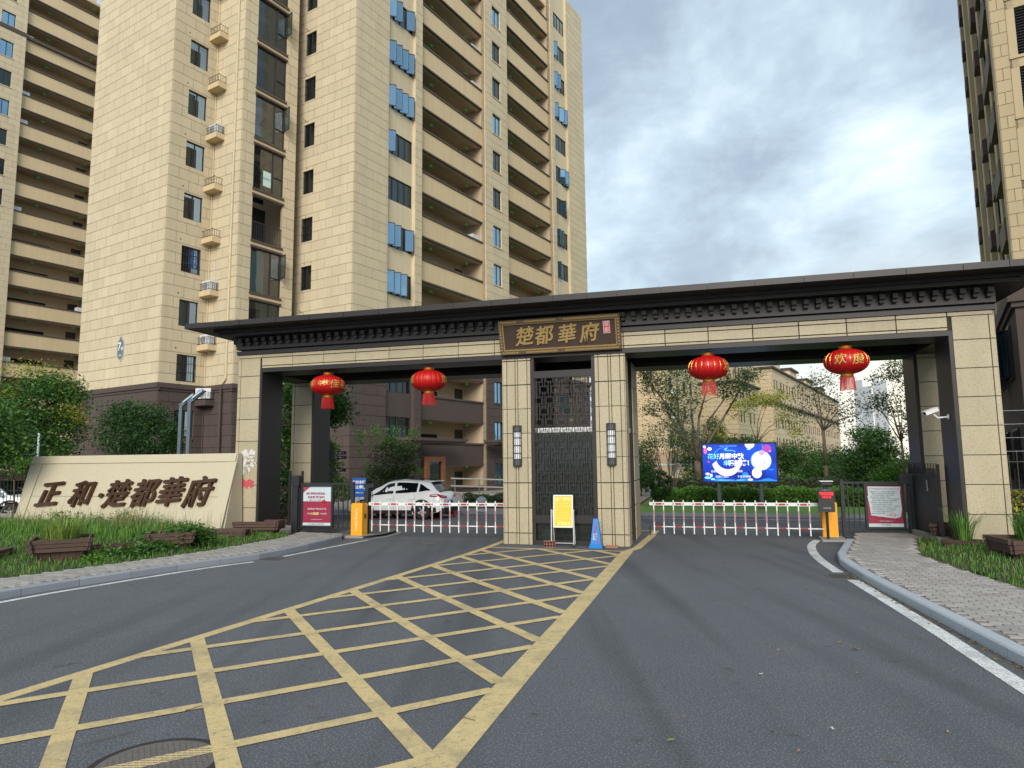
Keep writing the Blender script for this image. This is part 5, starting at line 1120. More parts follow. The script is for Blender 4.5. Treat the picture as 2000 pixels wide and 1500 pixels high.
far_tower('wide grey tower block on the skyline behind the right lantern tassel', 1668, 1702, 756, 260, 16, GT); far_tower('paler grey tower block on the skyline, right one of the pair', 1703, 1731, 745, 275, 12, GT2); far_tower('lower pale office block in front of the grey towers', 1672, 1700, 826, 215, 10, GT2)

# ================================================================== SIGN WALL (left)
sw_ = empty('sign_wall', g(-7.95, -.2, .18), GY, 'wedge shaped granite wall with large bronze characters left of the gate', 'sign wall')
ZT, ZB = 2.26, .0; yT, yB = -.05, -.75
def sface(x, z, out=0.0):      # sloping front face; x to the right from the right top edge, z above base
    t = (z-ZB)/(ZT-ZB); y = yB+(yT-yB)*t; n = Vector((0, -(ZT-ZB), (yT-yB)*-1)).normalized(); n = Vector((0, -1, .31)).normalized(); return (x, y+n.y*out, z+n.z*out)
def edge_x(t, side): return (-7.72-.06*(1-t)*0+(.33*(1-t))*0-.0 if side == 0 else 0.0)
XR_T, XR_B, XL_T, XL_B = .0, .10, -7.72, -7.62
WALLM = mat('sign_granite', (.52, .455, .32), .6, var=.05, vscale=.8, fine=.09, fscale=110, speck=(.36, .31, .22), sscale=95, bump=.04, streak=.03)
q = MB(); 
def X(t, s): return (XL_B+(XL_T-XL_B)*t) if s == 0 else (XR_B+(XR_T-XR_B)*t)
def quadf(mb_, x0, x1, z0, z1, out):
    t0, t1 = z0/ZT, z1/ZT; mb_.add([sface(x0, z0, out), sface(x1, z0, out), sface(x1, z1, out), sface(x0, z1, out)], [(0, 1, 2, 3)])
vs = [(XL_B, yB, -.2), (XR_B, yB, -.2), (XR_T, yT, ZT), (XL_T, yT, ZT), (XL_B, .12, -.2), (XR_B, .12, -.2), (XR_T, .12, ZT), (XL_T, .12, ZT)]
q.add(vs, [(0, 1, 2, 3), (1, 5, 6, 2), (4, 0, 3, 7), (3, 2, 6, 7), (5, 4, 7, 6)]); q.build('body', WALLM, sw_)
bw = .34
for nm, x0, x1, z0, z1 in (('border_slab', XL_T+.06, XR_T-.02, ZT-.24, ZT-.005), ('border_slab', XL_B+.08, XL_B+.08+bw, .02, ZT-.25), ('border_slab', XR_B-.42, XR_B-.06, .02, ZT-.25)):
    q = MB(); P = [sface(x0, z0, .035), sface(x1, z0, .035), sface(x1, z1, .035), sface(x0, z1, .035), sface(x0, z0, 0), sface(x1, z0, 0), sface(x1, z1, 0), sface(x0, z1, 0)]
    q.add(P, [(0, 1, 2, 3), (4, 5, 1, 0), (5, 6, 2, 1), (6, 7, 3, 2), (7, 4, 0, 3)]); q.build(nm, WALLM, sw_)
nx = 10
for j, (z0, z1) in enumerate(((.02, 1.02), (1.03, ZT-.25))):
    for i in range(nx if j == 0 else 1):
        L0, L1 = XL_B+.43, XR_B-.43; x0 = L0+(L1-L0)*i/(nx if j == 0 else 1)+.003; x1 = L0+(L1-L0)*(i+1)/(nx if j == 0 else 1)-.003
        q = MB(); P = [sface(x0, z0, .012), sface(x1, z0, .012), sface(x1, z1, .012), sface(x0, z1, .012), sface(x0, z0, 0), sface(x1, z0, 0), sface(x1, z1, 0), sface(x0, z1, 0)]; q.add(P, [(0, 1, 2, 3), (4, 5, 1, 0), (5, 6, 2, 1), (6, 7, 3, 2), (7, 4, 0, 3)]); q.build('granite_slab', WALLM, sw_)
BRZ = mat('bronze_letters', (.085, .04, .02), .35, .6, var=.3, vscale=6, bump=.1); tiltx = R(90-17.2)
for ch, x, s_, dz in (('正', -6.45, .86, 0), ('和', -5.20, .84, .03), ('·', -4.48, .9, -.04), ('楚', -3.88, .86, .03), ('都', -2.90, .88, .08), ('華', -1.96, .90, .14), ('府', -1.0, .92, .14)):
    p = sface(x+.05, 1.02+dz*.5, .07); put('bronze_character', text_mesh(ch, s_, .10, BRZ, bold=.013, brush=True, shear=.10), sw_, p, 0, tiltx)
# torn paper characters on the left gate column
st = empty('torn_poster', g(-8.07, -.022, 1.95), GY, 'white and red torn paper character pasted on the left gate column', 'poster')
PWt = mat('torn_paper', (.60, .58, .56), .8); put('paper', text_mesh('楚', .46, .003, PWt, bold=.035), st, (.30, -.006, .32), 0, R(90)); put('paper', text_mesh('府', .40, .003, PWt, bold=.03), st, (.30, -.010, .05), 0, R(90))
q = MB(); rg = random.Random(3); pts = [(.08+.42*i/9, -.28+.03*math.sin(i*1.3)) for i in range(10)]+[(.5-.42*i/9, -.46-.03*(i % 3)+rg.uniform(-.03, .03)) for i in range(10)]
q.add([(x, -.006, z) for x, z in pts], [tuple(range(20))[::-1]]); q.build('red_patch', mat('torn_red', (.50, .08, .09), .8, var=.3, vscale=12), st)

# ================================================================== GATES, FENCES, BARRIERS
def rail_fence(root, p0, p1, z0, z1, sp, r=.012, rails=(.12, .88), posts=True, top_over=.0, M=BLACKP, picket='bar', alt=0):
    p0 = Vector(p0); p1 = Vector(p1); d = p1-p0; L = d.length; n = max(2, int(L/sp)); Hh = z1-z0
    for f in rails: q = MB(); a = p0+Vector((0, 0, z0+Hh*f)); q.tube(a, a+d, .016, n=4); q.build('rail', M, root)
    for i in range(n+1):
        q = MB(); a = p0+d*(i/n); hh = z1+(alt if i % 2 else 0); q.tube((a.x, a.y, a.z+z0), (a.x, a.y, a.z+hh), r, n=4); q.build(picket, M, root)
    if posts:
        for a in (p0, p1): q = MB(); q.box(a.x-.03, a.x+.03, a.y-.03, a.y+.03, a.z+z0-.1, a.z+z1+.1+top_over); q.build('post', M, root)
DF = mat('fence_iron', (.022, .02, .02), .55)
f1 = empty('iron_fence', g(0, 0), GY, 'dark iron fence panel between the left gate column and the poster gate', 'fence'); rail_fence(f1, (-7.38, 1.5, 0), (-6.72, 1.15, 0), .25, 1.80, .13, M=DF); q = MB(); q.box(-7.5, -6.7, 1.0, 1.75, 0, .24); q.build('plinth', MATS['concrete'], f1)
f0 = empty('iron_fence', g(0, 0), GY, 'dark iron railing left of the sign wall, in front of the parked white car', 'fence'); rail_fence(f0, (-22, 1.3, .2), (-15.9, 1.3, .2), .25, 1.95, .16, M=DF, alt=.12, rails=(.1, .5, .9)); q = MB(); q.box(-22, -15.8, 1.2, 1.4, 0, .5); q.build('plinth', MATS['concrete'], f0)
f3 = empty('iron_fence', g(0, 0), GY, 'dark iron fence inside the right gate opening beside the column', 'fence'); rail_fence(f3, (10.36, 1.2, 0), (10.36, 3.6, 0), .25, 1.85, .10, r=.014, M=DF, alt=.12, rails=(.1, .42, .5, .9)); q = MB(); q.box(10.2, 10.5, 1.0, 3.8, 0, .25); q.build('plinth', MATS['concrete'], f3)
q = MB(); q.box(10.30, 10.34, 1.2, 3.7, .3, 1.7); q.build('backing_sheet', mat('fence_sheet', (.02, .02, .022), .6), f3)
f4 = empty('iron_fence', g(0, 0), GY, 'iron railing right of the right gate column, in front of the brown building', 'fence'); rail_fence(f4, (11.40, 1.9, .2), (15.5, 1.9, .2), .3, 1.95, .17, M=DF, alt=.12, rails=(.1, .5, .9)); q = MB(); q.box(11.4, 15.5, 1.8, 2.0, 0, .45); q.build('plinth', MATS['concrete'], f4)
def electric_post(u, v, z0, z1, u1, label):
    root = empty('electric_fence_post', g(u, v, z0), GY, label, 'fence post', 'electric fence posts'); h = z1-z0; q = MB()
    q.tube((0, 0, 0), (0, 0, h), .035, n=8); q.build('post', mat('post_white', (.6, .65, .7), .5), root)
    for i in range(4):
        z = h*(.18+.25*i); q = MB(); q.tube((-.06, -.03, z), (.02, -.03, z), .022, n=6); q.build('insulator', BLACKP, root); q = MB(); q.tube((0, -.04, z), (u1-u, -.04, z+.03), .004, n=4); q.build('wire', STEEL, root)
electric_post(-16.75, .8, 2.0, 3.25, -26, 'white electric fence post with four wires above the left railing'); electric_post(11.9, 1.9, 2.0, 3.3, 18, 'grey electric fence post with wires right of the right gate column')
def poster_gate(name, label, u0, v0, u1, v1, z0, z1, pw, side, notice):
    """one leaf: frame, bars, framed poster on one side"""
    d = g(u1, v1)-g(u0, v0); L = d.length; root = empty(name, g(u0, v0), math.atan2(d.y, d.x), label, 'gate', 'pedestrian gates beside the car barriers')
    for z in (z0, z1): q = MB(); q.box(0, L, -.02, .02, z-.025, z+.025); q.build('rail', BLACKP, root)
    for x in (0, L): q = MB(); q.box(x-.045, x+.045, -.045, .045, .0, z1+.06); q.box(x-.10, x+.10, -.08, .08, 0, .02); q.build('post', BLACKP, root)
    x0, x1 = ((.10, .10+pw) if side == 'L' else (L-.12-pw, L-.12)); q = MB(); b = .06
    for a in ((x0, x1, z0+.02, z0+.02+b), (x0, x1, z1-.02-b, z1-.02), (x0, x0+b, z0+.02+b, z1-.02-b), (x1-b, x1, z0+.02+b, z1-.02-b)): q.box(a[0], a[1], -.06, .03, a[2], a[3])
    q.build('poster_frame', BLACKP, root); free = (x1, L) if side == 'L' else (0, x0); n = 3
    for i in range(1, n+1): x = free[0]+(free[1]-free[0])*i/(n+1); q = MB(); q.box(x-.014, x+.014, -.014, .014, z0, z1); q.build('bar', BLACKP, root)
    return root, x0+b, x1-b, z0+.02+b, z1-.02-b
r1, xa, xb, za, zb = poster_gate('pedestrian_gate', 'black gate with a pink and white poster at the left pavement', -6.72, 1.0, -4.95, 1.05, .22, 1.52, 1.05, 'L', False)
PM = mat('poster_maroon', (.30, .025, .06), .4, var=.2, vscale=2.5); PWH = mat('poster_pale', (.52, .60, .62), .4); INK = mat('print_dark', (.05, .04, .045), .6); INKR = mat('print_maroon', (.35, .05, .08), .5); PWT = mat('print_white', (.75, .72, .72), .5)
hh = zb-za; q = MB(); q.box(xa, xb, -.03, -.02, za, za+hh*.62); q.build('poster_lower', PM, r1); q = MB(); q.box(xa, xb, -.03, -.02, za+hh*.62, zb); q.build('poster_upper', PWH, r1); q = MB(); q.box(xa, xb, -.034, -.03, za, za+hh*.07); q.build('poster_footer', PWH, r1)
q = MB(); q.add([(xa, -.034, zb), (xa, -.034, zb-.18), (xa+.24, -.034, zb)], [(0, 1, 2)]); q.build('poster_corner', INKR, r1)
def pt(root, s, x, z, size, M, y=-.037, **k): return put('lettering', text_mesh(s, size, .001, M, **k), root, (x, y, z), 0, R(90))
xm = (xa+xb)/2; pt(r1, '有好房就告诉老友，', xm-.02, zb-.21, .078, INKR, bold=.002); pt(r1, '购房享“福”佳节！', xm, zb-.32, .078, INKR, bold=.002); pt(r1, '荐新客 · 中秋礼　新居住 · 十月到', xm, zb-.40, .036, INK)
pt(r1, '推荐新客户购房成交产品', xm, za+hh*.42, .056, PWT); pt(r1, '可获得　　　　元　现金奖励', xm, za+hh*.30, .05, PWT); pt(r1, '10000', xm-.06, za+hh*.30, .10, mat('print_yellow', (.75, .6, .2), .5), bold=.003); pt(r1, '一 本活动最终解释权归开发商所有 一', xm, za+hh*.15, .026, PWT); pt(r1, '正和 · 楚都華府　楚都華府营销中心', xm, za+hh*.035, .034, INK)
q = MB(); q.lathe([(0, -.05), (.05, -.02), (.05, .02), (0, .05)], 8, c=(xb-.24, -.04, za+hh*.62)); q.box(xb-.33, xb-.15, -.045, -.035, za+hh*.61, za+hh*.63); q.box(xb-.25, xb-.23, -.045, -.035, za+hh*.50, za+hh*.61); q.build('printed_ribbon', REDP, r1)
q = MB(); q.box(-.17, .02, -.12, .06, .0, 1.60); q.build('turnstile_post', BLACKP, r1); q = MB(); q.box(-.20, .06, -.14, .10, 1.45, 1.76); q.build('card_reader', BLACKP, r1)
r2, xa, xb, za, zb = poster_gate('pedestrian_gate', 'black gate with a white printed notice at the right pavement', 8.57, 3.05, 10.20, 3.20, .22, 1.46, .98, 'R', True)
hh = zb-za; q = MB(); q.box(xa, xb, -.03, -.02, za, zb); q.build('poster', PM, r2); q = MB(); rg = random.Random(1); pts = [(xa+.03, zb-.02), (xb-.02, zb-.03), (xb-.04, zb-.18), (xb-.02, zb-.6), (xb-.06, za+.26), (xb-.20, za+.22), (xa+.3, za+.27), (xa+.08, za+.30), (xa+.05, za+.6), (xa+.02, za+.8), (xa+.04, zb-.25)]
q.add([(x, -.033, z) for x, z in pts], [tuple(range(len(pts)))]); q.build('notice_sheet', PWH, r2); q = MB(); q.box(xa, xb, -.034, -.03, za, za+hh*.08); q.build('poster_footer', PWH, r2)
pt(r2, '关于严禁电动自行车上楼“十条规定”的公告', (xa+xb)/2, zb-.09, .040, INKR); body = '尊敬的各位业主：为了加强小区消防安全管理，严禁电动自行车进入楼道和电梯，不得占用消防通道，请各位业主自觉遵守相关规定，共同维护小区的安全与秩序。'
for i in range(15): pt(r2, (body*3)[i*17:i*17+22-(i % 4)*2], xa+.08+(.04 if i % 3 else 0), zb-.16-.048*i, .031, INK, align='LEFT')
q = MB(); q.lathe([(.055, 0), (.062, .0), (.062, .002), (.055, .002)], 20); o = q.build('red_stamp', REDP, r2, loc=(xb-.25, -.036, za+.31)); o.rotation_euler = (R(90), 0, 0); pt(r2, '楚都華府物业服务中心', xb-.25, za+.31, .030, INKR)
pt(r2, '一 楚都華府物业服务中心宣 一', (xa+xb)/2, za+.15, .028, PWT); pt(r2, '正和 · 楚都華府', (xa+xb)/2, za+.05, .035, INK)
q = MB(); q.box(1.66, 1.78, -.08, .06, 0, 1.50); q.build('turnstile_post', BLACKP, r2); q = MB(); q.box(1.42, 1.78, -.10, .02, 1.42, 1.66); q.build('card_reader', BLACKP, r2)
q = MB(); q.box(-.045, .045, -.045, .045, 0, 1.30); q.box(-.10, .10, -.06, .04, 1.28, 1.58); ap = q.build('access_post', BLACKP, loc=g(10.36, 1.9), rz=GY); tag(ap, 'black access control post with a small screen on the right pavement', 'access post'); q = MB(); q.box(-.085, .085, -.065, -.062, 1.34, 1.55); q.box(-.09, .09, -.066, -.06, 1.30, 1.33); q.build('screen', STEEL, ap); q = MB(); q.box(-.07, .07, -.069, -.066, 1.36, 1.54); q.build('screen_glass', BLACK, ap)

def barrier(name, label, u, v, w, d, h, arm_u0, arm_u1, arm_v, zt, zb_, sp, n, print_, ruz=0):
    root = empty(name, g(u, v), GY, label, 'barrier', 'striped car barriers'); c = .02
    q = MB(); q.box(-w/2, w/2, -d/2, d/2, .02, h-.02); q.box(-w/2+.02, w/2-.02, -d/2+.02, d/2-.02, h-.02, h); q.build('cabinet', ORANGE, root); q = MB(); q.box(-w/2-.015, w/2+.015, -d/2-.015, d/2+.015, 0, .02); q.build('foot_plate', mat('rust', (.12, .05, .025), .9), root)
    q = MB(); q.box(w/2-.005, w/2+.004, -d/2+.03, -d/2+.035, .05, h-.05); q.box(w/2, w/2+.012, -.03, .05, h*.55, h*.68); q.build('door_lock', BLACKP, root)
    q = MB(); q.box(-w/2+.02, w/2-.02, -d/2-.003, -d/2, .04, h-.05); q.build('door', ORANGE, root)
    if print_: put('lettering', text_mesh('Parking System', .105, .001, WHITE), root, (0, -d/2-.006, h*.52), 0, R(90)).rotation_euler = (R(90), R(90), 0)
    s = 1 if arm_u1 > arm_u0 else -1; dy = arm_v-v; a0, a1 = arm_u0-u, arm_u1-u
    q = MB(); q.box(min(a0, a1), max(a0, a1), dy-.02, dy+.02, zt-.045, zt+.045); arm = q.build('arm', WHITE, root)
    AR = mat('reflective_red', (.40, .03, .05), .45)
    q = MB(); q.box(min(a0, a1)+.1, max(a0, a1)-.0, dy-.012, dy+.012, zb_+.17-.014, zb_+.17+.014); q.build('lower_rod', WHITE, arm)
    for i in range(n):
        x = a0+s*(.12+.0+sp*i) if ruz == 0 else a1-s*(.12+sp*i)
        q = MB(); q.box(x-.015, x+.015, dy-.045, dy-.022, zb_-.02, zt+.10, 0); q.build('picket', WHITE, arm); q = MB(); q.box(x-.0095, x+.0095, dy-.0475, dy-.045, zb_+.30, zt-.17); q.build('red_strip', AR, arm)
        if i % 2 == 0 and i < n-1:
            xx = sorted((x+s*.03 if ruz == 0 else x-s*.03, x+s*(sp-.05) if ruz == 0 else x-s*(sp-.05))); q = MB(); q.box(xx[0]+.02, xx[1]-.0, dy-.024, dy-.0205, zt-.028, zt+.024); q.build('red_strip', AR, arm); q = MB(); q.box(xx[0], xx[1], dy-.015, dy+.015, zb_+.155, zb_+.187); q.build('red_strip', AR, arm)
        q = MB(); q.box(x-.022, x+.022, dy-.05, dy-.046, zt-.012, zt+.012); q.build('bolt', BLACKP, arm)
    q = MB(); x = a1; q.tube((x, dy, .02), (x, dy, zb_+.2), .014, n=6); q.build('rest_leg', BLACKP, arm) if ruz else None
    return root
barrier('car_barrier', 'left striped barrier arm with orange cabinet lettered Parking System', -4.66, .92, .36, .32, .97, -4.5, .0, 1.2, .93, .16, .27, 17, True)
q = MB(); q.box(-.075, .055, -.10, .10, .97, 1.28); q.box(-.05, .05, -.08, .08, 1.28, 1.40); tag(q.build('camera_post', BLACKP, loc=g(-4.62, 1.35), rz=GY), 'black number plate camera post behind the left orange cabinet', 'camera post'); cb = bpy.data.objects['camera_post']
q = MB(); q.box(-.12, .22, -.06, .06, 1.40, 1.50); q.box(-.16, .26, -.08, .08, 1.50, 1.515); q.build('camera', BLACKP, cb); q = MB(); q.box(-.04, .04, -.04, .04, 0, .97); q.build('stem', BLACKP, cb)
barrier('car_barrier', 'right striped barrier arm with plain orange cabinet behind the display post', 8.18, 2.9, .38, .32, .96, 8.0, 3.5, 2.6, .90, .10, .27, 16, False, 1)
dp_ = empty('display_post', g(8.04, 2.2), GY, 'black display post with red characters and a camera at the right barrier', 'display post')
q = MB(); q.tube((0, .05, 0), (0, .05, .85), .035, n=8); q.build('pole', BLACKP, dp_); q = MB(); q.box(-.19, .19, -.06, .06, .74, 1.34); q.build('case', BLACKP, dp_); q = MB(); q.box(-.05, .05, -.03, .05, 1.34, 1.45); q.build('neck', BLACKP, dp_)
q = MB(); q.box(-.12, .14, -.16, .10, 1.43, 1.52); q.build('camera', BLACKP, dp_); q = MB(); q.box(-.15, .16, -.19, .12, 1.52, 1.54); q.build('camera_hood', WHITE, dp_)
q = MB(); q.box(-.16, .16, -.062, -.060, 1.08, 1.25); q.build('led_panel', mat('led_dark', (.03, .002, .002), .5), dp_); LR = mat('led_red', (.6, .0, .0), .5, emit=(1, .02, .02), estr=1.3)
put('lettering', text_mesh('欢迎光临', .082, .001, LR, bold=.003), dp_, (0, -.066, 1.205), 0, R(90)); put('lettering', text_mesh('14-9-13', .07, .001, LR, bold=.002), dp_, (0, -.066, 1.115), 0, R(90)); put('lettering', text_mesh('P PARKING SYSTEM', .025, .001, STEEL), dp_, (0, -.066, 1.30), 0, R(90)); put('lettering', text_mesh('车牌识别系统', .03, .001, WHITE), dp_, (0, -.066, .84), 0, R(90))
# blue no-parking sign, fingerpost, hydrant
bs = empty('blue_sign', g(-5.42, 2.3), GY, 'blue no-parking sign with white characters behind the left gate', 'sign'); q = MB(); q.tube((0, 0, 0), (0, 0, 1.1), .02, n=6); q.build('pole', STEEL, bs); q = MB(); q.box(-.235, .235, -.02, 0, 1.07, 1.66); q.build('board', mat('sign_blue', (.01, .085, .34), .4), bs)
pt(bs, '机动车辆', 0, 1.52, .112, WHITE, y=-.024, bold=.003); pt(bs, '禁止停放', 0, 1.37, .112, WHITE, y=-.024, bold=.003); pt(bs, '楚都華府物业　宣', .06, 1.20, .045, WHITE, y=-.024)
fp = empty('fingerpost', at(648, 905, 27)*Vector((1, 1, 0)).to_3d() if False else Vector((at(648, 905, 27).x, at(648, 905, 27).y, .1)), GY, 'dark fingerpost with stacked direction boards beyond the left gate', 'fingerpost'); q = MB(); q.tube((0, 0, 0), (0, 0, 2.75), .05, n=8); q.build('pole', BLACKP, fp)
for z, s, s2 in ((2.42, 1, '7#　8#'), (2.25, 1, '9#　10#'), (2.5, -1, '5#'), (1.95, -1, '6#'), (1.78, 1, '物业'), (1.62, -1, '出口')):
    q = MB(); q.box(min(.03*s, .62*s), max(.03*s, .62*s), -.025, -.005, z-.065, z+.065); o = q.build('direction_board', DARK, fp); put('lettering', text_mesh(s2+' →' if s > 0 else s2, .08, .001, WHITE), o, (.33*s, -.028, z), 0, R(90))
hy = empty('hydrant', g(-6.9, 2.6), GY, 'red bollard with rounded cap behind the left iron fence', 'bollard'); q = MB(); q.lathe([(0, 0), (.09, 0), (.09, .85), (.12, .87), (.12, .93), (.07, 1.0), (0, 1.02)], 16); q.build('body', REDP, hy, smooth=False); q = MB(); q.box(-.15, .15, -.04, .04, .78, .84); q.build('side_caps', REDP, hy)
bal = MB(); bal.lathe([(.25*math.cos(t), .36+.25*math.sin(t)) for t in [(-math.pi/2+math.pi*i/12) for i in range(13)]], 24); o = empty('stone_ball', g(-3.94, 9.95, .10), GY, 'grey stone ball bollard on the inner kerb behind the left barrier', 'bollard'); bal.build('ball', mat('stone_grey', (.30, .31, .33), .8, var=.1, fine=.15), o, smooth=True); q = MB(); q.lathe([(0, 0), (.26, 0), (.22, .06), (.14, .13), (0, .13)], 20); q.build('base', MATS['stone_grey'], o)
fc = empty('traffic_cone', g(-4.75, 8.6, .06), GY, 'faded red cone lying on its side behind the white car', 'traffic cone'); q = MB(); q.tube((-.5, 0, .12), (.15, 0, .12), .05, .14, 14); q.build('body', mat('cone_red', (.55, .10, .08), .6), fc); q = MB(); q.box(.14, .18, -.17, .17, -.04, .30); q.build('base', MATS['cone_red'], fc)

# ================================================================== SHORT FAR THINGS by the tower entrance
rl_ = empty('handrail', g(-4.2, 13.4, .1), GY, 'pale ramp handrail by the tower entrance behind the white car', 'handrail')
for z, x0, x1 in ((1.15, -2.4, 1.4), (.80, -2.4, 1.3), (.5, -2.4, -.3)): q = MB(); q.tube((x0, 0, z+.12), (x1, 0, z), .035, n=6); q.build('rail', mat('rail_pale', (.55, .50, .42), .5), rl_)
for x in (-2.2, -1.0, .2, 1.2): q = MB(); q.tube((x, 0, 0), (x, 0, 1.2), .03, n=6); q.build('post', STEEL, rl_)
cn2 = MB()
# entrance canopies and orange door frame against the tower
en = empty('entrance_porch', tw(14.0, -6.95), TY, 'brown canopy and orange door frame at the tower entrance behind the white car', 'porch')
for x0, x1, z in ((-3.5, 2.2, 3.45), (5.8, 9.5, 3.5)): q = MB(); q.box(x0, x1, -1.2, 0, z, z+.18); q.box(x0+.1, x1-.1, -1.1, 0, z-.12, z); q.build('canopy', BSTUC, en)
q = MB(); OW = mat('door_timber', (.20, .075, .028), .6)
for a in ((-.9, -.6, 0, 2.5), (.7, 1.0, 0, 2.5), (-.6, .7, 2.2, 2.5)): q.box(a[0], a[1], -.30, -.1, a[2], a[3])
q.build('door_frame', OW, en); q = MB(); q.box(-.6, .7, -.15, -.13, 0, 2.2); q.build('door_glass', GLASS, en)
ig = empty('iron_gate', tw(22.2, -7.6), TY, 'small grey iron gate standing by the brown base of the tower', 'gate'); 
GG = mat('gate_grey', (.10, .11, .125), .5, .3)
for a in ((0, .05, 0, 1.5), (1.7, 1.75, 0, 1.5)): q = MB(); q.box(a[0], a[1], -.03, .03, a[2], a[3]); q.build('post', GG, ig)
for z in (.1, .75, .85, 1.45): q = MB(); q.box(.05, 1.7, -.02, .02, z-.02, z+.02); q.build('rail', GG, ig)
for i in range(11): q = MB(); x = .15+i*.145; q.box(x-.012, x+.012, -.012, .012, .1, 1.45); q.build('bar', GG, ig)

# ================================================================== LIT SCREEN
ls_ = empty('led_screen', (7.94, 28.99, .09), math.atan2(-.935, 2.85), 'bright blue lit festival screen on two grey posts on the lawn', 'screen')
LW, Z0, Z1 = 3.0, 1.07, 2.72
q = MB(); q.box(0, LW, 0, .18, Z0, Z1); q.build('cabinet', BLACKP, ls_)
for x in (.66, 2.32): q = MB(); q.tube((x, .12, -.05), (x, .12, Z0), .09, n=12); q.tube((x, .12, -.05), (x, .12, .06), .14, n=12); q.build('post', mat('post_grey', (.10, .12, .13), .5), ls_)
def em(name, c, s=1.0): return mat(name, tuple(v*.3 for v in c), .5, emit=c, estr=s)
M_ = bpy.data.materials.new('screen_blue'); M_.use_nodes = True; t = M_.node_tree; b = t.nodes['Principled BSDF']; tcn = t.nodes.new('ShaderNodeTexCoord'); sp_ = t.nodes.new('ShaderNodeSeparateXYZ'); t.links.new(tcn.outputs['Object'], sp_.inputs[0]); nz_ = t.nodes.new('ShaderNodeTexNoise'); nz_.inputs['Scale'].default_value = 1.1; t.links.new(tcn.outputs['Object'], nz_.inputs['Vector'])
rp = t.nodes.new('ShaderNodeValToRGB'); rp.color_ramp.elements[0].position = .35; rp.color_ramp.elements[0].color = (.002, .012, .26, 1); rp.color_ramp.elements[1].position = .7; rp.color_ramp.elements[1].color = (.002, .07, .62, 1); t.links.new(nz_.outputs['Fac'], rp.inputs[0]); t.links.new(rp.outputs[0], b.inputs['Emission Color']); b.inputs['Emission Strength'].default_value = .75; b.inputs['Base Color'].default_value = (.005, .01, .05, 1)
q = MB(); q.quad((.06, -.004, Z0+.06), (LW-.06, -.004, Z0+.06), (LW-.06, -.004, Z1-.06), (.06, -.004, Z1-.06)); q.build('display', M_, ls_)
EW = em('screen_white', (.75, .82, .86), .8); ECY = em('screen_cyan', (.2, .65, .85), .8); EPK = em('screen_pink', (.85, .15, .45), .6); EPU = em('screen_violet', (.38, .05, .40), .7); ECR = em('screen_cream', (.80, .76, .55), .75); ELB = em('screen_light_blue', (.01, .20, .70), .8); EGR = em('screen_green', (.35, .65, .45), .7); ELI = em('screen_lilac', (.62, .58, .75), .7)
def sx(f): return .06+(LW-.12)*f
def sz(f): return Z1-.06-(Z1-Z0-.12)*f
def disc(fx, fz, rx, rz, M, y, a0=0, a1=2*math.pi, n=28, name='printed_shape'):
    q = MB(); q.add([(max(.06, min(LW-.06, sx(fx)+rx*math.cos(a0+(a1-a0)*i/n))), y, max(Z0+.06, min(Z1-.06, sz(fz)+rz*math.sin(a0+(a1-a0)*i/n)))) for i in range(n)], [tuple(range(n))]); q.build(name, M, ls_)
disc(.655, 0, .19, .19, ECR, -.008); disc(.80, .45, .40, .40, em('screen_glow', (.25, .5, .85), .7), -.007); disc(.805, .45, .365, .38, EW, -.009); disc(.735, .78, .19, .21, EW, -.0095)
disc(.885, .13, .165, .165, EPU, -.011); disc(.815, .24, .11, .11, em('screen_lilac_disc', (.45, .32, .62), .7), -.012); disc(.925, .20, .05, .05, EPK, -.012); disc(.04, .17, .07, .13, EPK, -.010); disc(.10, .12, .09, .07, EW, -.009); disc(.03, .06, .06, .06, ELI, -.011); disc(.06, .80, .09, .06, ELI, -.010); disc(.11, .84, .05, .07, EW, -.010); disc(.06, .90, .13, .05, ECY, -.009); disc(.13, .94, .09, .04, ECY, -.009); disc(.645, .955, .10, .05, em('screen_petal', (.8, .55, .65), .7), -.010); disc(.58, .82, .12, .10, ELB, -.008); disc(.08, .47, .06, .05, EPU, -.009); disc(.64, .14, .075, .03, EGR, -.010); disc(.93, .69, .09, .03, ELB, -.009); disc(.76, .49, .07, .03, em('screen_grey', (.45, .5, .56), .7), -.013); disc(.845, .5, .05, .09, MATS['screen_grey'], -.013); disc(.73, .34, .08, .02, MATS['screen_grey'], -.013)
q = MB(); n = 24   # crescent
O1 = [(sx(.33)+.60*math.cos(R(195)+R(165)*i/n), sz(.42)+.68*math.sin(R(195)+R(165)*i/n)) for i in range(n+1)]; O2 = [(sx(.345)+.46*math.cos(R(195)+R(165)*i/n), sz(.36)+.48*math.sin(R(195)+R(165)*i/n)) for i in range(n+1)]
q.add([(x, -.009, z) for x, z in O1+O2], [(i, i+1, n+2+i, n+1+i) for i in range(n)]); q.build('printed_crescent', ELI, ls_)
q = MB(); q.path([(sx(.13), -.01, sz(.36)), (sx(.17), -.01, sz(.22)), (sx(.23), -.01, sz(.12)), (sx(.30), -.01, sz(.08))], .006, 4); q.path([(sx(.30), -.01, sz(.13)), (sx(.35), -.01, sz(.09)), (sx(.31), -.01, sz(.16)), (sx(.42), -.01, sz(.17)), (sx(.46), -.01, sz(.2))], .014, 4); q.path([(sx(.825), -.01, sz(0.0)), (sx(.825), -.01, sz(.13))], .005, 4); q.build('printed_lines', ECY, ls_)
q = MB(); n = 30; q.add([(sx(.15+.85*i/n), -.0085, Z0+.06) for i in range(n+1)]+[(sx(.15+.85*i/n), -.0085, Z0+.13+.05*math.sin(i*.55)) for i in range(n+1)], [(i, i+1, n+2+i, n+1+i) for i in range(n)]); q.build('printed_wave', ELB, ls_)
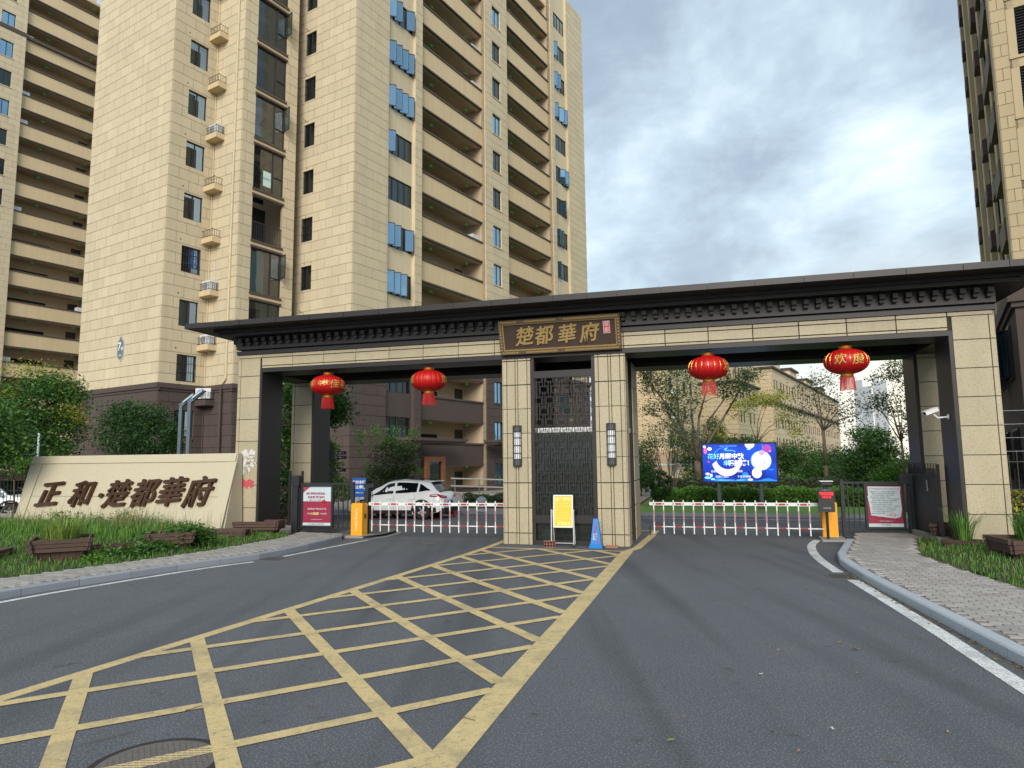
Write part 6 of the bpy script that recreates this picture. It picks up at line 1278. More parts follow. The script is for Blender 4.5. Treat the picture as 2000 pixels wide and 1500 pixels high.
def lt(s, fx, fz, size, M, bold=0.0, **k): put('lettering', text_mesh(s, size, .001, M, bold=bold, **k), ls_, (sx(fx), -.016, sz(fz)), 0, R(90))
lt('花好', .15, .335, .25, ECY, .003); lt('月圆中秋', .40, .335, .245, EW, .009); lt('幸', .325, .52, .245, ECY, .003); lt('福美满！', .52, .52, .245, EW, .009)
lt('秋風送', .16, .735, .10, EW); lt('情', .36, .735, .10, EW); lt('團圓', .51, .735, .10, EW); lt('但願人長久', .26, .88, .105, EW); lt('千里共嬋娟', .56, .88, .105, EW); lt('安徽楚都物业管理有限公司　中秋国庆快乐', .38, .97, .055, ECY); lt('楚都物业祝业主中秋佳节合家幸福团圆', .36, .05, .04, ECY)

# ================================================================== CARS
def make_suv(name, label, loc, rz, scale, paint, group=None):
    root = empty(name, loc, rz, label, 'car', group); root.scale = (scale,)*3; Lh = 2.18
    def lerp_tab(tab, x):
        for (x0, y0), (x1, y1) in zip(tab[:-1], tab[1:]):
            if x <= x1: t = max(0, (x-x0)/(x1-x0)); t = t*t*(3-2*t)*.5+t*.5; return y0+(y1-y0)*t
        return tab[-1][1]
    # x forward; profile tables
    belt = [(-2.18, .82), (-2.05, .98), (-1.6, 1.04), (-.4, .98), (.9, .94), (1.3, .93), (1.75, .86), (2.05, .74), (2.18, .60)]
    roof = [(-2.18, .83), (-2.10, .99), (-1.98, 1.10), (-1.55, 1.50), (-1.1, 1.57), (-.3, 1.61), (.25, 1.56), (.75, 1.30), (1.18, .99), (1.35, .95), (1.75, .87), (2.05, .75), (2.18, .61)]
    halfw = [(-2.18, .72), (-2.0, .86), (-1.4, .90), (0, .905), (1.3, .89), (1.8, .84), (2.05, .74), (2.18, .60)]
    bot = [(-2.18, .42), (-1.9, .28), (-1.3, .22), (1.3, .22), (1.9, .26), (2.18, .38)]
    def P(x, t, off=0):     # t: 0 sill .. 1 belt .. 2 roof edge .. 3 centre
        hw = lerp_tab(halfw, x); zb = lerp_tab(belt, x); zr = max(zb+.001, lerp_tab(roof, x)); z0 = lerp_tab(bot, x)
        if t <= 1: y = hw*(.955+.045*math.sin(math.pi*min(1, t*1.05)))-.02*max(0, t-.8)*5; z = z0+(zb-z0)*t
        elif t <= 2: k = t-1; y = hw*(.97)-.01-(.27*min(1, (zr-zb)/.5))*k**1.15-.02; z = zb+(zr-zb)*.90*k**.92
        else: k = t-2; y0 = hw*.97-.03-.27*min(1, (zr-zb)/.5); y = y0*(1-k); z = zb+(zr-zb)*(.90+.10*math.sin(k*math.pi/2))
        return x, y+off, z+off*.3
    xs = [-2.18, -2.12, -2.05, -1.98, -1.85, -1.7, -1.55, -1.4]+[-1.3+.1*i for i in range(27)]+[1.4, 1.6, 1.75, 1.9, 2.0, 2.08, 2.14, 2.18]; xs = sorted(set(round(x, 3) for x in xs)); ts = [0, .12, .3, .5, .7, .85, 1, 1.15, 1.35, 1.6, 1.85, 2, 2.12, 2.35, 2.7, 3]
    q = MB(); nT = len(ts)*2-1
    for x in xs:
        ring_ = [P(x, t) for t in ts]; q.v += [(a, -y, z) for a, y, z in ring_]+[(a, y, z) for a, y, z in ring_[-2::-1]]
    arch = [(1.28, .34), (-1.30, .34)]; RA = .40
    for i in range(len(xs)-1):
        for j in range(nT-1):
            a = i*nT+j; cxm = (q.v[a][0]+q.v[a+nT][0])/2; czm = (q.v[a][2]+q.v[a+1][2])/2
            if (j < 5 or j >= nT-6) and any((cxm-ax)**2+(czm-az_)**2 < (RA-.02)**2 for ax, az_ in arch): continue
            q.f.append((a, a+1, a+nT+1, a+nT)); q.m.append(0)
    q.f.append(tuple(range(nT))[::-1]); q.m.append(0); k = (len(xs)-1)*nT; q.f.append(tuple(k+i for i in range(nT))); q.m.append(0)
    q.f.append(tuple(i*nT for i in range(len(xs)))+tuple(i*nT+nT-1 for i in range(len(xs)-1, -1, -1))); q.m.append(0)
    o = q.build('body', paint, root, smooth=True); smooth_by_angle(o.data, 42)
    def patch(pts, name_, M, off=.008, n=8, par=None):    # polygon on the side in (x, t)
        for sgn in (-1, 1):
            q = MB(); top, botm = pts
            for i in range(n+1):
                f = i/n
                for line in (botm, top):
                    xx = line[0][0]+(line[-1][0]-line[0][0])*f; tt = lerp_tab(line, xx) if len(line) > 1 else line[0][1]; a = P(xx, tt, off); q.v.append((a[0], sgn*a[1], a[2]))
            for i in range(n): q.f.append((2*i, 2*i+2, 2*i+3, 2*i+1) if sgn < 0 else (2*i, 2*i+1, 2*i+3, 2*i+2)); q.m.append(0)
            q.build(name_, M, par or root, smooth=True)
    CG = mat('car_glass', (.006, .008, .010), .06, spec=.35); BT = mat('black_trim', (.015, .015, .016), .6)
    patch([[(-.02, 1.88), (.25, 1.84), (1.02, 1.08)], [(-.02, 1.10), (1.02, 1.06)]], 'side_window', CG)
    patch([[(-1.05, 1.86), (-.12, 1.88)], [(-1.05, 1.14), (-.12, 1.10)]], 'side_window', CG)
    patch([[(-1.62, 1.36), (-1.14, 1.82)], [(-1.62, 1.28), (-1.14, 1.15)]], 'side_window', CG, n=4)
    patch([[(-1.9, .30), (-1.72, .28)], [(-1.9, .02), (-1.72, .0)]], 'sill_trim', BT, .004, 3); patch([[(-.88, .20), (.88, .20)], [(-.88, .0), (.88, .0)]], 'sill_trim', BT, .006, 6)
    # windscreen and rear window between the pillars
    for nm, xa, xb in (('windscreen', .34, 1.16), ('rear_window', -1.98, -1.56)):
        q = MB(); n = 6
        for i in range(n+1):
            x = xa+(xb-xa)*i/n; a = P(x, 2.02); h = lerp_tab(roof, x)+.008; w_ = a[1]*.95; dx = .03 if xa > 0 else -.03
            for s in (-1, -.5, 0, .5, 1): q.v.append((x+dx*.5, s*w_, h-.02*abs(s)**2+.004))
        for i in range(n):
            for j in range(4): a = i*5+j; q.f.append((a, a+1, a+6, a+5) if True else 0); q.m.append(0)
        q.build(nm, CG, root, smooth=True)
    q = MB(); q.box(-1.72, -1.50, -.58, .58, 1.50, 1.545); q.build('rear_spoiler', paint, root)
    for s in (-1, 1):
        for ax, _ in arch:      # wheel arch cladding
            q = MB(); n = 14
            for i in range(n+1):
                a = math.pi*i/n
                for r_ in (RA, RA+.07): x = ax+r_*math.cos(a); z = .34+r_*math.sin(a); hw = lerp_tab(halfw, x)+.012; q.v.append((x, s*hw, z))
            for i in range(n): q.f.append((2*i, 2*i+1, 2*i+3, 2*i+2)); q.m.append(0)
            k0 = len(q.v)
            for i in range(n+1): a = math.pi*i/n; x = ax+RA*math.cos(a); z = .34+RA*math.sin(a); hw = lerp_tab(halfw, x); q.v += [(x, s*(hw+.012), z), (x, s*(hw-.35), z)]
            for i in range(n): q.f.append((k0+2*i, k0+2*i+1, k0+2*i+3, k0+2*i+2)); q.m.append(0)
            q.build('wheel_arch', BT, root, smooth=False)
        q = MB(); q.add([(-2.10, s*.70, .98), (-2.16, s*.76, .86), (-1.62, s*.905, .93), (-1.68, s*.90, 1.0), (-1.95, s*.865, 1.03)], [(0, 1, 2, 3, 4)]); q.add([(-2.19, s*.40, .93), (-2.195, s*.42, .84), (-2.16, s*.76, .86), (-2.10, s*.70, .98)], [(0, 1, 2, 3)])
        t_ = q.build('tail_light', mat('tail_red', (.45, .01, .03), .2, coat=.5), root); q = MB(); q.add([(-1.98, s*.885, .955), (-1.72, s*.912, .965), (-1.72, s*.908, .985), (-1.97, s*.875, 1.0)], [(0, 1, 2, 3)]); q.build('clear_lens', mat('lens_white', (.8, .8, .82), .2), t_)
        q = MB(); q.add([(2.02, s*.60, .70), (1.72, s*.86, .74), (1.66, s*.86, .82), (1.98, s*.66, .78)], [(0, 1, 2, 3)]); q.build('headlight', mat('headlamp', (.6, .62, .65), .1, coat=.6), root)
        q = MB(); q.box(.86, 1.04, s*.93 if s > 0 else s*1.10, s*1.10 if s > 0 else s*.93, .98, 1.12); q.build('door_mirror', paint, root)
        for x in (-.02, -.92): q = MB(); yy = lerp_tab(halfw, x)+.012; q.box(x-.0, x+.20, s*yy-.014, s*yy+.014, .82, .85); q.build('door_handle', paint, root)
        q = MB()
        for x in (-.07, -1.0, .90): 
            pts = [(P(x+.1*(t_-.5)*(x < -.5), t_, .003)) for t_ in (.22, .4, .6, .8, 1.0)]
            for a, b_ in zip(pts[:-1], pts[1:]): q.tube((a[0], s*a[1], a[2]), (b_[0], s*b_[1], b_[2]), .005, n=4)
        q.build('door_gap', BT, root); q = MB(); q.path([(-1.3, s*.60, 1.575), (-.4, s*.62, 1.63), (.3, s*.60, 1.585)], .016, 6); q.build('roof_rail', BT, root)
    for ax in (1.28, -1.30):
        for s in (-1, 1):
            w_ = empty('wheel', (ax, s*.76, .335)); w_.parent = root; q = MB()
            q.lathe([(.20, -.10), (.30, -.105), (.33, -.08), (.335, 0), (.33, .08), (.30, .105), (.20, .10)], 28); o = q.build('tyre', TYRE, w_, smooth=True); o.rotation_euler = (R(90), 0, 0)
            q = MB(); q.lathe([(.0, .05), (.205, .05)], 24); q.lathe([(.185, .09), (.205, .105), (.205, .05)], 24)
            o = q.build('rim_dish', BT, w_); o.rotation_euler = (R(-90*s), 0, 0)
            q = MB()
            for i in range(5):
                a = 2*math.pi*i/5+.3; ca, sa = math.cos(a), math.sin(a); cb_, sb_ = math.cos(a+.22), math.sin(a+.22)
                q.add([(.03*ca-.02*sa, .03*sa+.02*ca, .085), (.03*ca+.02*sa, .03*sa-.02*ca, .085), (.195*math.cos(a-.12), .195*math.sin(a-.12), .10), (.195*cb_, .195*sb_, .10)], [(0, 1, 2, 3)])
            q.lathe([(0, .095), (.035, .09), (.035, .05)], 12); o = q.build('rim', mat('alloy', (.65, .66, .68), .3, .6), w_); o.rotation_euler = (R(-90*s), 0, 0)
    q = MB(); q.box(-2.235, -2.19, -.22, .22, .62, .74); q.build('number_plate', mat('plate_blue', (.02, .07, .35), .4), root); q = MB(); q.box(-2.23, -1.95, -.80, .80, .28, .46); q.build('rear_bumper', BT, root); q = MB(); q.tube((-1.35, .1, 1.54), (-1.15, .1, 1.90), .006, n=4); q.build('aerial', BT, root)
    return root
hd_ = math.atan2(.26, -.966)
cpos = Vector((-4.38, 27.05, 0))
make_suv('white_suv', 'white suv parked across the inner road behind the left barrier', cpos, hd_, .93, CARW)
make_suv('white_suv', 'white car mostly hidden behind the iron railing at the far left', at(-20, 905, 34)*1.0 - Vector((0, 0, at(-20, 905, 34).z-.1)), R(10), .95, CARW)
mbk_ = empty('scooter', g(-6.2, 7.9), GY+R(40), 'dark scooter with pale fairing parked left of the white suv', 'scooter')
for x in (-.55, .55): q = MB(); q.lathe([(.14, -.05), (.22, -.04), (.24, 0), (.22, .04), (.14, .05)], 18); o = q.build('wheel', TYRE, mbk_, loc=(x, 0, .24), smooth=True); o.rotation_euler = (R(90), 0, 0)
q = MB(); q.box(-.65, .1, -.13, .13, .30, .62); q.box(-.6, .05, -.14, .14, .64, .76); q.box(.05, .40, -.12, .12, .24, .32); q.build('body', BLACKP, mbk_); q = MB(); q.add([(.38, -.16, .3), (.38, .16, .3), (.52, 0, .35), (.30, -.14, 1.0), (.30, .14, 1.0), (.42, 0, .98)], [(0, 2, 5, 3), (2, 1, 4, 5), (3, 5, 4)]); q.build('fairing', WHITE, mbk_); q = MB(); q.tube((.30, -.32, 1.02), (.30, .32, 1.02), .02); q.tube((.55, 0, .24), (.32, 0, 1.0), .03); q.build('handlebar', BLACKP, mbk_)
q = MB(); rg = random.Random(9)
def shelter(): pass
tag((lambda m: (m.box(-2.2, 2.2, -1, 1, 2.0, 2.06), m.build('canopy_roof', mat('blue_white_canopy', (.45, .6, .75), .5), loc=at(1295, 905, 46)-Vector((0, 0, 2.1)), rz=GY))[1])(MB()), 'pale blue white canopy roof glimpsed behind the bare shrub', 'canopy')

# ================================================================== PLANTERS
def planter(u, v, z, w, l, h, ang, label, group='weathered timber planters', soil=True, plant=None):
    root = empty('wooden_planter', g(u, v, z), GY+ang, label, 'planter', group); t = .04; rg = random.Random(int(u*13+v*7))
    for j, (o_, z0, z1) in enumerate(((.05, h-.075, h), (.03, h-.16, h-.085), (.015, h-.245, h-.17))):
        for a in ((-l/2-o_-.05, l/2+o_+.05, -w/2-o_, -w/2-o_+t), (-l/2-o_-.03, l/2+o_+.05, w/2+o_-t, w/2+o_), (-l/2-o_, -l/2-o_+t, -w/2-o_-.06, w/2+o_+.04), (l/2+o_-t, l/2+o_, -w/2-o_-.03, w/2+o_+.06)):
            q = MB(); dz = rg.uniform(-.006, .006); q.box(a[0], a[1], a[2], a[3], z0+dz, z1+dz); o = q.build('rim_plank', WOOD, root); o.rotation_euler = (0, 0, R(rg.uniform(-.6, .6)))
    for sgn in (-1, 1):
        for ax, L in ((0, l), (1, w)):
            n = max(3, int(L/.14))
            for i in range(n):
                a0 = -L/2+L*i/n+.004; a1 = -L/2+L*(i+1)/n-.004; q = MB(); hw = (w if ax == 0 else l)/2; top = h-.1
                for (c0, c1) in ((a0, a1),):
                    k = .88
                    vs = [(c0*k, sgn*(hw-.07)*k, 0), (c1*k, sgn*(hw-.07)*k, 0), (c1, sgn*(hw-.02), top), (c0, sgn*(hw-.02), top), (c0*k, sgn*(hw-.10)*k, 0), (c1*k, sgn*(hw-.10)*k, 0), (c1, sgn*(hw-.05), top), (c0, sgn*(hw-.05), top)]
                    if ax: vs = [(y, x, z_) for x, y, z_ in vs]
                    q.add(vs, [(0, 1, 2, 3), (7, 6, 5, 4), (0, 3, 7, 4), (1, 5, 6, 2)])
                q.build('side_plank', WOOD, root)
    q = MB(); q.box(-l/2+.03, l/2-.03, -w/2+.03, w/2-.03, h-.14, h-.10); q.build('soil_fill', SOIL, root); return root
planter(-8.0, -5.75, .17, .95, .95, .46, R(45), 'square timber planter with a clump of tall grass, nearest on the left bank')
planter(-7.2, -3.55, .15, .85, .85, .40, R(40), 'timber planter half buried in dark vine leaves, middle of the left bank')
planter(-7.45, -.05, .15, .60, 1.4, .36, R(14), 'timber planter at the foot of the left gate column')
planter(-7.6, -1.3, .18, .4, 1.3, .20, R(16), 'low timber edging trough in front of the column planter')
planter(-9.5, -6.6, .22, .7, 1.3, .20, R(30), 'low timber trough cut by the left edge of the picture')
planter(-7.75, -4.6, .18, .35, 1.5, .18, R(50), 'low long timber edging between the two left planters')
planter(11.30, -2.1, .16, .95, 1.9, .44, R(4), 'long timber planter with grass tuft before the right gate column')
planter(10.85, 1.6, .14, .6, 1.1, .40, R(-12), 'timber planter pushed against the right dark jamb')
planter(11.45, -3.7, .18, .7, 1.4, .30, R(10), 'timber planter cut by the right edge of the picture')
planter(10.55, -.5, .12, .35, 1.1, .24, R(-40), 'low timber trough leaning beside the right planter')
def tuft(name, u, v, z, n, h, r, M, label, seed, wid=.006, lean=.6):
    rg = np.random.default_rng(seed); c = g(u, v, z); k = n; a = rg.uniform(0, 2*math.pi, k); rr = r*np.sqrt(rg.random(k)); B = np.stack([c.x+rr*np.cos(a), c.y+rr*np.sin(a), np.full(k, c.z)], 1); hh_ = h*(.5+.6*rg.random(k)); ln = lean*hh_*rg.random(k)
    mb = MB()
    for i in range(k):
        b = Vector(B[i]); d = Vector((math.cos(a[i]), math.sin(a[i]), 0)); s = Vector((-d.y, d.x, 0))*wid; p1 = b+d*ln[i]*.4+Vector((0, 0, hh_[i]*.65)); p2 = b+d*ln[i]+Vector((0, 0, hh_[i]*.92)); p3 = b+d*ln[i]*1.35+Vector((0, 0, hh_[i]*.85))
        mb.add([b-s, b+s, p1+s, p1-s, p2+s*.6, p2-s*.6, p3], [(0, 1, 2, 3), (3, 2, 4, 5), (5, 4, 6)])
    return tag(mb.build(name, M, kind=None), label, 'plant')
tuft('grass_tuft', -8.0, -5.75, .52, 420, .50, .33, GRASSY, 'tall yellow green grass clump growing in the nearest left planter', 1)
tuft('grass_tuft', 10.95, -1.9, .50, 150, .58, .22, GRASS, 'bushy long grass clump in the right hand planter', 2, .009); tuft('grass_tuft', 10.35, -.2, .26, 90, .75, .16, GRASS, 'tall weed clump left of the right planter', 3, .008); tuft('grass_tuft', 11.9, -2.0, .50, 90, .32, .2, GRASS, 'short grass clump at the right end of the long planter', 4, .007)
tuft('grass_tuft', -10.4, -1.6, .36, 160, .60, .5, GRASSD, 'tall seeding grass clump before the first characters of the sign wall', 5, .005)
def pg(u, v, z, ru, rv, rz, w=1): p = g(u, v, z); return (p.x, p.y, p.z, ru, rv, rz, w)
clover('vine', [pg(-7.0, -3.4, .42, .40, .4, .22), pg(-6.8, -3.1, .38, .3, .35, .20), pg(-7.1, -4.2, .22, .4, .4, .1), pg(-7.2, -4.8, .2, .4, .4, .06), pg(-7.7, -3.4, .35, .4, .4, .12)], 5200, 'dark green vine leaves sprawling over the middle left planter', LEAF_M, .055)
clover('weeds', [pg(-7.3, -5.5, .18, .3, .5, .05), pg(-8.9, -6.9, .2, .5, .3, .10)], 900, 'broad leaved weeds among the grass by the nearest planter', LEAF_B, .045, 8)
clover('weeds', [pg(-12.5, -1.2, .65, 1.3, .3, .16), pg(-10.8, -1.2, .6, 1.0, .3, .14)], 900, 'leafy weeds at the foot of the sign wall', LEAF_B, .05, 9)

# ================================================================== LAMPS behind the sign wall
for i, (px, lab) in enumerate(((349, 'left one of two angular grey lamp posts behind the sign wall'), (366, 'right one of two angular grey lamp posts behind the sign wall'))):
    p = at(px, 905, 25.0-i*1.0); root = empty('lamp_post', (p.x, p.y, .05), R(-8), lab, 'lamp post', 'angular lamp posts'); Mx = mat('lamp_alloy', (.16, .19, .22), .35, .6); z1 = 4.05+.05*i
    q = MB(); q.box(-.055, .055, -.04, .04, 0, z1); q.build('pole', Mx, root)
    q = MB(); q.add([(-.07, -.05, z1), (.07, -.05, z1-.05), (.52, -.05, z1+.30), (.40, -.05, z1+.36), (-.07, .05, z1), (.07, .05, z1-.05), (.52, .05, z1+.30), (.40, .05, z1+.36)], [(0, 1, 2, 3), (7, 6, 5, 4), (0, 3, 7, 4), (1, 5, 6, 2), (3, 2, 6, 7), (4, 5, 1, 0)]); q.build('arm', Mx, root)
    q = MB(); q.box(.12, .46, -.10, -.05, z1+.07, z1+.13, T=lambda x, y, z: (x, y, z+(x-.15)*.72)); q.build('lamp_head', mat('lamp_face', (.45, .55, .62), .3), root)

# ================================================================== TREES AND SHRUBS
def G0(px, D): p = at(px, 905, D); return (p.x, p.y, .08)
tree('leafy_tree', 'large dark green tree with yellow flower heads at the left edge before the rear tower', 'tree', G0(55, 38), 2.6, .16, [pblob(75, 795, 38, 62, 56, 2.0, 1.3), pblob(95, 845, 38, 48, 50, 1.6), pblob(-20, 820, 37, 50, 52, 1.8), pblob(40, 870, 37, 70, 40, 2), pblob(110, 770, 38, 35, 30, 1.3, .5), pblob(0, 770, 38, 26, 20, 1, .3)], 22000, .085, LEAF_M, 1, .34, extra=[('flower_heads', [pblob(60, 722, 38, 55, 12, 1.5), pblob(130, 760, 38, 18, 20, .8), pblob(140, 810, 37, 14, 15, .6), pblob(15, 770, 37, 10, 8, .5, .3)], 1500, .07, LEAF_Y)])
tree('leafy_tree', 'low bright green young tree behind the left railing', 'tree', G0(30, 29), 1.6, .03, [pblob(33, 903, 29, 22, 14, .5)], 900, .06, LEAF_B, 21, .1)
tree('leafy_tree', 'mid green tree low at the far left edge behind the railing', 'tree', G0(-10, 26), 1.5, .08, [pblob(-25, 850, 26, 45, 50, 1.2)], 5000, .08, LEAF_M, 22, .25)
tree('round_shrub', 'round clipped evergreen with many thin stems before the brown tower base', 'shrub', G0(278, 26.5), 1.2, .022, [pblob(272, 848, 26.5, 64, 52, 1.25, 1), pblob(262, 815, 26.5, 38, 24, .8, .4), pblob(300, 870, 26, 45, 38, 1, .6)], 15000, .052, LEAF_D, 2, .16, stems=12, shell=.75)
tree('leafy_tree', 'dense bright green tree visible behind the two left gate columns', 'tree', G0(600, 27.5), 2.0, .12, [pblob(565, 800, 27.5, 42, 60, 1.3, 1.2), pblob(560, 890, 27.5, 38, 55, 1.1, 1), pblob(640, 778, 27, 40, 34, 1.0, .9), pblob(655, 805, 27, 26, 25, .8, .5), pblob(600, 760, 27.5, 45, 35, 1, .7)], 17000, .07, LEAF_M, 3, .2)
tree('leafy_tree', 'light green bushy young tree behind the fingerpost', 'tree', G0(635, 29), 1.2, .05, [pblob(632, 885, 29, 24, 26, .7), pblob(640, 925, 29, 32, 26, .8), pblob(655, 960, 29, 34, 22, .7, .6)], 5200, .065, LEAF_B, 4, .16)
tree('bushy_tree', 'dark green bush with upright shoots beside the white suv', 'shrub', G0(765, 31), 1.0, .05, [pblob(765, 905, 31, 42, 40, 1.1, 1.3), pblob(785, 885, 31, 28, 22, .8, .6), pblob(745, 950, 31, 42, 35, 1.0, 1), pblob(790, 940, 31, 26, 22, .7, .4)], 11000, .055, LEAF_O, 5, .16, extra=[('upright_shoots', [pblob(704, 860, 31, 3, 30, .08), pblob(733, 853, 31, 4, 26, .08), pblob(756, 856, 31, 4, 22, .08), pblob(775, 855, 31, 4, 26, .08), pblob(805, 862, 31, 4, 24, .08), pblob(718, 935, 30.5, 4, 34, .1)], 2600, .042, LEAF_B)])
tree('sapling', 'small yellowish green sapling in front of the orange door frame', 'tree', G0(812, 31.5), .8, .02, [pblob(812, 915, 31.5, 12, 12, .3)], 260, .06, LEAF_B, 6, .1)
tree('multi_stem_tree', 'big multi-stemmed tree with sparse leaf clusters right of the booth', 'tree', G0(1362, 42), 2.0, .26, [pblob(1280, 745, 42, 30, 22, 1, .9), pblob(1258, 720, 42, 18, 14, .8, .5), pblob(1305, 780, 42, 26, 22, 1, .7), pblob(1345, 770, 42, 20, 30, 1, .5), pblob(1435, 760, 42, 36, 16, 1, .8), pblob(1400, 740, 42, 20, 20, 1, .4), pblob(1465, 730, 42, 24, 10, .8, .5), pblob(1335, 720, 42, 16, 18, .8, .3), pblob(1275, 800, 42, 16, 14, .8, .3), pblob(1330, 810, 42, 24, 18, 1, .3)], 6500, .085, LEAF_O, 7, .28, per=30)
tree('bare_shrub', 'tall shrub with a fan of bare grey stems in front of the tan blocks', 'shrub', G0(1308, 33), .3, .03, [pblob(1300, 845, 33, 46, 28, 1.1, 1), pblob(1335, 860, 33, 36, 26, 1, .8), pblob(1262, 880, 33, 20, 30, .8, .5)], 3400, .055, LEAF_O, 8, .22, stems=16)
tree('yellow_tree', 'thin tree with yellow green top between the tan blocks', 'tree', G0(1480, 52), 3.2, .09, [pblob(1500, 778, 52, 36, 14, 1.5, 1), pblob(1470, 785, 52, 26, 14, 1.2, .5), pblob(1440, 800, 52, 24, 14, 1, .4), pblob(1535, 810, 52, 16, 18, 1, .35), pblob(1555, 835, 52, 14, 14, 1, .25), pblob(1412, 840, 52, 10, 20, 1, .2)], 3200, .085, LEAF_Y, 9, .22, per=25)
tree('slender_tree', 'slender almost bare tree in front of the long tan row', 'tree', G0(1612, 37), 3.4, .10, [pblob(1580, 760, 37, 26, 26, 1, .6), pblob(1610, 740, 37, 24, 22, 1, .5), pblob(1660, 790, 37, 22, 26, 1, .5), pblob(1565, 810, 37, 22, 24, 1, .5), pblob(1640, 830, 37, 26, 22, 1, .4), pblob(1620, 790, 37, 30, 30, 1, .5), pblob(1675, 815, 37, 14, 14, .6, .2)], 2600, .065, LEAF_O, 10, .30, per=14, shell=.2)
tree('leafy_tree', 'dense rounded green tree left of the right gate column', 'tree', G0(1700, 36), 1.6, .10, [pblob(1698, 858, 36, 32, 26, 1, 1), pblob(1715, 880, 36, 28, 28, .9, .8), pblob(1672, 890, 36, 22, 26, .8, .6), pblob(1700, 915, 36, 46, 30, 1.2, 1.2)], 11000, .065, LEAF_M, 11, .2)
tree('slender_tree', 'tall sparse tree against the bright sky beside the right column', 'tree', G0(1764, 30), 2.6, .06, [pblob(1742, 730, 30, 20, 14, .7, .5), pblob(1760, 715, 30, 20, 18, .7, .5), pblob(1768, 770, 30, 12, 25, .6, .5), pblob(1725, 775, 30, 14, 10, .6, .3), pblob(1712, 790, 30, 12, 10, .6, .3), pblob(1775, 825, 30, 14, 35, .6, .8), pblob(1705, 740, 30, 8, 8, .4, .12), pblob(1735, 800, 30, 18, 12, .6, .3)], 2900, .06, LEAF_O, 12, .16, per=14, shell=.2)
tree('leafy_tree', 'yellow green bush at the foot of the sparse tree by the right column', 'shrub', G0(1762, 33), .6, .05, [pblob(1765, 915, 33, 28, 26, .9), pblob(1738, 935, 33, 22, 18, .7)], 4000, .06, LEAF_B, 13, .18)
for i, (px, py, D, rx, ry, M, lab) in enumerate(((1575, 905, 44, 44, 46, LEAF_M, 'leafy bush directly right of the lit screen'), (1530, 895, 46, 26, 24, LEAF_O, 'olive bush behind the right end of the lit screen'), (1440, 872, 48, 50, 16, LEAF_D, 'dark bush behind the top edge of the lit screen'), (1365, 895, 43, 40, 48, LEAF_D, 'dark tall bush behind the left end of the lit screen'), (1250, 905, 40, 26, 50, LEAF_D, 'dark bush showing at the booth corner'), (1620, 915, 50, 40, 34, LEAF_D, 'shaded bush between the slender tree and the rounded tree'), (1660, 935, 42, 30, 18, LEAF_O, 'low olive bush under the rounded tree'), (1392, 845, 60, 18, 28, LEAF_O, 'upright dark tree behind the multi-stemmed trunk'))):
    tree('bush', lab, 'shrub', G0(px, D), .8, .05, [pblob(px, py, D, rx, ry, 1.3), pblob(px+rx*.4, py+ry*.3, D, rx*.6, ry*.6, 1, .5)], 5200, .075, M, 30+i, .25, group='bushes behind the lit screen')
tree('ball_shrub', 'clipped round shrub on the lawn beside the booth corner', 'shrub', G0(1285, 31.5), .2, .02, [pblob(1285, 945, 31.5, 26, 24, .6)], 5200, .045, LEAF_D, 14, .05, shell=.9)
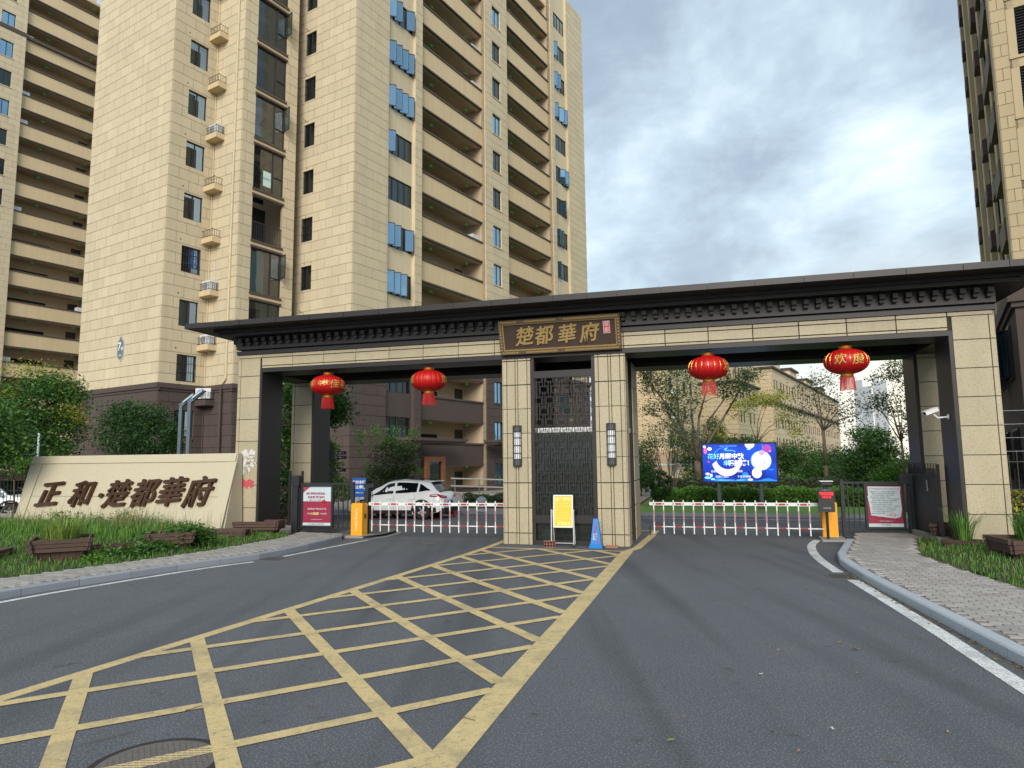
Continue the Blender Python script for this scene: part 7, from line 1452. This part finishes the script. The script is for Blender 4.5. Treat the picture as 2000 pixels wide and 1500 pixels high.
def hedge(name, label, u0, u1, v0, v1, z1, n, M, seed, size=.055, kind='stuff'):
    rg = np.random.default_rng(seed); u = rg.uniform(u0, u1, n); v = v0+(v1-v0)*rg.random(n)**2.0; zt = z1+.05*np.sin(u*3.1)+.04*np.sin(u*7.7); z = np.where(v > v0+.2, zt-.03*rg.random(n), .12+(zt-.12)*rg.random(n)**.8); P = np.array([tuple(g(a, b, c)) for a, b, c in zip(u, v, z)]); P += rg.normal(size=P.shape)*.035
    nrm = rg.normal(size=(n, 3)); nrm[:, 2] = abs(nrm[:, 2])+.3; nrm[:, 1] -= .4; nrm /= np.linalg.norm(nrm, axis=1)[:, None]; t = np.cross(nrm, rg.normal(size=(n, 3))); t /= np.linalg.norm(t, axis=1)[:, None]; b2 = np.cross(nrm, t); s = size*(.6+.8*rg.random(n))[:, None]
    vs = np.stack([P-t*s*.8, P+b2*s*.45, P+t*s*.8, P-b2*s*.45], 1).reshape(-1, 3); root = empty(name, g((u0+u1)/2, v0, .09), 0, label, 'hedge'); vs = vs-np.array(root.location)
    me = bpy.data.meshes.new('foliage'); me.vertices.add(len(vs)); me.vertices.foreach_set('co', vs.ravel()); me.loops.add(n*4); me.loops.foreach_set('vertex_index', np.arange(n*4)); me.polygons.add(n); me.polygons.foreach_set('loop_start', np.arange(n)*4); me.polygons.foreach_set('loop_total', np.full(n, 4)); me.materials.append(M); me.update(calc_edges=True); o = bpy.data.objects.new('foliage', me); link(o, root)
    q = MB(); L = g(u0, v0+.12)-root.location; q.box(u0+.05-(u0+u1)/2, u1-.05-(u0+u1)/2, .14, v1-v0-.05, -.05, z1-.22); q.build('core', SOIL, root, rz=GY)
hedge('hedge', 'clipped bright green hedge behind the lit screen posts', 2.6, 14, 14.6, 17.2, .78, 34000, LEAF_B, 1)
hedge('hedge', 'second taller reddish green hedge behind the bright one', 2.6, 22, 17.4, 19.5, 1.15, 20000, LEAF_O, 2, .065)
hedge('hedge', 'low dark hedge strip behind the stone ball by the tower', -5.5, .3, 12.0, 12.9, .62, 9000, LEAF_O, 3)
hedge('hedge', 'small bright hedge beside the booth at the tower base', -.6, 1.6, 14.2, 15.2, .95, 3500, LEAF_B, 4)
hedge('hedge', 'bright shrubs behind the railing right of the right gate column', 11.6, 15, 2.6, 3.4, 1.15, 3000, LEAF_Y, 5, .06)
hedge('hedge', 'dark shrubs under the round evergreen behind the sign wall', -16, -8.6, 4.2, 5.6, 1.5, 9000, LEAF_D, 6, .07)
q = MB(); q.box(-30, 60, 0, 2, 0, 3.0); 
leaves('distant_tree_belt', [pblob(1500, 905, 75, 160, 22, 3), pblob(1700, 900, 75, 90, 26, 3, .7)], 6000, .14, LEAF_D, None, .5, 60, kind='stuff', seed=77); bpy.data.objects['distant_tree_belt']['label'] = 'mass of trees low behind the bushes in the right opening'; bpy.data.objects['distant_tree_belt']['category'] = 'tree belt'
